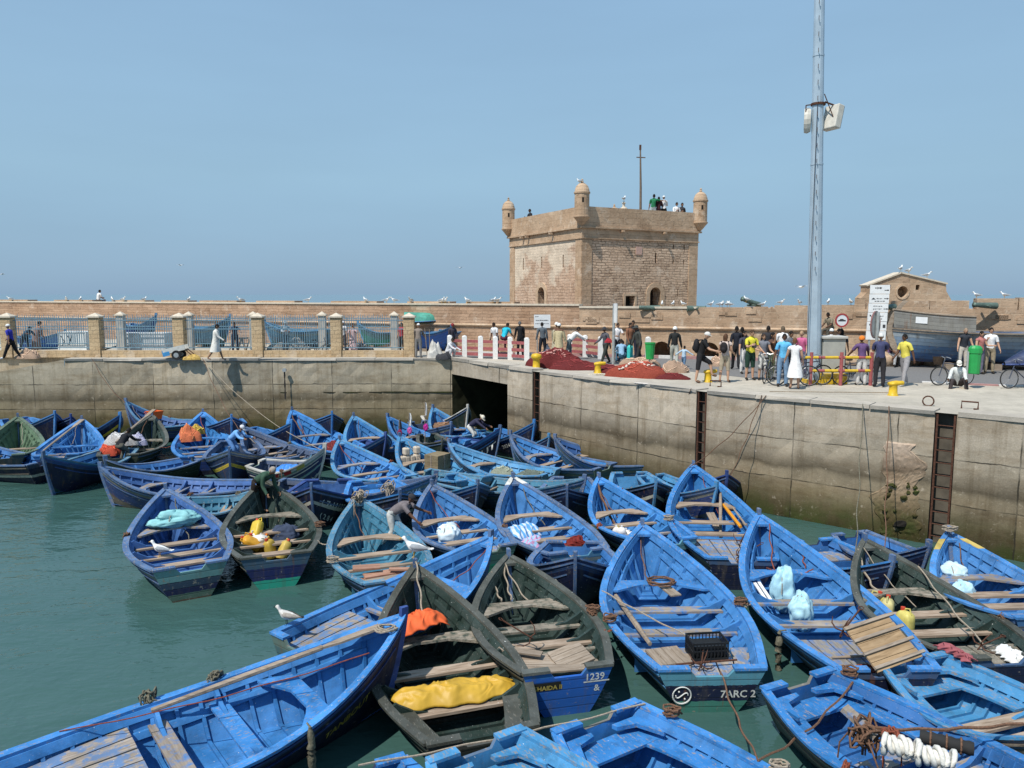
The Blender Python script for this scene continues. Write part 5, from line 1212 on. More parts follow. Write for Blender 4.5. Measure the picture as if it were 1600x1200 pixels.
def yard_boat(key,label,px0,px1,py,B,zb,zs,inn,out,rail='rail_azure',lift=.35,Y=None,flip=False):
    a=G(px0,py); b=G(px1,py); r=boat(key,label,None,None,B,zb,zs,inn,out,None,rail,thw=(BY,YS),thw_t=(.65,.4),det=0,zbase=Q+lift,pts=(Vector((b.x,b.y,0)),Vector((a.x,a.y+.01,0))),group='boats laid up ashore')
    mb=MB()
    for t in (.28,.68): mb.box((r.L*t,0,-lift/2-.1),(.25,1.1,lift-.10 if lift>.2 else .1))
    mb.build('trestle',PM['w_grey'],r.root); return r
yard_boat('Y1','pale blue boat ashore with its bow raised, behind the man in the white tunic',300,362,543,1.9,1.5,.9,'azure','teal')
yard_boat('Y2','long teal boat laid up behind the fourth fence panel',514,415,544,2.0,1.25,.8,'teal','teal',lift=.30)
yard_boat('Y3','sea green boat ashore behind the last fence panel',632,560,543,1.8,1.15,.7,'pgreen','tr_teal',lift=.3)
yard_boat('Y4','dark blue boat ashore at the left behind the storage bins',40,104,545,1.9,.9,.6,'azure','tr_blue',lift=.12)
yard_boat('Y5','violet-blue boat ashore by the end pillar, its hull turned to the quay',648,706,548,1.8,1.05,.8,'violet','tr_blue',lift=.3)
yard_boat('Y6','boat ashore with a pale blue raised bow behind the culvert posts',692,751,546,1.7,1.45,.8,'azure','blueh',lift=.32)
yard_boat('Y7','blue boat ashore behind the tall bin, showing only its bow above the fence',205,247,543,1.7,1.4,.9,'blue','blueh',lift=.5)
# green dinghy stacked upside down on the violet boat
p=G(662,546); o=thing('dinghy','sea green dinghy lying bottom up on the violet boat ashore','boat',(p.x,p.y+.1,Q+1.55),R(8))
mb=MB(); rows=[]
for i in range(13):
    t=i/12; w_=.62*math.sin(math.pi*min(1,.22+.78*t))**.7 if t<1 else .02; rows.append([(-1.1+2.2*t,w_*math.cos(a),.05+.55*math.sin(a)*(1-.2*t)+.1*t*t) for a in [math.pi*k/8 for k in range(9)]])
mb.grid(rows); mb.add(rows[0],[tuple(range(9))]); mb.build('hull',paint('dinghy_green',(.06,.33,.24),.35),o,smooth=True)
mb=MB(); mb.tube([(-1.1+2.2*i/12,rows[i][0][1]+.02,.05+.1*(i/12)**2) for i in range(13)],.035,6); mb.tube([(-1.1+2.2*i/12,-rows[i][0][1]-.02,.05+.1*(i/12)**2) for i in range(13)],.035,6); mb.build('gunwale',PM['rail_azure'],o)
# trestles, timber and net heaps
def sawhorse(px,py,label,rz=0):
    o=thing('sawhorse',label,'sawhorse',G(px,py),rz,'sawhorses in the boatyard'); mb=MB(); mb.box((0,0,.72),(.9,.1,.1)); mb.build('beam',PM['w_grey'],o)
    for sx in (-.36,.36):
        for sy in (-1,1): mb=MB(); mb.tube([(sx,0,.70),(sx*1.05,sy*.3,0)],.035,5); mb.build('leg',PM['w_grey'],o)
for i,px in enumerate((372,384,398)): sawhorse(px,549-.5*i,'%s pale wooden sawhorse from the left behind the fourth fence panel'%ORD[i],R(70))
_cord={}
def CORD(m):
    if m.name not in _cord:
        c=[n for n in m.node_tree.nodes if n.type=='VALTORGB'][0].color_ramp.elements; k=tuple(c[1].color[:3]); _cord[m.name]=plain('cord_'+m.name,sc(k,1.25),.95,.6,25,.1)
    return _cord[m.name]
def mound(name,label,cat,px,py,size,m,seed=0,rz=0,lobes=3,floats=0,fm=None,world=None,ridge=.0,group=None):
    rnd=random.Random(seed); p=world or G(px,py); o=thing(name,label,cat,p,rz,group); w,d,h=size; nx,ny=34,18
    sx_=rnd.uniform(0,50); ph=[rnd.uniform(0,6) for _ in range(6)]
    def H(u,v):
        e=max(0,1-(u*u+v*v)); n1=mnoise.noise((u*1.6+sx_,v*1.6,.5)); n2=mnoise.noise((u*4+sx_,v*5,2.5)); n3=mnoise.noise((u*10+sx_,v*13,7.5))
        return max(0,h*(e**.55*(.74+.42*n1)+e**.4*(.16*n2+.07*n3)))
    mb=MB(); rows=[]
    for i in range(ny+1):
        r_=[]
        for k in range(nx):
            a=2*math.pi*k/nx; q=i/ny; wob=1+.13*math.sin(3*a+ph[3])+.08*math.sin(7*a+ph[4]); u=q*math.cos(a); v_=q*math.sin(a); r_.append((u*w/2*wob,v_*d/2*wob,H(u,v_)+rnd.uniform(0,.02)*(q<1)))
        rows.append(r_)
    mb.grid(rows,closed=True); mb.build('heap',m,o,smooth=True)
    if cat=='net':
        mb=MB(); nc=34 if w>1.6 else 16
        for c_ in range(nc):
            a=rnd.uniform(0,6.28); q=rnd.uniform(.15,.9); da=rnd.uniform(-.5,.5); dq=rnd.uniform(-.10,.06); pts=[]
            for i in range(9):
                a+=da*.45+rnd.uniform(-.12,.12); q=min(.98,max(.03,q+dq)); wob=1+.13*math.sin(3*a+ph[3])+.08*math.sin(7*a+ph[4]); u,v_=q*math.cos(a),q*math.sin(a); pts.append((u*w/2*wob,v_*d/2*wob,H(u,v_)+.022))
            mb.tube(pts,rnd.uniform(.010,.026),4)
        mb.build('net_cords',CORD(m),o)['kind']='stuff'
    if floats:
        mb=MB()
        for i in range(floats):
            t=i/floats; u=-.62+1.1*t+rnd.uniform(-.05,.05); v_=-.25+.25*math.sin(9*t+ph[5])+rnd.uniform(-.05,.05); mb.ball((u*w/2,v_*d/2,H(u,v_)+.035),(.05,.035,.03),6,4,0,.1,seed=i)
        mb.build('net_floats',fm or M_FLOAT,o)['kind']='stuff'
    return o
mound('fishing_net','brownish grey heap of net beside the walking man at the far left','net',45,560,(1.2,.8,.5),M_NETB,3)
mound('fishing_net','grey heap of nets and timber behind the fifth fence panel','net',455,549,(2.4,.9,.7),plain('grey_net',(.22,.21,.19),.95,.4,40),5)
mound('fishing_net','dark heap of tackle behind the sixth fence panel','net',560,550,(1.6,.8,.5),plain('tackle_dark',(.10,.09,.08),.95,.5,30),8)
mound('fishing_net','large crimson heap of net with pink floats beside the left yellow bollard','net',866,574,(2.3,1.3,.98),M_NET,11,R(-8),4,46)
mound('fishing_net','low crimson spread of net trailing between two bollards','net',905,577,(2.9,1.1,.45),M_NET,13,R(-14),3)
mound('fishing_net','orange-red heap of net with a rope of white floats, middle of the quay edge','net',1000,589,(2.3,1.1,.62),M_NETO,17,R(-16),3,30,plain('white_float',(.66,.58,.5),.8,.2))
mound('fishing_net','flat crimson tail of net right of the orange-red heap','net',1050,592,(1.3,.7,.26),M_NET,19,R(-16),2)
mound('fishing_net','crimson fold of net between the right-hand heap and its bollard','net',954,582,(1.5,.8,.30),M_NET,21,R(-16),2)
mound('fishing_net','beige heap of net behind the orange-red heap','net',1000,573,(1.7,.8,.5),M_NETB,23)
mound('fishing_net','small beige bundle of net left of the tourist in black shorts','net',1054,582,(1.05,.7,.55),M_NETB,29)
mound('fishing_net','small brown net bundle on the road beside the rampart arch','net',1122,572,(.8,.6,.55),M_NETB,31)
def float_line(label,pts,n,m):
    o=thing('float_line',label,'floats',pts[0]); mb=MB(); base=Vector(pts[0])
    for i in range(n):
        t=i/(n-1)*(len(pts)-1); k=min(int(t),len(pts)-2); p=Vector(pts[k]).lerp(Vector(pts[k+1]),t-k)-base; mb.ball((p.x,p.y,.035),(.055,.04,.035),6,4,0,.1,seed=i)
    mb.build('floats',m,o)
float_line('string of pale cork floats along the quay edge left of the orange-red net',[G(921,587),G(940,586),G(958,587.5)],14,plain('cork_float',(.62,.56,.45),.85,.2))
float_line('short string of white floats on the quay edge right of the cork floats',[G(993,600),G(1012,601.5)],8,plain('cork_float_b',(.6,.55,.5),.85,.2))

# handcart
p=G(278,561.5); hc=thing('handcart','tilted white and blue handcart resting on one rubber wheel on the left quay','cart',p,R(4)); hc.scale=(.78,.78,.78)
Mt=Matrix.Rotation(R(-14),3,'Y'); mb=MB(); mb.box((-.1,0,.48),(1.35,.75,.06),0,Mt); mb.build('bed',PM['w_grey'],hc)
mb=MB()
for sy in (-.38,.38): mb.box((-.1,sy,.63),(1.35,.04,.32),0,Mt)
mb.build('side_board',plain('cart_white',(.58,.58,.53),.7,.2),hc)
mb=MB(); mb.box((-.78,0,.40),(.06,.7,.34),0,Mt); mb.box((-.55,-.41,.36),(.42,.015,.26),0,Mt); mb.build('end_board',plain('cart_blue',(.06,.28,.55),.6,.25),hc)
for sy in (-.46,.46):
    mb=MB(); mb.lathe([(.16,-.05),(.28,-.065),(.30,0),(.28,.065),(.16,.05)],20); w_=mb.build('wheel',M_TYRE,hc); w_.rotation_euler=(R(90),0,0); w_.location=(.08,sy,.30)
    mb=MB(); mb.lathe([(.0,-.055),(.155,-.05),(.155,.05),(.0,.055)],14); mb.build('hub',M_GALV,w_)
mb=MB(); mb.tube([(.5,-.25,.66),(1.15,-.25,.12)],.03,6); mb.tube([(.5,.25,.66),(1.15,.25,.12)],.03,6); mb.tube([(1.15,-.25,.12),(1.15,.25,.12)],.03,6); mb.build('handle',RUST,hc)
mound('tackle_heap','little yellow and brown heap of tackle under the handcart handle','tackle',300,562,(.9,.5,.3),plain('tackle_yellow',(.42,.28,.08),.9,.6,9),41)

# ------------------------------------------------------------------ culvert railings, bollards, signs, mast
def railing(label,pxs,rails,h=1.05,nx=.0,extend=None):
    pts=[G(*q) for q in pxs]; o=thing('railing',label,'railing',pts[0]); b0=pts[0]
    for p in pts:
        mb=MB(); q=p-b0; mb.box((q.x,q.y,h/2),(.24,.22,h)); mb.lathe([(.12,0),(.1,.05),(.0,.075)],8,(q.x,q.y,h)); mb.build('post',M_WPOST,o)
    pp=pts+([G(*extend)] if extend else [])
    for a,b in zip(pp[:-1],pp[1:]):
        q0,q1=a-b0,b-b0; d=q1-q0; L_=d.length-.24; c_=(q0+q1)/2; an=math.atan2(d.y,d.x)
        for z in rails: mb=MB(); mb.box((c_.x,c_.y,z),(L_,.07,.14),0,Matrix.Rotation(an,3,'Z')); mb.build('rail',M_RRAIL,o)
railing('near railing of white posts and dull red boards along the culvert bridge',[(703,558),(726,559),(751,560),(774,561),(797,562),(823,564)],(.20,.50,.84))
railing('far railing of white posts and dull red boards by the rampart',[(890,556),(914,558),(938,561)],(.25,.55,.86))
railing('lone white post beside the green bin on the far side of the road',[(1012,562)],())
def bollard(px,py,label,rz=0,straight=False):
    o=thing('bollard',label,'bollard',G(px,py),rz,'yellow mooring bollards'); o.scale=(.8,.8,.8) if not straight else (.95,.95,1.05); mb=MB()
    mb.lathe([(.20,0),(.20,.03),(.165,.06),(.15,.36),(.17,.42)],18); mb.build('post',M_YEL,o,smooth=True)
    mb=MB()
    if straight: mb.lathe([(.16,.40),(.23,.46),(.24,.54),(.19,.62),(.0,.65)],18)
    else:
        rows=[]
        for x,ry,zc,rz_ in ((-.19,.02,.46,.02),(-.18,.13,.46,.07),(-.05,.19,.47,.10),(.10,.185,.49,.10),(.24,.13,.49,.09),(.36,.11,.50,.085),(.40,.06,.50,.05),(.41,.01,.5,.01)): rows.append([(x,ry*math.cos(a),zc+rz_*math.sin(a)) for a in [2*math.pi*k/14 for k in range(14)]])
        mb.grid(rows,closed=True)
    mb.build('head',M_YEL,o,smooth=True)
bollard(838,577,'yellow round-headed bollard left of the crimson net heap',0,True)
bollard(934,583,'yellow hooked bollard between the crimson and orange-red nets')
bollard(1106,597,'yellow hooked bollard under the foot of the tourist in black shorts')
bollard(1395,618,'yellow hooked bollard nearest the camera, alone at the quay edge')

def post(o,x,y,z1,r=.035,m=None,n='post',z0=0): mb=MB(); mb.tube([(x,y,z0),(x,y,z1)],r,8); return mb.build(n,m or M_GALV,o)
def inklines(mb,rows_,y,rnd):
    for z,x0,x1,h in rows_:
        x=x0
        while x<x1:
            w_=min(rnd.uniform(.02,.06),x1-x); mb.box((x+w_/2,y,z+rnd.uniform(-.004,.004)),(w_,.004,h*rnd.uniform(.5,1))); x+=w_+rnd.uniform(.012,.025)
p=G(846,556); o=thing('information_sign','white rectangular notice with two lines of Arabic writing on thin posts','sign',p); rnd=random.Random(4); s_=p.y/FPX
for dx in (-.22,.22): post(o,dx,.03,2.05,.03)
mb=MB(); mb.box((.03,0,1.78),(.84,.03,.68)); mb.build('board',M_SIGN,o)
mb=MB(); inklines(mb,[(1.83,-.3,.34,.05),(1.66,-.33,.38,.035),(2.02,-.32,-.15,.05)],-.018,rnd); mb.build('writing',M_INK,o)
p=G(958,572); o=thing('sign_post','galvanised post with a narrow sign board seen edge-on, left of the tower doorway','sign',p); post(o,0,0,2.75,.06,None,'post'); mb=MB(); mb.box((.05,-.05,2.33),(.12,.09,.85)); mb.build('sign_edge',M_SIGN,o); mb=MB(); mb.box((.115,-.05,2.33),(.012,.5,.85)); mb.build('sign_board',M_GALV,o)
p=G(1367,596); o=thing('direction_board','tall white direction board with six panels and black arrows, near the round sign','sign',p,R(-12)); 
for dx in (-.26,.26): post(o,dx,.04,3.45,.04)
rnd=random.Random(9)
for i in range(6):
    z=3.33-.33*i; mb=MB(); mb.box((-.012*i,0,z),(.66,.035,.315)); pn=mb.build('sign_panel',M_SIGN,o); mb=MB()
    def arrow(xa,dirx,zz,dz=0):
        mb.box((xa,-.021,zz),(.10,.004,.022),0,Matrix.Rotation(-dz,3,'Y')); 
        c_=Vector((xa,-.0215,zz)); M3=Matrix.Rotation(-dz,3,'Y'); mb.add([c_+M3@Vector((dirx*.05,0,.035)),c_+M3@Vector((dirx*.05,0,-.035)),c_+M3@Vector((dirx*.11,0,0))],[(0,1,2)])
    if i==0: arrow(.2,1,z-.03); inklines(mb,[(z+.05,-.16,.06,.075)],-.021,rnd)
    elif i==1: arrow(.2,1,z); mb.prism([(-.27,-.03),(-.13,-.03),(-.18,.02),(-.22,.03)],.0,.004,0,Matrix.Rotation(R(90),3,'X'),(0,-.019,z)); inklines(mb,[(z,-.1,.08,.04),(z-.09,-.16,.18,.035)],-.021,rnd)
    elif i==2: arrow(.2,1,z-.04); inklines(mb,[(z+.06,-.2,.1,.03),(z-.04,-.2,.08,.03)],-.021,rnd)
    elif i==3: arrow(-.24,-1,z,R(-55)); inklines(mb,[(z+.03,-.1,.16,.04),(z-.07,-.12,.12,.03)],-.021,rnd)
    elif i==4: arrow(-.24,-1,z,R(-55)); mb.box((.2,-.021,z),(.09,.004,.12))
    else: inklines(mb,[(z+.03,-.16,.2,.04),(z-.07,-.12,.12,.03)],-.021,rnd)
    mb.build('panel_writing',M_INK,pn)
p=G(1366,604); o=thing('traffic_sign','round red-rimmed traffic sign seen from behind on a grey post','sign',p,R(38)); post(o,0,0,2.55,.055,None,'post')
mb=MB(); k=24; 
for y,r in ((.07,.31),): mb.add([(r*math.cos(2*math.pi*i/k),y,2.12+.46*math.sin(2*math.pi*i/k)) for i in range(k)],[tuple(range(k))]); mb.add([(r*math.cos(2*math.pi*i/k),y+.02,2.12+.46*math.sin(2*math.pi*i/k)) for i in range(k)],[tuple(range(k))])
mb.build('sign_back',M_GALV,o); mb=MB(); mb.grid([[(r*math.cos(2*math.pi*i/k),y,2.12+(r+.15)*math.sin(2*math.pi*i/k)) for i in range(k)] for r,y in ((.32,.06),(.32,.10),(.27,.10),(.27,.06))],closed=True); mb.build('sign_rim',plain('rim_red',(.24,.10,.09),.6,.2),o)
p=G(1312,572); o=thing('traffic_sign','round white traffic sign with red rim and vehicle symbol, right of the mast','sign',p); post(o,0,.03,2.1,.03); mb=MB()
k=24; r=.29; mb.add([(r*math.cos(2*math.pi*i/k),0,2.02+1.02*r*math.sin(2*math.pi*i/k)) for i in range(k)],[tuple(range(k))]); mb.build('sign_face',M_SIGN,o)
mb=MB(); mb.grid([[(r_*math.cos(2*math.pi*i/k),y,2.02+1.02*r_*math.sin(2*math.pi*i/k)) for i in range(k)] for r_,y in ((.30,.02),(.30,-.012),(.235,-.012),(.235,.02))],closed=True); mb.build('sign_rim',M_RED,o)
mb=MB(); mb.prism([(-.16,-.04),(.16,-.04),(.17,.01),(.09,.02),(.05,.06),(-.08,.06),(-.1,.02),(-.17,.0)],.004,.008,0,Matrix.Rotation(R(90),3,'X'),(0,0,2.02)); mb.build('vehicle_symbol',M_INK,o)

# mast
p=G(1271,599); ms=thing('light_mast','tall pale blue steel floodlight mast rising past the top of the picture','mast',p,0)
Hm=21; lean=-.030
def mr(z): return .248-.0060*z
mb=MB(); mb.grid([[(lean*z+mr(z)*math.cos(2*math.pi*k/12),mr(z)*math.sin(2*math.pi*k/12),z) for k in range(12)] for z in [Hm*i/10 for i in range(11)]],closed=True); mb.build('pole',M_MAST,ms)
for z in (7.6,11.2,14.4): 
    mb=MB(); mb.lathe([(mr(z)+.0,z-.03),(mr(z)+.012,z-.03),(mr(z)+.012,z+.03),(mr(z),z+.03)],12,(lean*z,0,0)); mb.build('joint_ring',M_MAST,ms)
for i in range(26):
    z=4+.52*i; 
    if z>20: break
    mb=MB(); a=R(-112); r_=mr(z); mb.tube([(lean*z+r_*math.cos(a),r_*math.sin(a),z),(lean*z+(r_+.11)*math.cos(a),(r_+.11)*math.sin(a),z),(lean*z+(r_+.11)*math.cos(a),(r_+.11)*math.sin(a),z+.10)],.010,5); mb.build('climbing_step',RUST,ms)
zl=WY(1272,185,p.y).z-Q; xl=lean*zl; mpc=lambda px: WY(px,185,p.y).x-p.x
mb=MB(); mb.lathe([(mr(zl)+.01,zl+.42),(mr(zl)+.05,zl+.43),(mr(zl)+.05,zl+.50),(mr(zl)+.01,zl+.51)],14,(xl,0,0)); mb.tube([(xl-.43,-.05,zl+.42),(xl-.2,0,zl+.46)],.02,5); mb.tube([(xl-.43,-.05,zl+.42),(xl-.43,-.05,zl-.15)],.02,5); mb.tube([(xl+.1,-.25,zl+.75),(xl+.45,-.3,zl-.1)],.018,5); mb.tube([(xl+.15,-.2,zl+.50),(xl+.5,-.15,zl+.40)],.03,5); mb.build('lamp_bracket',RUST,ms)
M_LAMP=plain('lamp_housing',(.58,.55,.48),.5,.15,6)
mb=MB(); M3=Matrix.Rotation(R(24),3,'Z')@Matrix.Rotation(R(12),3,'Y'); mb.box((xl+.48,-.1,zl),(.27,.62,.80),0,M3); fl=mb.build('floodlight',M_LAMP,ms,bevel=.03); mb=MB(); mb.box((xl+.48+.145*math.cos(R(24)),-.1+.14*math.sin(R(24)),zl-.03),(.02,.56,.74),0,M3); mb.build('floodlight_glass',plain('lamp_glass',(.30,.30,.27),.2,.1,4,.5),fl)
mb=MB(); M3=Matrix.Rotation(R(70),3,'Z')@Matrix.Rotation(R(4),3,'Y'); mb.lathe([(.20,-.11),(.30,-.10),(.32,0),(.28,.11),(.0,.13)],16); fl=mb.build('floodlight',M_LAMP,ms); fl.location=(xl-.30,.12,zl-.05); fl.rotation_euler=(R(90),0,R(68)); fl.scale=(.9,1.35,1)
mb=MB(); mb.tube([(.1*0+xl-.1,-mr(0)-.02,0.3),(xl-.1,-mr(zl)-.01,zl+.4)],.012,5); mb.build('cable',M_INK,ms)
# plinth, box and barrier
p=G(1297,601); o=thing('electric_cabinet','grey concrete cabinet on a yellow painted plinth beside the blue mast','cabinet',p); 
mb=MB(); mb.box((.2,.55,.95),(.78,.6,1.30)); mb.build('cabinet_body',plain('cabinet_concrete',(.38,.38,.34),.9,.12,5),o,bevel=.015)
mb=MB(); mb.box((.2,.55,1.64),(.90,.72,.09)); mb.build('cabinet_lid',plain('lid_concrete',(.46,.45,.41),.9,.12,5),o,bevel=.015)
mb=MB(); mb.box((.17,.45,.18),(.92,.8,.38)); mb.prism([(-.72,.02),(-.32,.02),(-.32,.8),(-.72,.8)],0,.15); mb.build('plinth',M_YEL,o,bevel=.02)
p=G(1266,602.5); o=thing('barrier','steel barrier banded in yellow and red beside the blue mast','barrier',p); W_=G(1352,600.5).x-p.x; M_BR=plain('barrier_red',(.33,.09,.09),.6,.25,8); M_BY=plain('barrier_yellow',(.60,.40,.03),.55,.2,8)
for i in range(3): post(o,W_*i/2,.0,1.16,.062,M_BR)
for z in (.98,.52):
    n=9; 
    for i in range(n):
        a,b=W_*i/n,W_*(i+1)/n
        mb=MB(); mb.tube([(a+.002,0,z),(b-.002,0,z)],.05,8); mb.build('rail_band',M_BY if i%3!=1 else M_BR,o)
mb=MB(); mb.tube([(-.25,.0,.98),(-.004,0,.98)],.05,8); mb.build('rail_stub',M_BY,o)
# bins
def bin_(px,py,label,back,h0=.5):
    o=thing('litter_bin',label,'bin',G(px,py),0,'green litter bins on posts'); post(o,-.17 if back else 0,.1 if not back else 0,1.25 if back else .8,.035)
    mb=MB(); pr=[(.15,.40),(.17,.42),(.215,1.05),(.235,1.06),(.235,1.12),(.20,1.12),(.19,1.0)] if not back else [(.17,.5),(.185,.52),(.20,1.18),(.225,1.20),(.225,1.28)]
    mb.lathe(pr,12,(0.06 if back else 0,0,0),0,1,.85); mb.build('bin_body',M_GREEN,o)
    if back: mb=MB(); mb.lathe([(.225,1.28),(.22,1.36),(.15,1.44),(.0,1.46)],12,(.06,0,0),0,1,.85); mb.build('bin_hood',M_GREEN,o); mb=MB(); mb.box((-.17,0,.02),(.3,.25,.05)); mb.build('foot',M_CAP,o)
    else: mb=MB(); mb.lathe([(.0,1.02),(.195,1.02)],12,(0,0,0),0,1,.85); mb.build('bin_opening',M_DARK,o)
bin_(1015,576,'open-topped green litter bin near the rampart arches',False)
bin_(1517,607,'hooded green litter bin beside the seated man at the right',True)
# rings at the quay edge
for px,py,lb,rzz,kind in ((1450,634,'upright iron mooring ring at the quay edge beside the near ladder',R(-30),0),(1515,639,'square iron mooring loop at the top of the near ladder',R(-40),1),(1118,604,'iron loop over the top of the middle ladder',R(-40),1)):
    o=thing('mooring_ring',lb,'mooring ring',G(px,py),rzz); mb=MB()
    if kind==0: mb.tube([(.14*math.cos(a),0,.135+.14*math.sin(a)) for a in [2*math.pi*i/18 for i in range(19)]],.022,6)
    else: mb.tube([(-.2,0,0),(-.2,0,.2),(.2,0,.2),(.2,0,.02),(.12,-.1,.02)],.025,6)
    mb.build('ring',RUST,o)
# bicycles
def make_bike():
    o=thing('bicycle','bicycle','bicycle'); KIDS[o.name]=[]
    for x in (-.52,.52):
        mb=MB(); mb.tube([(x+.325*math.cos(a),0,.34+.325*math.sin(a)) for a in [2*math.pi*i/28 for i in range(29)]],.018,6,cap=False); w_=mb.build('wheel',M_TYRE,o)
        mb=MB(); mb.tube([(x+.30*math.cos(a),0,.34+.30*math.sin(a)) for a in [2*math.pi*i/28 for i in range(29)]],.008,5,cap=False)
        for i in range(14): a=2*math.pi*i/14; mb.tube([(x,.02*(-1)**i,.34),(x+.30*math.cos(a),0,.34+.30*math.sin(a))],.0025,3)
        mb.build('rim',M_CHROME,w_)
    mb=MB()
    for a,b in (((-.52,0,.34),(-.1,0,.30)),((-.1,0,.30),(-.2,0,.82)),((-.2,0,.74),(.36,0,.80)),((-.1,0,.30),(.38,0,.70)),((.33,0,.92),(.52,0,.34)),((-.52,0,.34),(-.19,0,.74))): mb.tube([a,b],.018,6)
    mb.build('frame',plain('bike_frame',(.06,.07,.10),.4,.3),o)
    mb=MB(); mb.tube([(.30,-.27,.98),(.36,-.12,1.02),(.34,0,.98),(.36,.12,1.02),(.30,.27,.98)],.014,6); mb.tube([(.335,0,.9),(.34,0,.98)],.016,6); mb.build('handlebar',M_CHROME,o)
    mb=MB(); mb.ball((-.22,0,.88),(.14,.075,.04),10,6); mb.build('saddle',M_TYRE,o)
    mb=MB(); mb.lathe([(.0,-.01),(.09,-.01),(.09,.01),(.0,.01)],12); cr=mb.build('crank',M_CHROME,o); cr.rotation_euler=(R(90),0,0); cr.location=(-.1,0,.30)
    return o
bk=make_bike()
for i,(px,py,rz,lb,s_) in enumerate(((1238,603,R(-8),'bicycle leaning behind the couple in the blue tee and white dress',1.05),(1199,597,R(60),'bicycle held by the man in the brown shirt, seen nearly end on',1.0),(1334,601,R(10),'bicycle standing behind the banded barrier',1.0),(1487,602,R(188),'bicycle with a basket beside the seated man at the right',.98),(1598,607,R(185),'bicycle at the right edge carrying a dark upturned dinghy',.98),(498,557,R(5),'left one of two bicycles parked against the fence',.95),(555,557,R(-6),'right one of two bicycles parked against the fence',.95),(1262,602,R(6),'bicycle half hidden behind the white dress and the mast',1.05))):
    b=bk if i==0 else dup(bk); b.location=G(px,py); b.rotation_euler=(0,0,rz); b.scale=(s_,)*3; tag(b,lb,'bicycle',None)
p=G(1465,601); o=thing('bicycle_basket','dark wicker basket on the handlebar of the bicycle at the right','basket',(p.x-.02,p.y,Q+.72)); mb=MB(); mb.lathe([(.13,0),(.17,.26),(.155,.26),(.12,.02)],10,(0,0,0),0,1.2,1); mb.build('basket',flat((.05,.035,.025),.9,.4,'wicker'),o)
# dark dinghy carried at the right edge
p=G(1600,606); o=thing('dinghy','dark blue upturned dinghy on the bicycle at the right edge','boat',(p.x-.0,p.y,Q+.78),R(2)); mb=MB(); rows=[]
for i in range(13):
    t=i/12; w_=.55*max(.03,math.sin(math.pi*(.02+.6*t)))**.8; rows.append([(-.75+1.9*t,w_*math.cos(a),.02+(.30+.42*min(1,t*1.5))*math.sin(a)*(w_/.55)**.5+.12*t) for a in [math.pi*k/8 for k in range(9)]])
mb.grid(rows); mb.add(rows[-1],[tuple(range(9))]); mb.build('hull',paint('dinghy_navy',(.012,.025,.085),.35,specks=False),o,smooth=True)
mb=MB(); mb.tube([(r[0][0],r[0][1]+.01,r[0][2]) for r in rows],.03,6); mb.tube([(r[-1][0],r[-1][1]-.01,r[-1][2]) for r in rows],.03,6); mb.build('gunwale',PM['dblue'],o)
# boulders at the rampart foot and the big wooden hull on them
rock=None; rnd=random.Random(21); rk=[]
for i,px in enumerate([1290,1302,1318,1332,1346,1360,1371,1382,1392,1400,1412,1424,1436,1448,1462,1478,1494,1510,1526,1542,1556,1570,1584,1598,1378,1405,1430,1455,1540,1565]):
    py=568+ (px-1290)*.018+rnd.uniform(-2.5,2.0)-(4 if i>23 else 0); s_=rnd.uniform(.28,.5); o=thing('boulder','brown boulder piled along the foot of the rampart under the old wooden hull','boulder',G(px,py),rnd.uniform(0,6),'boulders along the rampart foot')
    mb=MB(); mb.ball((0,0,s_*.45),(s_*rnd.uniform(.9,1.3),s_*rnd.uniform(.8,1.1),s_*rnd.uniform(.65,.95)),11,8,0,.16,seed=100+i); mb.build('stone',M_ROCK,o,smooth=True)
OM['old_hull']=banded('hull_old_ship',[(0,(.34,.35,.34)),(.06,(.36,.42,.46)),(.32,(.24,.33,.43)),(.62,(.10,.20,.36)),(.95,(.05,.13,.30)),(1.2,(.03,.07,.18))],.45,(.30,.27,.23),top=2.6)
a=WY(1391,520,33.4); b=WY(1690,520,31.8)
r=boat('SHIP','large weathered wooden hull with grey bulwarks and faded blue sides standing on the boulders','','',2.9,1.12,1.02,'slate','old_hull',None,'w_grey',thw=(YS,),thw_t=(.4,),det=0,zbase=Q+.56,pts=(Vector((a.x,a.y,0)),Vector((b.x,b.y,0))),group='boats laid up ashore',strake='w_grey',keel=-.30,low=.04)
mb=MB()
for t in (.2,.45,.7): mb.box((r.L*t,0,-.42),(.3,1.6,.26))
mb.build('trestle',PM['w_grey'],r.root)
H=r.H; L_=r.L; sd=1 if r.M.to_3x3().col[1].y<0 else -1
OM['bulwark']=banded('grey_bulwark',[(0,(.27,.26,.24)),(.10,(.19,.185,.17)),(.30,(.22,.215,.195)),(.62,(.16,.155,.145))],.5,(.22,.21,.18),top=1.2)
for side in (1,-1):
    mb=MB(); rows=[];uv=[]
    for i in range(15):
        t=.60+.385*i/14; p=H.pt(t,1); top_=.62+.16*((t-.6)/.4)**2; r_=[];u_=[]
        for k in range(5): f=k/4; r_.append((p.x+.02,side*(p.y+.04-.05*f),p.z+.06+top_*f)); u_.append((p.x,top_*(1-f)))
        rows.append(r_); uv.append(u_)
    mb.grid(rows,0,uv); mb.build('bulwark',OM['bulwark'],r.root,smooth=True)
    mb=MB(); mb.tube([(rw_[-1][0],rw_[-1][1],rw_[-1][2]) for rw_ in rows],.05,6); mb.build('bulwark_rail',PM['w_grey'],r.root)
mb=MB(); pth=[(L_-.75,-.30),(L_-.40,-.05),(L_-.12,.35),(L_+.04,.80),(L_+.04,1.25),(L_-.10,1.70),(L_-.36,2.12),(L_-.55,2.32)]
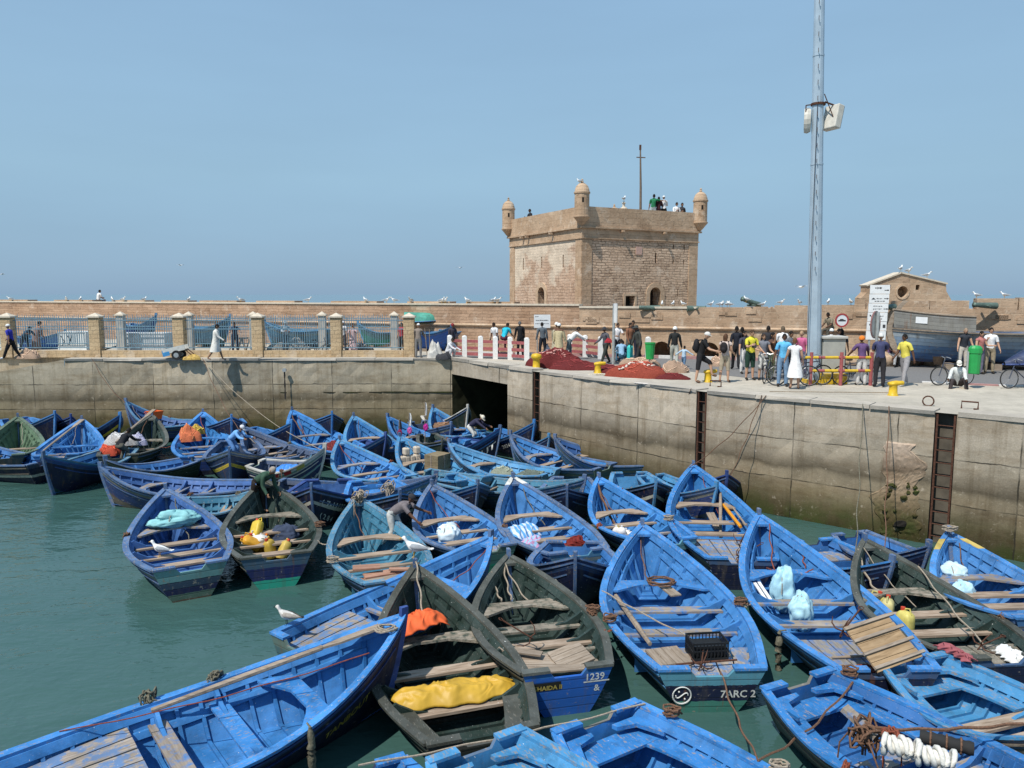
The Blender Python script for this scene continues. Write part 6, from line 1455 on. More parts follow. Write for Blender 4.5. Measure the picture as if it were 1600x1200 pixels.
rows=[[(x-.10,.07,z),(x+.09,.05,z),(x+.09,-.05,z),(x-.10,-.07,z)] for x,z in pth]; mb.grid(rows,closed=True); mb.add(rows[-1],[(0,1,2,3)]); mb.build('stem',PM['w_grey'],r.root)
mb=MB(); rows=[]
for t in (.83,.86,.885):
    p=H.pt(t,1); rows.append([(p.x+.02,sd*(p.y+.05),p.z+.06+z) for z in (.25,.52)])
mb.grid(rows); mb.build('notice',M_SIGN,r.root)
# ------------------------------------------------------------------ people on the quay
bpy.context.view_layer.update()
person('man in a royal blue polo shirt and white cap walking at the far left',(19,561),-90,1.72,WALK,(.03,.035,.30),(.012,.012,.014),cap=(.7,.7,.68),skin='m',shoes=(.6,.6,.6))
person('figure in a brownish hooded robe behind the fence near the far left',(58,551),150,1.68,dict(lean=18),robe=(.21,.14,.12),skin='m')
person('man in dark clothes bending behind the fence beside the brownish robe',(40,552),60,1.7,BEND2,(.03,.06,.10),(.03,.03,.04),skin='d')
person('man in a long white tunic striding past the fence',(338,563.5),105,1.74,WALK,robe=None,top=(.66,.64,.58),legs=(.60,.58,.52),long_sleeve=True,shorts=True,skirt=(.66,.64,.58),skin='m',bare=True)
person('man in dark blue sitting among the boats ashore behind the sawhorses',(368,551),20,1.7,dict(lean=30,lsw=40,rsw=40,lel=40,rel=40),(.03,.04,.08),(.03,.03,.05),skin='m')
person('person in a white turban behind the fifth fence panel',(447,550),30,1.66,HOLD,(.35,.40,.45),(.05,.08,.12),turban=(.68,.68,.66),skin='m',long_sleeve=True)
person('person in a white cap and shirt behind the sixth fence panel',(537,551),-20,1.66,TALK,(.50,.50,.50),(.08,.07,.07),cap=(.7,.7,.7),skin='m')
person('woman in a pink and white dress behind the sixth fence panel',(552,551.5),10,1.55,HOLD,robe=(.50,.36,.36),skin='m',longhair=True)
person('person in a red top behind the last fence panel',(628,552),-30,1.6,STAND,(.32,.05,.06),(.03,.03,.03),skin='m')
person('old man in a brown-grey jacket and white cap leaning on sticks by the end pillar',(654,560),170,1.68,dict(lean=14,head=10,lsw=30,rsw=26),(.22,.18,.15),(.20,.19,.18),long_sleeve=True,cap=(.68,.66,.62),skin='m')
p=G(668,560); o=thing('walking_stick','pair of pale sticks leaning right of the old man in the brown-grey jacket','stick',p); mb=MB(); mb.tube([(0,-.05,0),(-.12,0,1.5)],.02,5); mb.tube([(.12,0,0),(.10,.1,1.45)],.02,5); mb.build('stick',PM['w_grey'],o)
mound('sack','pale sack standing on the quay beside the sticks','sack',679,560,(.8,.6,.95),plain('sack_pale',(.50,.48,.44),.9,.25,5),51)
mound('sack','dark bundle beside the pale sack at the culvert end','sack',694,561,(.8,.5,.35),plain('bundle_dark',(.04,.04,.045),.9,.4,9),53)
person('person in white crouching beside the first white railing post',(699,560),60,1.65,SQUAT,(.58,.58,.60),(.5,.5,.52),skin='m',long_sleeve=True)
person('person in a dark red headscarf behind the left end of the culvert railing',(707,554),20,1.6,dict(lean=10),(.05,.045,.06),(.04,.04,.05),long_sleeve=True,turban=(.22,.03,.03),skin='m')
person('man in a white shirt sitting behind the culvert railing left of the turquoise shirt',(775,556),-40,1.68,dict(lean=12),(.66,.66,.66),(.05,.05,.08),skin='d')
pp=G(787,559); person('man in a turquoise tee hunched on the culvert railing',None,150,1.74,dict(SIT,lean=34,head=14),(.02,.42,.55),(.12,.03,.05),skin='m',world=(pp.x,pp.y,Q+.92),seat=1)
person('man in a black jacket standing behind the culvert railing',(813,557),185,1.74,STAND,(.015,.015,.017),(.02,.02,.022),long_sleeve=True,hair=(.10,.10,.10))
person('man in dark trousers half hidden behind the notice post',(848,558),180,1.7,STAND2,(.10,.12,.14),(.02,.022,.03),long_sleeve=True)
mound('sack','dark bundle standing under the white rectangular notice','sack',855,558,(.8,.6,.62),plain('bundle_grey',(.07,.08,.11),.9,.3,9),57)
person('man in a beige robe and white turban behind the crimson net heap',(873,563),160,1.72,STAND,robe=(.46,.39,.24),turban=(.70,.69,.66),skin='d')
person('man in a white turban just behind the beige robe',(869,560),140,1.72,STAND,robe=(.40,.36,.26),turban=(.72,.71,.68),skin='d')
person('man in a white shirt and grey trousers bending over the far railing',(889,562),100,1.72,dict(BEND2,lean=48),(.68,.68,.68),(.10,.13,.14),long_sleeve=True,skin='m')
person('man in a grey jacket carrying a red bag, walking left of the edge-on sign post',(946,569),-60,1.70,WALK,(.085,.085,.10),(.035,.04,.035),long_sleeve=True,hat=(.05,.05,.055),skin='d')
p=G(948,569); mound('shoulder_bag','red bag held by the man in the grey jacket','bag',0,0,(.36,.22,.20),flat((.30,.02,.03)),3,world=(p.x+.03,p.y-.32,Q+1.0))
person('man in a white shirt behind the edge-on sign post',(963,562),15,1.72,HOLD,(.66,.64,.64),(.04,.04,.05),skin='m')
person('person squatting with a navy rucksack beside the sign post',(971,567),175,1.72,SQUAT,(.25,.40,.55),(.05,.12,.18),skin='m',long_sleeve=True)
def backpack(pr,label,col,s_=1.0):
    j=pr.j; o=thing('backpack',label,'backpack',pr.at(j['chest']+Vector((0,.235,-.02))),pr.h); mb=MB(); mb.ball((0,0,0),(.17*s_,.11*s_,.25*s_),12,8,0,.03); mb.ball((0,.07,-.07),(.12*s_,.08*s_,.11*s_),10,7); mb.build('bag',flat(col),o,smooth=True)
    mb=MB()
    for sx in (-.12,.12): mb.tube([(sx,-.05,.20),(sx,-.20,.22),(sx,-.36,.05),(sx,-.30,-.12)],.018,5)
    mb.build('strap',flat(sc(col,.6)),o); return o
sq=person('person in a light blue jacket crouching with the rucksack, seen from behind',(976,566),185,1.7,dict(SQUAT,lean=40),(.35,.50,.62),(.04,.05,.09),long_sleeve=True,skin='m'); backpack(sq,'navy rucksack on the back of the crouching person in the light blue jacket',(.02,.025,.07))
person('man in a rust-brown jacket standing beyond the sign post',(983,563),30,1.74,STAND,(.20,.09,.05),(.10,.10,.09),long_sleeve=True)
person('man in black standing behind the rust-brown jacket',(989,560),-20,1.82,STAND,(.015,.015,.018),(.03,.03,.05),long_sleeve=True)
person('man in a dark grey robe and cap walking beside the green bin',(998,570),-70,1.76,dict(WALK2,lean=10),(.05,.055,.05),(.03,.03,.03),long_sleeve=True,hat=(.06,.065,.06),skin='d')
p=G(984,568); o=thing('plastic_drum','turquoise plastic drum carried beside the dark grey robe','drum',p); mb=MB(); mb.lathe([(.12,0),(.14,.05),(.14,.75),(.10,.82),(.05,.85),(.0,.86)],12); mb.build('drum',flat((.05,.50,.46),.5,.1),o)
person('man in a black jacket and white skullcap walking away past the rampart arch',(1053,575),165,1.74,WALK2,(.018,.02,.02),(.40,.41,.36),long_sleeve=True,turban=(.72,.72,.70),skin='d')
person('child in a light blue top and jeans beside the black jacket',(1068,578),140,1.02,dict(WALK,lab=45,rab=45),(.38,.50,.62),(.10,.17,.27),skin='m',long_sleeve=True)
t1=person('tourist in a black tee and long black shorts with one foot up on a bollard',(1092,598),75,1.80,dict(lean=22,head=6,lhip=58,lkn=48,rhip=-6,rkn=3,lsw=42,rsw=30,lel=35,rel=50),(.014,.014,.015),(.02,.02,.022),shorts=True,skin='l',cap=(.62,.60,.56),shoes=(.15,.09,.06)); backpack(t1,'black rucksack on the tourist with one foot on the bollard',(.018,.018,.02),1.05)
t2=person('young woman in a pale top and beige shorts, long brown hair, beside the bollard',(1132,598),150,1.70,dict(STAND2,lsw=14,lel=50,rsw=14,rel=50),(.55,.45,.40),(.40,.34,.25),shorts=True,skin='l',longhair=True,hair=(.09,.045,.025),sleeveless=True,shoes=(.1,.07,.06)); backpack(t2,'black bag on the back of the young woman in beige shorts',(.02,.018,.02),.8)
person('man in a black shirt and trousers at the left of the tourist group',(1150,578),170,1.80,WALK2,(.015,.017,.025),(.02,.02,.022),skin='m',long_sleeve=True)
person('man in a black jacket carrying a white bundle in the tourist group',(1156,576),150,1.74,WALK2,(.016,.016,.02),(.06,.06,.07),skin='d',long_sleeve=True)
person('woman in white trousers and a dark top in the tourist group',(1162,584),20,1.66,STAND,(.05,.05,.07),(.66,.65,.62),skin='l',longhair=True)
t3=person('man in a bright yellow tee and dark green shorts carrying a black camera',(1171,594),12,1.80,dict(TALK,lsw=10,lel=30,lab=22),(.62,.56,.05),(.02,.05,.035),shorts=True,skin='l',hair=(.06,.035,.02)); backpack(t3,'dark rucksack of the man in the yellow tee',(.03,.035,.03))
c_=t3.jt('chest',(-.02,-.24,-.10)); o=thing('camera','black camera hanging against the yellow tee','camera',c_,t3.h); mb=MB(); mb.box((0,0,0),(.15,.07,.10)); mb.build('camera_body',M_TYRE,o); mb=MB(); mb.lathe([(.045,0),(.045,.09),(.03,.09)],10); l_=mb.build('lens',M_INK,o); l_.rotation_euler=(R(90),0,0)
person('woman in a grey striped vest and white shorts beside the yellow tee',(1191,594),-8,1.66,dict(HIPS,lsw=12,lel=70),(.16,.17,.20),(.66,.65,.62),shorts=True,skin='l',longhair=True,sleeveless=True,hair=(.05,.03,.02))
person('man in a brown shirt and pale green trousers holding the end-on bicycle',(1204,593),35,1.70,dict(rsw=90,rel=95,lsw=20,lel=20),(.10,.055,.04),(.30,.32,.18),skin='m',long_sleeve=False)
person('man in a dark jacket behind the brown shirt',(1197,579),160,1.80,STAND,(.03,.03,.035),(.05,.05,.06),skin='m',long_sleeve=True)
person('man in a white shirt seen from behind in the tourist group',(1220,584),175,1.84,STAND,(.70,.70,.70),(.06,.07,.10),skin='l',hair=(.12,.09,.06))
t4=person('man in a sky blue tee and faded jeans standing by the bicycle',(1222,604),-15,1.76,dict(rab=14,lab=12),(.12,.42,.68),(.17,.27,.40),skin='d'); 
person('man with dark hair just behind the sky blue tee',(1231,592),25,1.74,STAND,(.12,.13,.15),(.04,.04,.05),skin='m')
person('woman in a white summer dress standing nearest the quay edge',(1241,608),165,1.66,dict(lab=16,rab=14,lsw=8,lel=30),(.72,.71,.70),None,skin='l',skirt=(.74,.73,.72),sleeveless=True,hair=(.13,.06,.03),shoes=(.2,.12,.1))
person('woman in a pink top left of the blue mast',(1252,588),-35,1.70,dict(lsw=10,lel=30),(.50,.12,.24),(.12,.12,.2),skin='l',longhair=False,hair=(.35,.24,.15))
for px,lb,t_,hr in ((1295,'man in a white cap and shirt behind the grey cabinet',(.70,.70,.70),(.70,.70,.68)),(1306,'man in a grey shirt behind the grey cabinet',(.16,.15,.18),None),(1313,'woman with long black hair behind the grey cabinet',(.05,.05,.06),None)):
    person(lb,(px,582),170 if px!=1306 else 20,1.72,STAND,t_,(.06,.06,.08),cap=hr,skin='m',longhair=px==1313)
pp=WY(1291,520,36.2); person('man in khaki sitting on the rampart ledge behind the blue mast',None,-60,1.66,dict(SIT,lean=18),(.20,.17,.12),(.10,.09,.07),skin='d',world=(pp.x,pp.y-.5,5.12),seat=1)
person('boy in a purple shirt with an orange cap on the bicycle behind the barrier',(1345,602),175,1.66,dict(lab=22,rab=22,lsw=24,rsw=24),(.12,.07,.17),(.58,.57,.56),skin='d',turban=(.72,.20,.03))
person('man in a navy shirt and dark trousers behind the round sign post',(1373,605),160,1.78,dict(HOLD),(.05,.055,.12),(.03,.028,.032),skin='m',cap=(.6,.6,.58))
person('person in a purple top sitting on the boulders left of the yellow tee boy',(1389,572),25,1.6,SIT,(.16,.08,.17),(.2,.2,.2),skin='m',cap=(.45,.3,.32),lift=.0)
person('person in dark clothes sitting on the boulders under the hull stem',(1399,573),-10,1.6,SIT,(.03,.03,.04),(.4,.4,.4),skin='d')
person('youth in a pale yellow tee and grey trousers walking on the road',(1412,603),-70,1.76,WALK2,(.64,.56,.10),(.33,.32,.33),skin='d',shoes=(.7,.7,.7))
pp=G(1496,606); person('man in a white shirt and cap sitting on the kerb beside the bicycle',None,-25,1.72,dict(SIT,lhip=118,rhip=108,lkn=116,rkn=92,lean=26,head=14,lleg=16,rleg=14),(.58,.60,.58),(.05,.04,.04),long_sleeve=True,skin='d',cap=(.66,.64,.58),world=(pp.x,pp.y+.05,Q+.10),seat=1)
person('woman in a dark sleeveless top and pale trousers at the right',(1503,580),-12,1.72,dict(lab=14),(.03,.035,.045),(.56,.52,.45),skin='l',sleeveless=True,hair=(.28,.20,.14))
person('woman with black hair in a grey-violet dress at the right',(1529,585),15,1.66,dict(lsw=20,lel=80,lab=20),(.40,.16,.14),(.15,.14,.19),skin='l',longhair=False,sleeveless=True)
person('man in a white tee and khaki trousers at the far right of the road',(1545,584),-20,1.78,dict(rsw=20,rel=100,rin=15,lab=14),(.72,.72,.72),(.33,.27,.18),skin='l')
# people on the tower and on the rampart
roof=tp(0,0,10.63).z
for lx,ly,lb,t_,lg,pz,hh in ((5.55,.9,'visitor in a green top pointing, first right of the flagpole on the tower','g',(.35,.4,.4),dict(rsw=75,rab=55,rel=5),1.75),(5.95,.9,'visitor in dark maroon on the tower between the green and white ones','m',(.04,.012,.02),HOLD,1.62),(6.35,.9,'visitor in a white cap and shirt with black trousers on the tower','w',(.02,.02,.02),TALK,1.7)):
    person(lb,None,170,hh,pz,dict(g=(.02,.16,.07),m=(.05,.015,.02),w=(.7,.7,.7))[t_],lg,skin='m',long_sleeve=t_!='g',cap=(.7,.7,.68) if t_=='w' else None,longhair=t_=='m',world=tp(lx,ly,11.0),fingers=True)
for lx,lb,t_ in ((7.3,'visitor in white looking over the tower parapet near the right turret',(.7,.7,.7)),(7.75,'visitor in dark clothes at the parapet beside the right turret',(.04,.04,.045))): person(lb,None,20,1.72,TALK,t_,(.05,.05,.05),skin='m',long_sleeve=True,world=tp(lx,.95,roof))
person('dark silhouetted visitor beside the left turret of the tower',None,-60,1.7,HOLD,(.02,.022,.028),(.02,.02,.02),skin='d',long_sleeve=True,world=tp(.95,8.0,roof))
pp=WY(143,463,57.2); person('person in white sitting on top of the left rampart among the gulls',None,150,1.68,SIT,(.68,.67,.65),(.05,.05,.06),skin='m',world=(pp.x,pp.y+.9,6.26),seat=1)
# people in the boats
b=BB['B2']; q=W(404,802,.52); person('man in a green pullover bending over in the bow of a green boat',None,62,1.76,dict(lean=66,head=-6,lsw=8,rsw=-6,lel=30,rel=34,lhip=8,rhip=-6,lkn=8,rkn=6,lleg=5,rleg=5),(.035,.075,.050),(.022,.016,.014),long_sleeve=True,bare=True,skin='m',hair=(.30,.26,.22),world=q)
b=BB['B3']; q=W(612,850,.30); person('man in a grey tee and pale trousers reaching over the side of the teal boat',None,80,1.74,dict(lean=64,head=-22,lsw=62,rsw=48,lel=8,rel=18,lhip=30,rhip=10,lkn=60,rkn=48),(.16,.14,.145),(.45,.46,.44),skin='d',bare=True,cap=(.03,.03,.035),world=(q.x,q.y,.28))
b=BB['D5']; q=b.P(.12,.2,.3); person('man dressed in black crouching in the stern of the dark green boat',None,170,1.70,dict(lean=50,head=0,lsw=40,rsw=55,lel=20,rel=20,lhip=60,rhip=52,lkn=90,rkn=86),(.015,.016,.02),(.10,.095,.075),long_sleeve=True,skin='d',world=(q.x,q.y,.30))
b=BB['D2']; q=b.P(.30,-.2,.5); person('man in a light blue jacket bending over beside the yellow and white striped bow',None,75,1.72,dict(lean=55,head=0,lsw=50,rsw=45,lel=30,rel=30,lhip=40,rhip=36,lkn=70,rkn=66),(.16,.36,.68),(.10,.22,.45),long_sleeve=True,skin='m',cap=(.55,.56,.58),world=(q.x,q.y,.35))
b=BB['C9']; q=b.P(.18,-.2,.4); person('man in a cream sun hat leaning over the boat at the tunnel mouth',None,70,1.7,dict(lean=62,head=5,lsw=50,rsw=60,lel=30,rel=10,lhip=40,rhip=40,lkn=74,rkn=70),(.03,.03,.06),(.55,.55,.52),long_sleeve=True,skin='m',hat=(.62,.58,.48),world=(q.x,q.y,.30))

# ------------------------------------------------------------------ gulls
def wall_gull(root_d,px,z,y,lab,Yref):
    pass
gl=[(10,60),(98,57.5),(120,57),(170,56),(187,55.6),(220,55),(290,52.8),(371,50.6),(369,0),(477,48.2),(567,46),(600,45.5),(612,45.2),(638,44.8),(687,44),(692,43.8),(727,43.2),(767,42.4),(775,42.2)]
gl=[g for g in gl if g[1]]
for i,(px,_) in enumerate(gl):
    k=(px-800)/FPX/ray(px,470).y; dL=(P1-A0).normalized(); s_=(k*A0.y-A0.x)/(dL.x-k*dL.y); q=A0+dL*s_; big=s_>LL*.3
    gull((q.x+.1,q.y+.28,6.295),random.uniform(0,6.28),'%s gull from the left among those standing along the left rampart top'%ORD[i],random.random()<.15 and 1 or 0,.95,'gulls on the left rampart')
for i,(px,up) in enumerate(((1040,0),(1057,0),(1073,0),(1117,.10),(1131,.1),(1135,.1),(1143,.1),(1147,.1),(1199,.1),(1228,.18),(1257,.18),(1302,.18),(1338,.18),(1536,.5),(1580,.5))):
    s_=xr(px); q=P1+dd*s_; z=6.19 if px<1092 else 6.12+ (.06 if px<1204 else .16 if px<1282 else .19 if px<1352 else .515)
    if px==1536: z=6.63
    gull((q.x-.12,q.y+.33,z),random.uniform(0,6.28),'%s gull from the left among those standing along the right rampart top'%ORD[i],1 if px in (1338,) else 0,.78,'gulls on the right rampart')
c_=WY(1172,463,37.2); gull((c_.x,c_.y+.55,c_.z-.30),2.0,'gull perched on the muzzle of the tilted cannon',0,.85)
for i,px in enumerate((1408,1421,1450)):
    x=WY(px,430,43.5).x-gp.x; z=(ap+(el-ap)*(ax-x)/ax if x<ax else ap+(er-ap)*(x-ax)/(gw-ax))+.09
    gull((gp.x+x,43.6,z),random.uniform(0,6),'%s gull from the left on the gable of the gatehouse'%ORD[i],0,1.0,'gulls on the gatehouse')
q=tp(-.28,-.10,12.92); gull(q,2.5,'white gull on the dome of the near corner turret',0,.8)
q=tp(3.0,.3,12.17); gull(q,1.0,'gull standing on the roof finial of the tower',0,.9)
gull(WY(1252,453,60),R(20),'gull flying low beside the blue mast',2,1.1); gull(WY(719,421,105),R(60),'gull flying in the sky left of the tower',2,1.1); gull(WY(282,417,110),R(-20),'gull flying high over the left rampart',2,1.1); gull(WY(4,431,110),R(30),'gull flying at the left edge of the picture',2,1.1)
b=BB['A2']; q=b.M@Vector((b.L+.02,0,1.5+.16)); gull(q,R(172),'white gull standing on the stem post of the green tarpaulin boat',0,1.1)
b=BB['A13']; q=b.rail(.06,1,.04); gull(q,R(170),'brown speckled young gull on the stern rail of the blue boat with the plank deck',1,.95)
b=BB['B1']; q=b.P(.44,.5,b.H.sheer(.40)-.21); q=b.M@Vector((.38*b.L,.45,b.H.sheer(.38)-.215)); gull(q,R(170),'gull standing on a thwart inside the peeling blue boat',0,1.05)

# ------------------------------------------------------------------ things lying in the boats
def at(b,t,y,z): return b.M@Vector((t*b.L,y,z))
def thz(b,t): return b.H.sheer(t)-.215
def sack(label,p,size,col,rz=0,seed=1,cat='sack',name='sack',rough=.55):
    o=thing(name,label,cat,p,rz); rnd=random.Random(seed); w,d,h=size; mb=MB(); n,m_=52,30; ph=[rnd.uniform(0,6) for _ in range(4)]; rows=[]
    for i in range(m_+1):
        th=math.pi*i/m_; r_=[]
        for k in range(n):
            a=2*math.pi*k/n; f=1+.34*mnoise.noise((1.5*math.cos(a)+seed*7,1.5*math.sin(a),1.6*math.cos(th)))+.16*(1-2*abs(mnoise.noise((2.6*math.cos(a)+seed*3,2.6*math.sin(a),3.2*math.cos(th)))))+.07*(1-2*abs(mnoise.noise((6*math.cos(a)+seed*5,6*math.sin(a),8*math.cos(th)))))
            x,y=abs(math.cos(a))**.8*math.copysign(1,math.cos(a)),abs(math.sin(a))**.8*math.copysign(1,math.sin(a))
            r_.append((w/2*math.sin(th)**.7*x*f,d/2*math.sin(th)**.7*y*f,h/2-h/2*math.cos(th)*f if i else 0))
        rows.append(r_)
    mb.grid(rows,closed=True); mb.build('bag',plain('sack_%d'%seed,col,rough,.2,5,.4,bump=.5),o,smooth=True)
    mb=MB(); mb.tube([(w*.12*math.cos(a)-.05,d/2*1.04*math.cos(a),h/2+h/2*1.03*math.sin(a)) for a in [math.pi*i/12 for i in range(13)]],.012,5); mb.build('tie',ROPEP,o); return o
def jerry(label,p,col,rz=0,s_=1.0,tilt=0,group='plastic jerrycans'):
    o=thing('jerrycan',label,'jerrycan',p,rz,None); mb=MB(); rows=[]
    for z,f in ((0,.86),(.02,.98),(.12,1),(.28,1),(.36,.93),(.40,.62),(.42,.25)):
        rows.append([(s_*f*.13*abs(math.cos(a))**.5*math.copysign(1,math.cos(a)),s_*f*.10*abs(math.sin(a))**.5*math.copysign(1,math.sin(a)),s_*z) for a in [2*math.pi*k/16 for k in range(16)]])
    mb.grid(rows,closed=True); mb.add(rows[0][::-1],[tuple(range(16))]); mb.add(rows[-1],[tuple(range(16))]); mb.build('can',flat(col,.4,.15,'plastic'),o,smooth=True)
    mb=MB(); mb.lathe([(.035*s_,.41*s_),(.035*s_,.46*s_),(.0,.462*s_)],10,(.05*s_,0,0)); mb.build('cap',flat((.5,.06,.03),.5,.1,'plastic'),o)
    mb=MB(); mb.tube([(-.10*s_,0,.38*s_),(-.07*s_,0,.47*s_),(.0,0,.45*s_),(.02*s_,0,.40*s_)],.014*s_,5); mb.build('handle',flat(col,.4,.15,'plastic'),o)
    o.rotation_euler=(R(tilt),R(tilt*.4),rz); return o
def oar(label,a,b_,r=.04,m=None,name='oar',blade=True):
    a,b_=Vector(a),Vector(b_); o=thing(name,label,name.replace('_',' '),a); d=b_-a; L_=d.length; mb=MB(); mb.tube([(0,0,0),d*.35,d*(.72 if blade else 1)],[r*.7,r,r*.85],7); mb.build('shaft',m or PM['w_grey'],o)
    if blade:
        M3=d.to_track_quat('X','Z').to_matrix(); mb=MB(); mb.prism([(L_*.72,-.03),(L_*.8,-.075),(L_,-.085),(L_,.085),(L_*.8,.075),(L_*.72,.03)],-.018,.018,0,M3); mb.build('blade',m or PM['w_grey'],o)
    return o
def plank(label,p,size,rz=0,m=None,tilt=(0,0),name='plank',cat='plank'):
    o=thing(name,label,cat,p,rz); mb=MB(); w,d,h=size; n=max(1,round(d/.16)); 
    for i in range(n): mb.box((0,-d/2+d*(i+.5)/n,h/2),(w+random.uniform(-.02,.02),d/n-.008,h))
    mb.build('boards',m or PM['w_grey'],o); o.rotation_euler=(R(tilt[0]),R(tilt[1]),rz); return o
def anchor(label,p,rz=0,s_=1.0,tilt=60):
    o=thing('grapnel_anchor',label,'anchor',p,rz); mb=MB(); mb.tube([(0,0,0),(0,0,.75*s_)],.018*s_,6); mb.build('shank',RUST,o)
    for i in range(4):
        a=math.pi/2*i+.4; mb=MB(); mb.tube([(0,0,.02),(.12*s_*math.cos(a),.12*s_*math.sin(a),-.02),(.24*s_*math.cos(a),.24*s_*math.sin(a),.05),(.30*s_*math.cos(a),.30*s_*math.sin(a),.20*s_)],[.016*s_,.016*s_,.014*s_,.006*s_],6); mb.build('fluke',RUST,o)
    mb=MB(); mb.tube([(.05*s_*math.cos(a),0,.79*s_+.05*s_*math.sin(a)) for a in [2*math.pi*i/10 for i in range(11)]],.01*s_,5); mb.build('ring',RUST,o)
    o.rotation_euler=(R(tilt),0,rz); return o
def coil(label,p,r=.2,n=4,m=None,h=.05,seed=0):
    rnd=random.Random(seed); o=thing('rope_coil',label,'rope',p); mb=MB(); pts=[]
    for i in range(n*16): a=2*math.pi*i/16; q=r*(.6+.4*rnd.random()) ; q=r*(1-.35*((i//16)%3)/3)+rnd.uniform(-.02,.02); pts.append((q*math.cos(a)*1.25,q*math.sin(a),.02+h*i/(n*16)+rnd.uniform(0,.02)))
    mb.tube(pts,.016,5); mb.build('rope',m or ROPE,o); return o
def rope(label,a,b_,sag=.3,r=.012,m=None,n=18,name='mooring_rope'):
    a,b_=Vector(a),Vector(b_); o=thing(name,label,'rope',a); mb=MB(); mb.tube([(b_-a)*t+Vector((.02*math.sin(17*t),.02*math.sin(23*t),-4*sag*t*(1-t))) for t in [i/n for i in range(n+1)]],r,5); mb.build('rope',m or ROPE,o); return o
def fender(label,b,t,side,m=None,L_=.55,r=.05):
    p=b.rail(t,side,.0); dirv=(b.M.to_3x3()@Vector((0,side,0))); p=p+dirv*.10; o=thing('rope_fender',label,'fender',p); mb=MB(); rnf=random.Random(len(label)); mb.tube([(rnf.uniform(-.012,.012),rnf.uniform(-.012,.012),.10-(L_+.1)*i/14) for i in range(15)],[.02,.035]+[r*rnf.uniform(.8,1.15) for _ in range(12)]+[r*.6],9); mb.tube([(0,0,.08),tuple(-dirv*.12+Vector((0,0,.10)))],.015,5); mb.build('fender',m or ROPEP,o,smooth=True)
ROPEM=plain('rope_mossy',(.13,.12,.085),.95,.6,30,bump=.8)
def tangle(label,p,r=.22,n=5,m=None,seed=0,name='rope_bundle',cat='rope',tails=3):
    rnd=random.Random(seed+len(label)); o=thing(name,label,cat,p); mb=MB()
    for k in range(n):
        ax=Vector((rnd.uniform(-1,1),rnd.uniform(-1,1),rnd.uniform(-.6,1))).normalized(); u=ax.orthogonal().normalized(); w_=ax.cross(u); c_=Vector((rnd.uniform(-.3,.3)*r,rnd.uniform(-.3,.3)*r,r*.55)); q=r*rnd.uniform(.45,.9)
        mb.tube([c_+(u*math.cos(a)+w_*math.sin(a)*.7)*q*(1+.2*math.sin(3*a+k))+Vector((0,0,.03*math.sin(5*a))) for a in [2*math.pi*i/16 for i in range(17)]],.017,5)
    for k in range(tails):
        a=rnd.uniform(0,6.28); mb.tube([(0,0,r*.5),(r*.8*math.cos(a),r*.8*math.sin(a),r*.4),(r*1.3*math.cos(a+.3),r*1.3*math.sin(a+.3),-.15),(r*1.35*math.cos(a+.3),r*1.35*math.sin(a+.3),-.38)],.012,5)
    mb.ball((0,0,r*.5),r*.42,10,7,0,.2,seed=seed); mb.build('strands',m or ROPE,o,smooth=True); return o
def drape(label,p,w,d,h,m,rz=0,seed=0,name='tarpaulin',cat='tarpaulin',droop=.0,taper=0.0):
    rnd=random.Random(seed); o=thing(name,label,cat,p,rz); mb=MB(); rows=[]; ph=[rnd.uniform(0,6) for _ in range(6)]; nx,ny=84,34
    for j in range(ny+1):
        r_=[]
        for i in range(nx+1):
            u=i/nx*2-1; v=j/ny*2-1; e=max(0,1-abs(v)**2.4)*(1-abs(u)**6*.7); v_=v*(1-.5*max(0,u)**2*taper); X,Y=u*w/2,v_*d/2; n1=mnoise.noise((X*1.7+ph[0]*9,Y*2.2,1)); n2=mnoise.noise((X*4.5+Y*2+ph[1]*9,Y*3.5,3)); n3=1-abs(mnoise.noise((X*5+3*n1+ph[2]*9,Y*4-X*2,5)))*2; n4=mnoise.noise((X*15,Y*11+ph[3]*9,8)); n5=1-2*abs(mnoise.noise((X*2.2+Y*5+ph[4]*9+n1,Y*2-X*1.2,11))); z=h*e*(.70+.40*n1-.35*taper*max(0,u))+.045*n3*e+.05*max(0,n5-.3)*e+.010*n4-droop*abs(u)**3
            r_.append((u*w/2+.04*math.sin(6*v+ph[4]),v_*d/2*(1+.14*math.sin(3*u+ph[5]))+.03*math.sin(13*u),z+.02))
        rows.append(r_)
    mb.grid(rows); x=mb.build('sheet',m,o,smooth=True); s2=x.modifiers.new('thick','SOLIDIFY'); s2.thickness=.012; return o
# yellow tarpaulin, orange cloth
b=BB['A2']; t=.335; M_TARP=plain('yellow_tarp',(.50,.30,.03),.5,.16,3,.4,bump=.3)
drape('crumpled yellow tarpaulin bundled across the stern thwarts of the green boat',at(b,t,-.02,thz(b,.3)+.02),2.0,.66,.24,M_TARP,b.h-R(90),3,taper=1.0)
drape('bright orange cloth draped over the bow thwart of the green tarpaulin boat',at(b,.745,.18,thz(b,.72)+.20),1.15,.62,.14,plain('orange_cloth',(.72,.12,.03),.7,.14,4),b.h-R(70),7,'cloth','cloth',.16,.4)
oar('long grey oar lying along the left gunwale of the blue boat with yellow letters',BB['A1'].rail(.36,.84,-.02),BB['A1'].rail(.94,.5,.02),.05)
rope('thin red line stretched over the thwarts of the blue boat with yellow letters',BB['A1'].rail(.16,1,.05),BB['A1'].rail(.86,-.6,.05),.10,.009,ROPER)
coil('knotted brown rope round the bow of the blue boat with yellow letters',BB['A1'].rail(.93,-.4,.06),.14,3,ROPEP)
for t,s_,lb in ((.30,-1,'mossy rope fender hanging lowest on the near side of the yellow lettered boat'),(.62,-1,'rope fender amidships on the near side of the yellow lettered boat')): fender(lb,BB['A1'],t,s_,ROPEM,.75,.055)
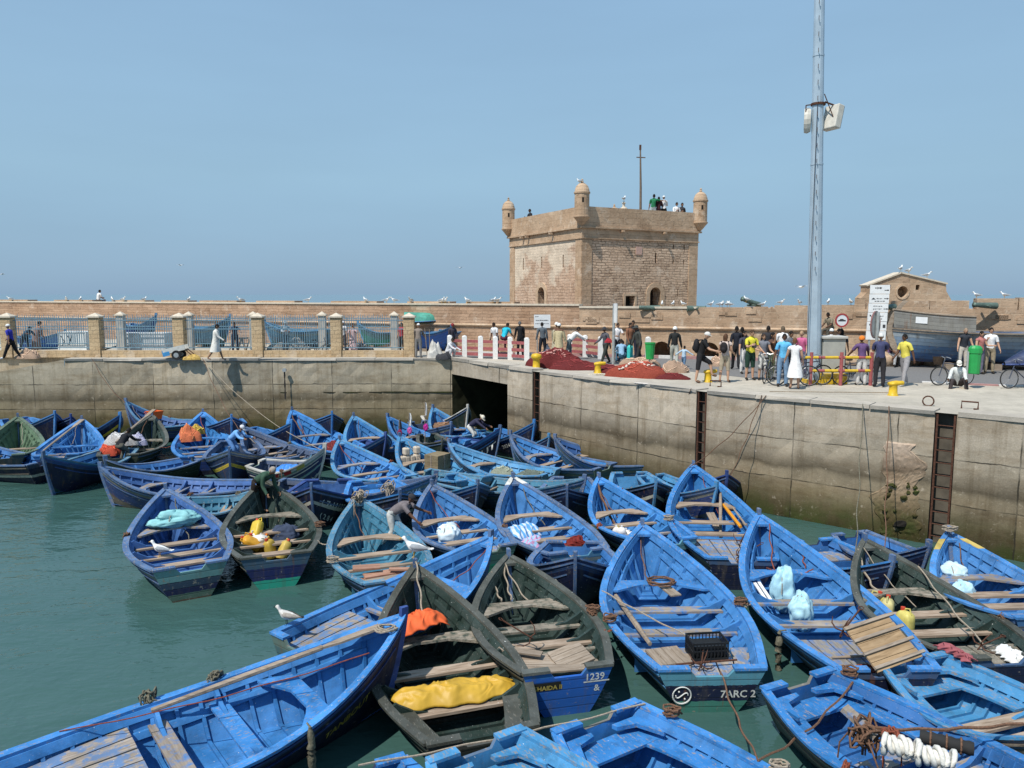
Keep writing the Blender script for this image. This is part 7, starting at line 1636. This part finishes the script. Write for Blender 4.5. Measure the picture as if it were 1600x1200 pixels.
tangle('grey knotted rag tied to the far gunwale of the yellow lettered boat, left one',BB['A1'].rail(.36,1,.0),.15,5,ROPEM,61,'knotted_rag','rag',2); tangle('grey knotted rag tied to the far gunwale of the yellow lettered boat, right one',BB['A1'].rail(.53,1,.0),.15,5,ROPEM,62,'knotted_rag','rag',2)
# crate boat
b=BB['A4']; z=b.zd+.012; o=thing('fish_crate','black plastic fish crate on the stern deck of the wave emblem boat','crate',at(b,.155,-.20,z+.01),b.h-R(86)); M_CR=plain('black_plastic',(.012,.013,.014),.5,.2,9)
w_,d_,h_=.62,.42,.32; mb=MB()
for zz in (.02,h_*.5,h_-.02):
    for s_ in (-1,1): mb.box((0,s_*d_/2,zz),(w_,.02,.035 if zz!=h_*.5 else .018)); mb.box((s_*w_/2,0,zz),(.02,d_,.035 if zz!=h_*.5 else .018))
for i in range(11): 
    for s_ in (-1,1): mb.box((-w_/2+w_*i/10,s_*d_/2,h_/2),(.014,.016,h_))
for i in range(8):
    for s_ in (-1,1): mb.box((s_*w_/2,-d_/2+d_*i/7,h_/2),(.016,.014,h_))
mb.build('slats',M_CR,o); mb=MB(); mb.box((0,0,.012),(w_,d_,.018)); mb.box((0,.02,.12),(w_-.08,d_-.1,.20)); mb.build('crate_floor',M_CR,o)
plank('square wooden hatch board on the stern deck left of the black crate',at(b,.135,.50,z+.03),(.62,.62,.035),b.h+R(12),PM['w_grey'],name='hatch_board',cat='hatch')
plank('second hatch board under the one left of the black crate',at(b,.12,.38,z+.001),(.55,.5,.025),b.h-R(14),PM['w_grey'],name='hatch_board',cat='hatch')
anchor('rusty grapnel anchor lying in front of the black crate',at(b,.055,.05,z+.10),b.h+R(70),.75,80)
oar('thin brown pole lying across the stern deck of the wave emblem boat',at(b,.075,.45,z+.07),at(b,.09,-.62,z+.09),.02,RUST,'pole',False)
plank('short grey plank under a rope tangle on the forward thwart of the wave emblem boat',at(b,.655,-.18,thz(b,.66)+.01),(.75,.24,.03),b.h+R(14))
coil('tangle of brown rope on the forward thwart of the wave emblem boat',at(b,.69,-.08,thz(b,.69)+.03),.24,4,ROPE,.06,3)
oar('long weathered plank slanting inside the left gunwale of the wave emblem boat',at(b,.22,.72,b.zd+.06),at(b,.60,.98,thz(b,.55)+.12),.055,PM['w_grey'],'spar',False)
rope('pale line slanting across the wave emblem boat',b.rail(.58,1,.04),at(b,.20,.0,z+.2),.02,.014,ROPEP); rope('brown rope hanging from the stem inside the wave emblem boat',b.rail(.985,1,-.02),at(b,.72,.1,thz(b,.7)+.03),.35,.014,ROPE)
rope('rusty mooring rope from the wave emblem transom down to the bottom boats',at(b,.0,-.18,.65),BB['A10'].rail(.46,1,.05),.12,.016,ROPE); rope('brown rope from the grey hulled boat to the knot at the bottom boats',BB['A8'].rail(.08,1,.04),BB['A10'].rail(.46,1,.06),.18,.016,ROPE)
# clean blue boat
b=BB['A5']; z=b.zd+.012
p=W(1378,1004,1.0); o=plank('slatted fresh wooden hatch board propped on the stern of the large clean blue boat',p,(1.0,.86,.03),R(24),PM['w_new'],(34,-4),'hatch_board','hatch'); mb=MB()
for y in (-.36,-.10,.14,.38): mb.box((.03,y,.052),(1.14,.05,.04))
mb.build('batten',PM['w_grey'],o)
anchor('rusty grapnel anchor on the stern deck of the large clean blue boat',at(b,.235,.05,z+.16),b.h+R(40),.95,70); oar('short bleached pole on the stern deck of the large clean blue boat',at(b,.12,.55,z+.03),at(b,.13,-.3,z+.03),.025,None,'pole',False); coil('rust-coloured rope scraps at the stern of the large clean blue boat',at(b,.05,.15,z),.14,3,ROPER)
sack('pale blue plastic sack between the thwarts of the large clean blue boat',at(b,.60,.28,.08),(.42,.38,.88),(.36,.60,.70),0,21); sack('lower pale blue plastic sack aft of the thwart in the large clean blue boat',at(b,.46,.25,.08),(.46,.40,.70),(.36,.58,.66),1,22)
for i,(t,y) in enumerate(((.66,.72),(.66,.62))): plank('%s narrow white slat wedged at the left side of the large clean blue boat'%ORD[i],at(b,.60,y+.02,.45),(.8,.07,.03),b.h+R(5),M_WHB,(0,-14))
rope('red-brown line round the forward thwart of the large clean blue boat',at(b,.735,.35,thz(b,.72)+.05),at(b,.70,-.62,thz(b,.72)+.10),.16,.014,ROPER); rope('dark red line hanging at the right gunwale of the large clean blue boat',b.rail(.84,-1,.04),at(b,.74,-.55,thz(b,.72)+.04),.1,.014,ROPER)
fender('dark rope fender on the left side near the stern of the large clean blue boat',b,.22,1,ROPEM,.85,.06)
# green boat by the wall
b=BB['A6']; 
for i,(t,y,c_) in enumerate(((.70,.42,(.52,.46,.16)),(.64,.34,(.50,.45,.20)),(.50,.34,(.55,.48,.14)))): jerry('%s pale yellow jerrycan under the thwarts of the green boat at the broken wall'%ORD[i],at(b,t,y,.10),c_,i,1.25)
drape('white cloth crumpled on the stern deck of the green boat at the broken wall',at(b,.07,-.45,b.zd+.02),.55,.4,.12,flat((.68,.68,.66)),b.h,9,'cloth','cloth'); anchor('rusty anchor on the stern deck of the green boat at the broken wall',at(b,.15,-.1,b.zd+.10),b.h+R(20),.8,85)
rope('pale rope across the bow of the green boat at the broken wall',b.rail(.93,1,.05),at(b,.70,.3,thz(b,.7)+.05),.25,.022,ROPEP); rope('rope stretched diagonally over the green boat at the broken wall',b.rail(.80,-1,.05),at(b,.16,-.25,b.zd+.05),.05,.016,ROPEP)
b=BB['A7']; sack('pale blue plastic bundle in the bow of the boat with yellow bow patches',at(b,.80,.25,.45),(.5,.45,.35),(.50,.66,.74),0,31); sack('pale blue plastic bundle aft of the forward thwart in the boat with yellow bow patches',at(b,.62,.4,.10),(.5,.4,.5),(.40,.62,.74),0,32)
mb=MB()
for sd in (1,-1): strip(mb,b.H,sd,[.86,.90,.94],-.046,-.03,.05,-.10)
mb.build('yellow_patch',paint('yellow_patch',(.50,.36,.06),.4),b.root)
coil('pale rope wound round the stem of the boat with yellow bow patches',b.M@Vector((b.L-.08,0,1.40)),.12,4,ROPEP,.1)
# green boat with blue transom
b=BB['A3']; zz=b.H.sheer(.18)-.22
for i,(t,y,w_,d_,a) in enumerate(((.20,.30,1.0,.36,78),(.11,.25,1.1,.2,80),(.07,.05,1.2,.18,86),(.24,.52,.8,.18,60))): plank('%s grey plank heaped across the stern of the boat with the blue transom'%ORD[i],at(b,t,y,zz+.02+.035*i),(w_,d_,.03),b.h+R(a))
plank('rounded square wooden board on the stern of the boat with the blue transom',at(b,.16,-.30,zz+.10),(.62,.60,.03),b.h-R(80),PM['w_grey'],(6,-10),'hatch_board','hatch')
mb=MB()
for t in (.05,.16,.27): mb.box((t*b.L,0,zz-.03),(.10,2*b.H.yin(t,zz-.03)-.02,.05))
mb.build('deck_beam',PM['w_green_y'],b.root)
anchor('rusty grapnel anchor on the stern planks of the boat with the blue transom',at(b,.30,.25,zz+.24),b.h+R(160),.8,60); rope('knotted grey rope hanging at the bow of the boat with the blue transom',b.rail(.97,1,.03),at(b,.76,.15,thz(b,.75)),.15,.018,ROPEP); rope('second knotted rope at the left bow of the boat with the blue transom',b.rail(.88,1,.05),at(b,.76,.35,thz(b,.74)),.12,.018,ROPEP)
rope('pale rope tied round the stem of the green tarpaulin boat and hanging inside',BB['A2'].M@Vector((BB['A2'].L-.1,0,1.62)),at(BB['A2'],.74,.05,thz(BB['A2'],.74)),.02,.018,ROPEP)
# long thin line across the foreground
rope('thin pale line stretched along the bottom from left to right over the boats',W(560,1196,.95),BB['A10'].rail(.03,1,.06),.05,.014,ROPEP)
# second rank
b=BB['B1']; o=sack('pale turquoise sack lying in the bow of the peeling blue boat',at(b,.73,-.12,thz(b,.72)+.02),(1.05,.52,.36),(.22,.48,.50),b.h-R(96),41,rough=.7)
b=BB['B2']; cols=[(.62,.33,.03),(.70,.68,.62),(.60,.26,.02),(.55,.40,.05),(.68,.66,.60),(.45,.30,.05),(.50,.36,.09),(.62,.30,.03)]
for i,(t,y,z_,c_) in enumerate(zip((.50,.52,.46,.58,.43,.37,.33,.55,.48,.41,.53),(.55,.28,.32,.42,.62,.0,-.18,.10,.45,.30,.40),(.1,.1,.1,.12,.1,.1,.1,.1,.40,.36,.42),cols+[(.66,.64,.58),(.60,.30,.03),(.56,.40,.05)])): jerry('%s plastic jerrycan in the heap inside the mint keeled green boat'%ORD[i],at(b,t,y,z_),c_,i*.9,1.15,(8,-14,24,62,-10,12,-30,48,70,-55,35)[i])
sack('dark blue net sack amidships in the mint keeled green boat',at(b,.56,-.40,.1),(.7,.5,.5),(.035,.05,.09),0,43,rough=.9)
b=BB['B3']
for i,(t,y,w_,d_,a,c_) in enumerate(((.20,.1,.9,.30,95,'w_red'),(.12,-.1,1.6,.16,96,'w_grey'),(.07,-.1,1.7,.14,90,'w_grey'),(.16,-.45,.9,.16,70,'w_red'),(.24,.45,.6,.3,80,'w_red'))): plank('%s broken board lying in the stern of the teal boat'%ORD[i],at(b,t,y,b.zd+.03+.03*i),(w_,d_,.035),b.h+R(a),PM[c_])
drape('turquoise plastic scrap on the stern edge of the teal boat',at(b,.02,-.30,b.zd+.06),.5,.25,.08,flat((.08,.33,.42)),b.h-R(90),5,'cloth','cloth'); tangle('frayed pale rope bundle on the bow of the teal boat',b.M@Vector((b.L-.15,0,1.28)),.24,7,ROPEP,71,tails=5); 
b=BB['B4']; sack('white plastic sack amidships right of the man in grey',at(b,.52,.20,.08),(.55,.5,.62),(.55,.66,.72),0,45)
b=BB['B5']
drape('white and blue patterned cloth bundle amidships in the white tipped boat',at(b,.55,.45,.30),.95,.6,.35,plain('cloth_stripe',(.55,.62,.72),.8,.1,5,stripes=(2.2,(.10,.32,.62),'X')),b.h-R(70),11,'cloth','cloth'); drape('pale cloth with pink stripes lying aft in the white tipped boat',at(b,.40,.45,.22),.8,.5,.25,plain('cloth_pink',(.30,.48,.66),.8,.1,5,stripes=(3,(.50,.26,.42),'Y')),b.h-R(60),12,'cloth','cloth')
drape('dark red rag lying on the stern boards of the white tipped boat',at(b,.20,-.35,b.zd+.03),.62,.34,.16,flat((.16,.02,.015)),b.h-R(60),13,'cloth','cloth')
mb=MB(); strip(mb,b.H,1,[.93,.96,.99],-.046,-.03,.05,-.11); strip(mb,b.H,-1,[.93,.96,.99],-.046,-.03,.05,-.11); mb.build('white_tip',PM['rail_white'],b.root)
b=BB['B6']; rnd=random.Random(4)
for i in range(12):
    c_=[(.60,.30,.03),(.66,.64,.60),(.50,.36,.04),(.68,.66,.64)][i%4]; p=at(b,.47+rnd.uniform(-.05,.06),rnd.uniform(-.45,.55),.16+rnd.uniform(0,.22)); o=thing('net_float','%s round float in the heap under the middle thwart, yellow and white among orange'%ORD[i],'float',p); mb=MB(); mb.ball((0,0,0),.125,12,8); mb.build('ball',flat(c_,.4,.12,'plastic'),o,smooth=True); mb=MB(); mb.lathe([(.03,.11),(.03,.16),(.0,.165)],8); mb.build('eye',flat(c_,.4,.12,'plastic'),o)
rope('thick rust-brown chain rope hanging inside the bow of the boat with the floats',b.rail(.97,1,.0),at(b,.62,.15,.25),.1,.035,ROPE); rope('dark red rope over the right gunwale of the boat with the floats',b.rail(.86,-1,.06),at(b,.78,-.5,.5),.05,.02,ROPER)
b=BB['B7']; mb=MB(); zz=b.zd; x=.295*b.L+.05; mb.box((x,0,(zz+.08)/2+.02),(.02,2*b.H.yin(.3,.5)-.06,zz-.10)); mb.build('ochre_bulkhead',PM.setdefault('ochre',paint('ochre',(.20,.095,.025),.3,specks=False)),b.root)
oar('orange-painted oar leaning in the ochre bulkhead boat',at(b,.70,-.55,.7),at(b,.45,-.68,.55),.05,flat((.62,.26,.02),.6,.2),'oar',False); oar('grey wooden post leaning in the ochre bulkhead boat',at(b,.74,-.52,.98),at(b,.52,-.25,.10),.05,None,'spar',False); plank('short grey board leaning on the thwart of the ochre bulkhead boat',at(b,.62,-.2,.35),(.75,.24,.03),b.h+R(10),None,(0,-22)); oar('bleached oar beside the orange one in the ochre bulkhead boat',at(b,.62,-.72,.75),at(b,.44,-.80,.62),.03,None,'oar',False)
anchor('rusty grapnel anchor on the stern deck of the ochre bulkhead boat',at(b,.23,-.35,b.zd+.12),b.h+R(60),.85,70); anchor('second rusty anchor at the stern end of the ochre bulkhead boat',at(b,.06,-.05,b.zd+.12),b.h+R(10),.8,60); coil('brown rope tangle at the stern of the ochre bulkhead boat',at(b,.04,-.2,b.zd+.02),.18,4,ROPE,.08,8)
# middle pack
b=BB['C3']; 
for i,(y,up) in enumerate(((.30,0),(.30,.30),(.05,0),(-.20,.02),(-.20,.30),(.5,0))): p=at(b,.80,y*.9,thz(b,.76)-.12+up); o=thing('net_float','%s cream block float stacked in the bow of the pale blue boat'%ORD[i],'float',p,b.h); mb=MB(); mb.box((0,0,.14),(.26,.22,.27)); mb.build('block',plain('cream_float',(.52,.45,.36),.9,.2,9),o,bevel=.05); mb=MB(); mb.tube([(0,0,.0),(0,0,.30)],.03,6); mb.build('core',ROPEP,o)
o=thing('wooden_box','brown wooden box on the thwart of the pale blue boat with the cream floats','box',at(b,.58,-.42,thz(b,.57)+.01),b.h+R(20)); mb=MB(); mb.box((0,0,.27),(.62,.75,.54)); mb.build('box_sides',PM.setdefault('boxwood',wood('box_wood',(.20,.155,.09),(.27,.21,.13))),o); mb=MB()
for s_ in (-1,1): mb.box((s_*.315,0,.27),(.02,.06,.54)); mb.box((0,s_*.38,.27),(.06,.02,.54))
mb.build('cleat',PM['w_grey'],o)
b=BB['C4']; mound('fishing_net','olive grey heap of netting in the pale turquoise boat','net',0,0,(.95,.75,.38),plain('olive_net',(.20,.22,.17),.95,.5,40),81,world=at(b,.42,.05,.32)); mound('fishing_net','low dark heap of netting at the stern of the pale turquoise boat','net',0,0,(1.0,.7,.26),plain('dark_net',(.10,.12,.10),.95,.5,40),82,world=at(b,.14,.0,.5))
b=BB['C12']; mound('fishing_net','crimson net heaped in the stern of the high-bowed blue boat','net',0,0,(1.5,.9,.5),M_NET,83,b.h,world=at(b,.16,.15,.45)); rope('rust-brown rope hanging inside the high bow under the far wall',b.rail(.97,1,0),at(b,.74,.1,.7),.05,.025,ROPE)
b=BB['C9']; mound('fishing_net','brown net heaped in the bow of the boat at the tunnel mouth','net',0,0,(1.1,.8,.35),plain('brown_net_b',(.17,.10,.06),.95,.5,40),84,world=at(b,.74,.1,.75))
b=BB['C10']
for i,(t,y,hh,wf,c_,c2) in enumerate(((.72,-.15,1.25,.22,(.70,.70,.68),(.5,.10,.30)),(.52,-.3,1.75,.16,(.70,.70,.70),(.45,.03,.25)),(.82,.05,.95,.2,(.03,.03,.035),(.25,.02,.08)))):
    o=thing('marker_flag',('white marker flag with a pink pennant in the flag boat, middle one','tall white marker flag with a magenta bundle in the flag boat','black marker flag with a maroon pennant in the bow of the flag boat')[i],'flag',at(b,t,y,.5)); mb=MB(); mb.tube([(0,0,-.3),(.03,0,hh)],.018,5); mb.build('staff',PM['w_grey'],o); mb=MB(); mb.grid([[(.03+wf*u*(.35+.2*math.sin(3*v)),.05*math.sin(5*u+2*v),hh-.02-.55*v) for u in (0,.33,.66,1)] for v in (0,.25,.5,.75,1)]); mb.build('flag_cloth',flat(c_),o); mb=MB(); mb.ball((.05,-.05,hh*.38),(.10,.08,.16),9,6,0,.2); mb.build('pennant',flat(c2),o)
b=BB['D1']; drape('blue plastic sheet spread in the chequered gunwale boat',at(b,.50,.15,thz(b,.5)+.04),1.2,.8,.20,plain('blue_sheet',(.05,.22,.62),.4,.1,4,.5),b.h,15); 
b=BB['D4']; mound('fishing_net','bundle of orange net and pink floats slung on the left side of its boat','net',0,0,(.95,.75,.75),plain('orange_net',(.52,.14,.06),.95,.5,30,bump=1),85,world=at(b,.66,.55,.62)); mound('fishing_net','ochre net bundle beside the orange one in the bow','net',0,0,(.7,.5,.55),plain('ochre_net',(.42,.26,.05),.95,.5,30,bump=1),86,world=at(b,.78,.30,.75))
b=BB['D5']; mound('fishing_net','pale grey net bundle heaped on the left gunwale of the dark green boat','net',0,0,(1.3,.8,.7),plain('pale_net',(.42,.40,.38),.95,.5,30,bump=1),87,world=at(b,.46,.60,.70)); mound('fishing_net','white and violet bundle amidships in the dark green boat','net',0,0,(.9,.6,.5),plain('violet_net',(.30,.30,.42),.95,.5,12,bump=1),88,world=at(b,.52,.05,.62)); mound('fishing_net','bright red net bundle in the stern of the dark green boat','net',0,0,(.9,.6,.5),plain('bright_net',(.40,.06,.03),.95,.4,30,bump=1),89,world=at(b,.22,.65,.55))
oar('weathered oar jutting up to the right over the dark green boat',at(b,.36,.62,.9),at(b,.95,-.15,1.75),.05,None)
b=BB['D6']; o=thing('fish_box','orange plastic box in the boat under the far wall','box',at(b,.60,.05,.98),b.h+.2); mb=MB(); mb.lathe([(.26,0),(.33,.34),(.35,.34),(.35,.38),(.31,.38),(.25,.03)],4,(0,0,0),0,1.15,.9); mb.build('box',flat((.70,.13,.03),.5,.1,'plastic'),o); mb=MB(); mb.tube([(.40,.0,.36),(.46,0,.30),(.40,0,.24)],.02,5); mb.build('handle',flat((.70,.13,.03),.5,.1,'plastic'),o)
b=BB['D7']; oar('weathered oar lying across the blue boat between the green boats',at(b,.26,.75,.75),b.rail(.97,-.4,.08),.045)
b=BB['C2']
for i,(t,y) in enumerate(((.62,-.3),(.38,-.25),(.20,-.3))): plank('%s reddish plank resting along the low broadside boat'%ORD[i],at(b,t,y-.25,thz(b,.5)+.16+.01*i),(1.5,.22,.035),b.h+R(2),PM['w_red'])
tangle('frayed brown rope bundle at the right end of the low broadside boat',b.rail(.76,-1,.0),.25,7,ROPEP,91,tails=5)
# bottom right clutter
b=BB['A8']; M_WR=plain('white_rope',(.62,.60,.54),.85,.25,30)
for i,(px,py) in enumerate(((1405,1178),(1460,1195))): 
    p=W(px,py,1.02); o=thing('rope_roll',('left','right')[i]+' roll of white rope heaped on the boats at the bottom right','rope',p,R(-20)); mb=MB()
    for k in range(6): mb.tube([(-.17+.068*k+.03*math.cos(a+k)+.02*math.sin(k*3),(.11+.02*math.sin(k*5))*math.cos(a),.10+(.10+.02*math.cos(k*4))*math.sin(a)) for a in [2*math.pi*q/14 for q in range(15)]],.034,6,cap=False)
    mb.ball((0,0,.10),(.20,.09,.09),9,6); mb.build('roll',M_WR,o,smooth=True)
p=W(1478,1172,1.05); o=thing('fender','black ribbed fender roll tied with rope at the bottom right','fender',p,R(-28)); mb=MB(); mb.tube([(-.30+.05*i,0,.10) for i in range(13)],[.09 if i%2 else .078 for i in range(13)],12); mb.build('roll',M_TYRE,o,smooth=True); mb=MB()
for x in (-.18,0,.16): mb.tube([(x,.096*math.cos(a),.10+.096*math.sin(a)) for a in [2*math.pi*q/12 for q in range(13)]],.014,5)
mb.build('lashing',ROPE,o)
p=W(1352,1160,.95); tangle('big knot of rust-brown rope joining the boats at the bottom right',p,.26,9,ROPE,93,tails=6); tangle('loops of brown rope right of the knot at the bottom right',p+Vector((.30,-.05,.02)),.17,6,ROPER,5); plank('blue-painted chock of wood in the knot at the bottom right',p+Vector((-.05,.1,.2)),(.5,.16,.07),R(-50),PM['w_blue_y'],(0,25))
rope('brown rope slanting over the stern bench boats at the bottom right',p+Vector((0,0,.2)),W(1600,1130,1.1),.05,.022,ROPE)
b=BB['A9']; drape('faded reddish cloth over the stern corner of the faded blue boat at the right edge',b.rail(.03,1,.06),.62,.22,.05,flat((.30,.09,.10)),b.h+R(0),17,'cloth','cloth')
for k_,t_,sd_,lb in (('A10',.12,1,'red-brown rope knot on the stern corner of the U-bench boat'),('A10',.55,1,'grey rope knot on the far gunwale of the U-bench boat'),('A8',.06,1,'red-brown rope knot on the left stern corner of the second boat from the right'),('A13',.28,-1,'red-brown knot on the near gunwale of the plank deck boat'),('A13',.5,-1,'red knot amidships on the near gunwale of the plank deck boat'),('A4',.34,1,'rust rope knot on the left gunwale of the wave emblem boat'),('A4',.46,-1,'rope knot between the wave emblem boat and the clean blue boat'),('A3',.48,-1,'rope knot on the right gunwale of the blue transom boat'),('B7',.45,1,'pale rope knot on the left gunwale of the ochre bulkhead boat'),('B3',.35,1,'pale rope knot on the left gunwale of the teal boat'),('B2',.40,-1,'rust rope knot on the right gunwale of the mint keeled boat')):
    coil(lb,BB[k_].rail(t_,sd_,.04),.10,4,ROPE if 'pale' not in lb and 'grey' not in lb else ROPEP,.12,len(lb))
# lines from the quay
for (px,py),k_,t_,sd_,lb,sg,m_ in (((145,563),'D6',.97,1,'mooring rope slanting from the left quay to the orange box boat',.3,ROPE),((318,562),'C12',.1,1,'mooring rope slanting from the left quay toward the high-bowed boat',.5,ROPEP),((318,562),'D3',.9,1,'mooring rope slanting from the left quay to the worn blue boat',.3,ROPE),((1210,618),'B7',.97,1,'mooring rope from the right quay down to the ochre bulkhead boat',.2,ROPE),((1205,617),'B15',.95,1,'mooring rope from the right quay to the dark bow at the wall',.1,ROPE),((1400,634),'B18',.5,1,'mooring rope from the right quay to the small boat under the broken wall',.3,ROPE),((1090,609),'C7',.1,-1,'mooring rope from the middle ladder down to the violet-blue boat',.2,ROPE),((1395,618),'A6',.9,1,'long rust-brown rope from the lone bollard to the green boat at the wall',.6,ROPER)):
    e_,d_=along(s_of(G(px,py))); no_=Vector((d_.y,-d_.x,0))
    a=(e_+no_*.09+Vector((0,0,.07))) if px>800 else G(px,562)+Vector((0,-.10,.07)); rope(lb,a,BB[k_].rail(t_,sd_,.05),sg,.013,ROPEM if m_ is ROPER else m_)
a=G(1205,616); rope('slack rope lying along the right quay toward the lone bollard',a+Vector((0,.15,.07)),G(1390,617)+Vector((0,0,.07)),.0,.018,ROPEP)

NICK=dict(A1='yellow lettered boat',A2='green tarpaulin boat',A4='wave emblem boat',A10='U-bench boat',A3='blue transom boat',A5='large clean blue boat',A6='green wall boat',A7='yellow patched bow boat',A8='bottom right stern bench boat',A13='plank deck boat',B1='peeling blue boat',B2='mint keeled green boat',B3='teal boat',B4='white sack boat',B5='white tipped boat',B6='float heap boat',B7='ochre bulkhead boat',B8='bow-on boat before the red rag',B9='yellow star boat',B10='bow-on boat behind the white tip',B11='white striped bow-on boat',B12='pale numbered navy bow',B13='navy bow left of the ochre bulkhead',B14='pale stern near the green transom',B15='dark bow at the second ladder',B16='teal boat behind the green man',B17='long broadside blue boat',B18='small boat under the broken wall',B19='dark bow at the broken wall',C1='bare blue thwart boat',C2='low broadside boat',C3='cream float boat',C4='pale turquoise boat',C5='long teal boat',C6='olive transom boat',C7='violet boat by the wall',C8='white capitals boat',C9='boat at the tunnel mouth',C10='flag boat',C11='blue boat left of the flags',C12='high-bowed blue boat',C13='navy bow below the flags',C14='little black boat',D1='chequered gunwale boat',D2='yellow and white striped bow',D3='worn many-thwart boat',D4='orange net boat',D5='net-heaped green boat',D6='orange box boat',D7='blue boat with the oar',D8='pale green boat',D9='black registration boat',D10='light-stemmed navy boat',D11='small dark green hull',D12='white figured bow',D14='yellow striped bow under the wall',D15='dark bow by the orange net',D16='white lettered boat under the wall',D17='navy bow behind the high bow',D18='white gunwale bow at the tunnel',D19='bow at the tunnel corner',D20='yellow name plate bow',D21='bow tip between the wall boats')
def short(l,n=0): return NICK[l]
rnd=random.Random(77); usedl=set()
for i,(k_,b) in enumerate(list(BB.items())):
    if k_[0]=='Y' or k_=='SHIP' or k_ in('A1','A2','A4','A9','A10','A11','A12','D13','D22'): continue
    l_=short(k_); t0=rnd.uniform(.60,.74)
    rope('rope hanging inside the bow of the '+l_,b.rail(.965,rnd.choice((-1,1)),.03),b.M@Vector((t0*b.L,rnd.uniform(-.4,.4),b.H.sheer(t0)-.30)),rnd.uniform(.05,.22),rnd.uniform(.010,.016),rnd.choice((ROPE,ROPER,ROPEP,ROPEM)))
    if rnd.random()<.55:
        t0=rnd.uniform(.3,.6); tangle('snarl of old rope on the gunwale of the '+short(k_),b.rail(t0,rnd.choice((-1,1)),.0),.085,5,rnd.choice((ROPE,ROPER,ROPEM)),i,'rope_snarl','rope',2)
for a_,b_ in (('A3','A4'),('A4','A5'),('A5','A6'),('B1','B2'),('B2','B3'),('B3','B4'),('B4','B5'),('B5','B6'),('B6','B7'),('A13','A3'),('C1','C3'),('C3','C4'),('C4','C6'),('D4','D5'),('D7','D8'),('C12','C11'),('C10','C9'),('D3','C12'),('A6','A7')):
    X,Y=BB[a_],BB[b_]; pa=[(X.rail(t,s_,.05),t) for t in (.15,.3,.45,.6) for s_ in (1,-1)]; pb=[(Y.rail(t,s_,.05),t) for t in (.15,.3,.45,.6) for s_ in (1,-1)]
    _,p_,q_=min(((p-q).length,i,j) for i,(p,_) in enumerate(pa) for j,(q,_) in enumerate(pb)); p_=pa[p_][0]; q_=pb[q_][0]
    rope('short tie rope between the '+short(a_)+' and the '+short(b_),p_,q_,.06,.013,rnd.choice((ROPE,ROPEP,ROPER)))
# ------------------------------------------------------------------ light, sky, camera
SUN_EL=R(57); to_sun=Vector((-.66,-.75,0)).normalized()*math.cos(SUN_EL)+Vector((0,0,math.sin(SUN_EL)))
sd=bpy.data.lights.new('sun','SUN'); sd.energy=5.0; sd.angle=R(.55); sd.color=(1,.955,.88); so=bpy.data.objects.new('sun',sd); COL.objects.link(so); so.rotation_euler=to_sun.to_track_quat('Z','Y').to_euler(); so.location=(-30,-30,60)
w=bpy.data.worlds.new('World'); scene.world=w; w.use_nodes=True; nt=w.node_tree; bg=nt.nodes['Background']
sk=nt.nodes.new('ShaderNodeTexSky'); sk.sky_type='NISHITA'; sk.sun_disc=False; sk.sun_elevation=SUN_EL; sk.sun_rotation=math.atan2(to_sun.x,to_sun.y); sk.air_density=1.0; sk.dust_density=.6; sk.ozone_density=1.6; sk.altitude=0
# sea haze: the clear sky thinned out with an even milky blue, a touch deeper at the horizon
hz=nt.nodes.new('ShaderNodeMix'); hz.data_type='RGBA'; hz.inputs[0].default_value=.86; nt.links.new(sk.outputs[0],hz.inputs[6])
tcw=nt.nodes.new('ShaderNodeTexCoord'); spw=nt.nodes.new('ShaderNodeSeparateXYZ'); nt.links.new(tcw.outputs['Generated'],spw.inputs[0]); rpw=nt.nodes.new('ShaderNodeValToRGB'); nt.links.new(spw.outputs[2],rpw.inputs[0])
els=rpw.color_ramp.elements; els.new(.5); els.new(.8)
for e_,(p_,c_) in zip(els,((.0,(.245,.395,.575)),(.14,(.325,.520,.69)),(.38,(.300,.495,.72)),(1,(.21,.40,.68)))): e_.position=p_; e_.color=(*c_,1)
scw=nt.nodes.new('ShaderNodeVectorMath'); scw.operation='SCALE'; scw.inputs[3].default_value=11.0; nt.links.new(rpw.outputs[0],scw.inputs[0]); nzw=nt.nodes.new('ShaderNodeTexNoise'); nzw.inputs['Scale'].default_value=2.2; nzw.inputs['Detail'].default_value=4; mpw=nt.nodes.new('ShaderNodeMapping'); mpw.inputs['Scale'].default_value=(1,1,5); nt.links.new(tcw.outputs['Generated'],mpw.inputs[0]); nt.links.new(mpw.outputs[0],nzw.inputs['Vector']); rnw=nt.nodes.new('ShaderNodeMapRange'); rnw.inputs[1].default_value=.3; rnw.inputs[2].default_value=.7; rnw.inputs[3].default_value=11.1; rnw.inputs[4].default_value=12.0; nt.links.new(nzw.outputs[0],rnw.inputs[0]); nt.links.new(rnw.outputs[0],scw.inputs[3]); nt.links.new(scw.outputs[0],hz.inputs[7])
nt.links.new(hz.outputs[2],bg.inputs[0]); bg.inputs[1].default_value=.09
cd=bpy.data.cameras.new('camera'); co=bpy.data.objects.new('camera',cd); COL.objects.link(co); co.location=(0,0,EYE); co.rotation_euler=(R(90)-PITCH,0,0); cd.sensor_width=36; cd.lens=36*FPX/1600; cd.clip_end=20000; cd.clip_start=.1; scene.camera=co
scene.render.engine='CYCLES'; scene.view_settings.view_transform='Standard'; scene.view_settings.look='None'; scene.view_settings.exposure=0
bpy.data.scenes.remove(BENCH)
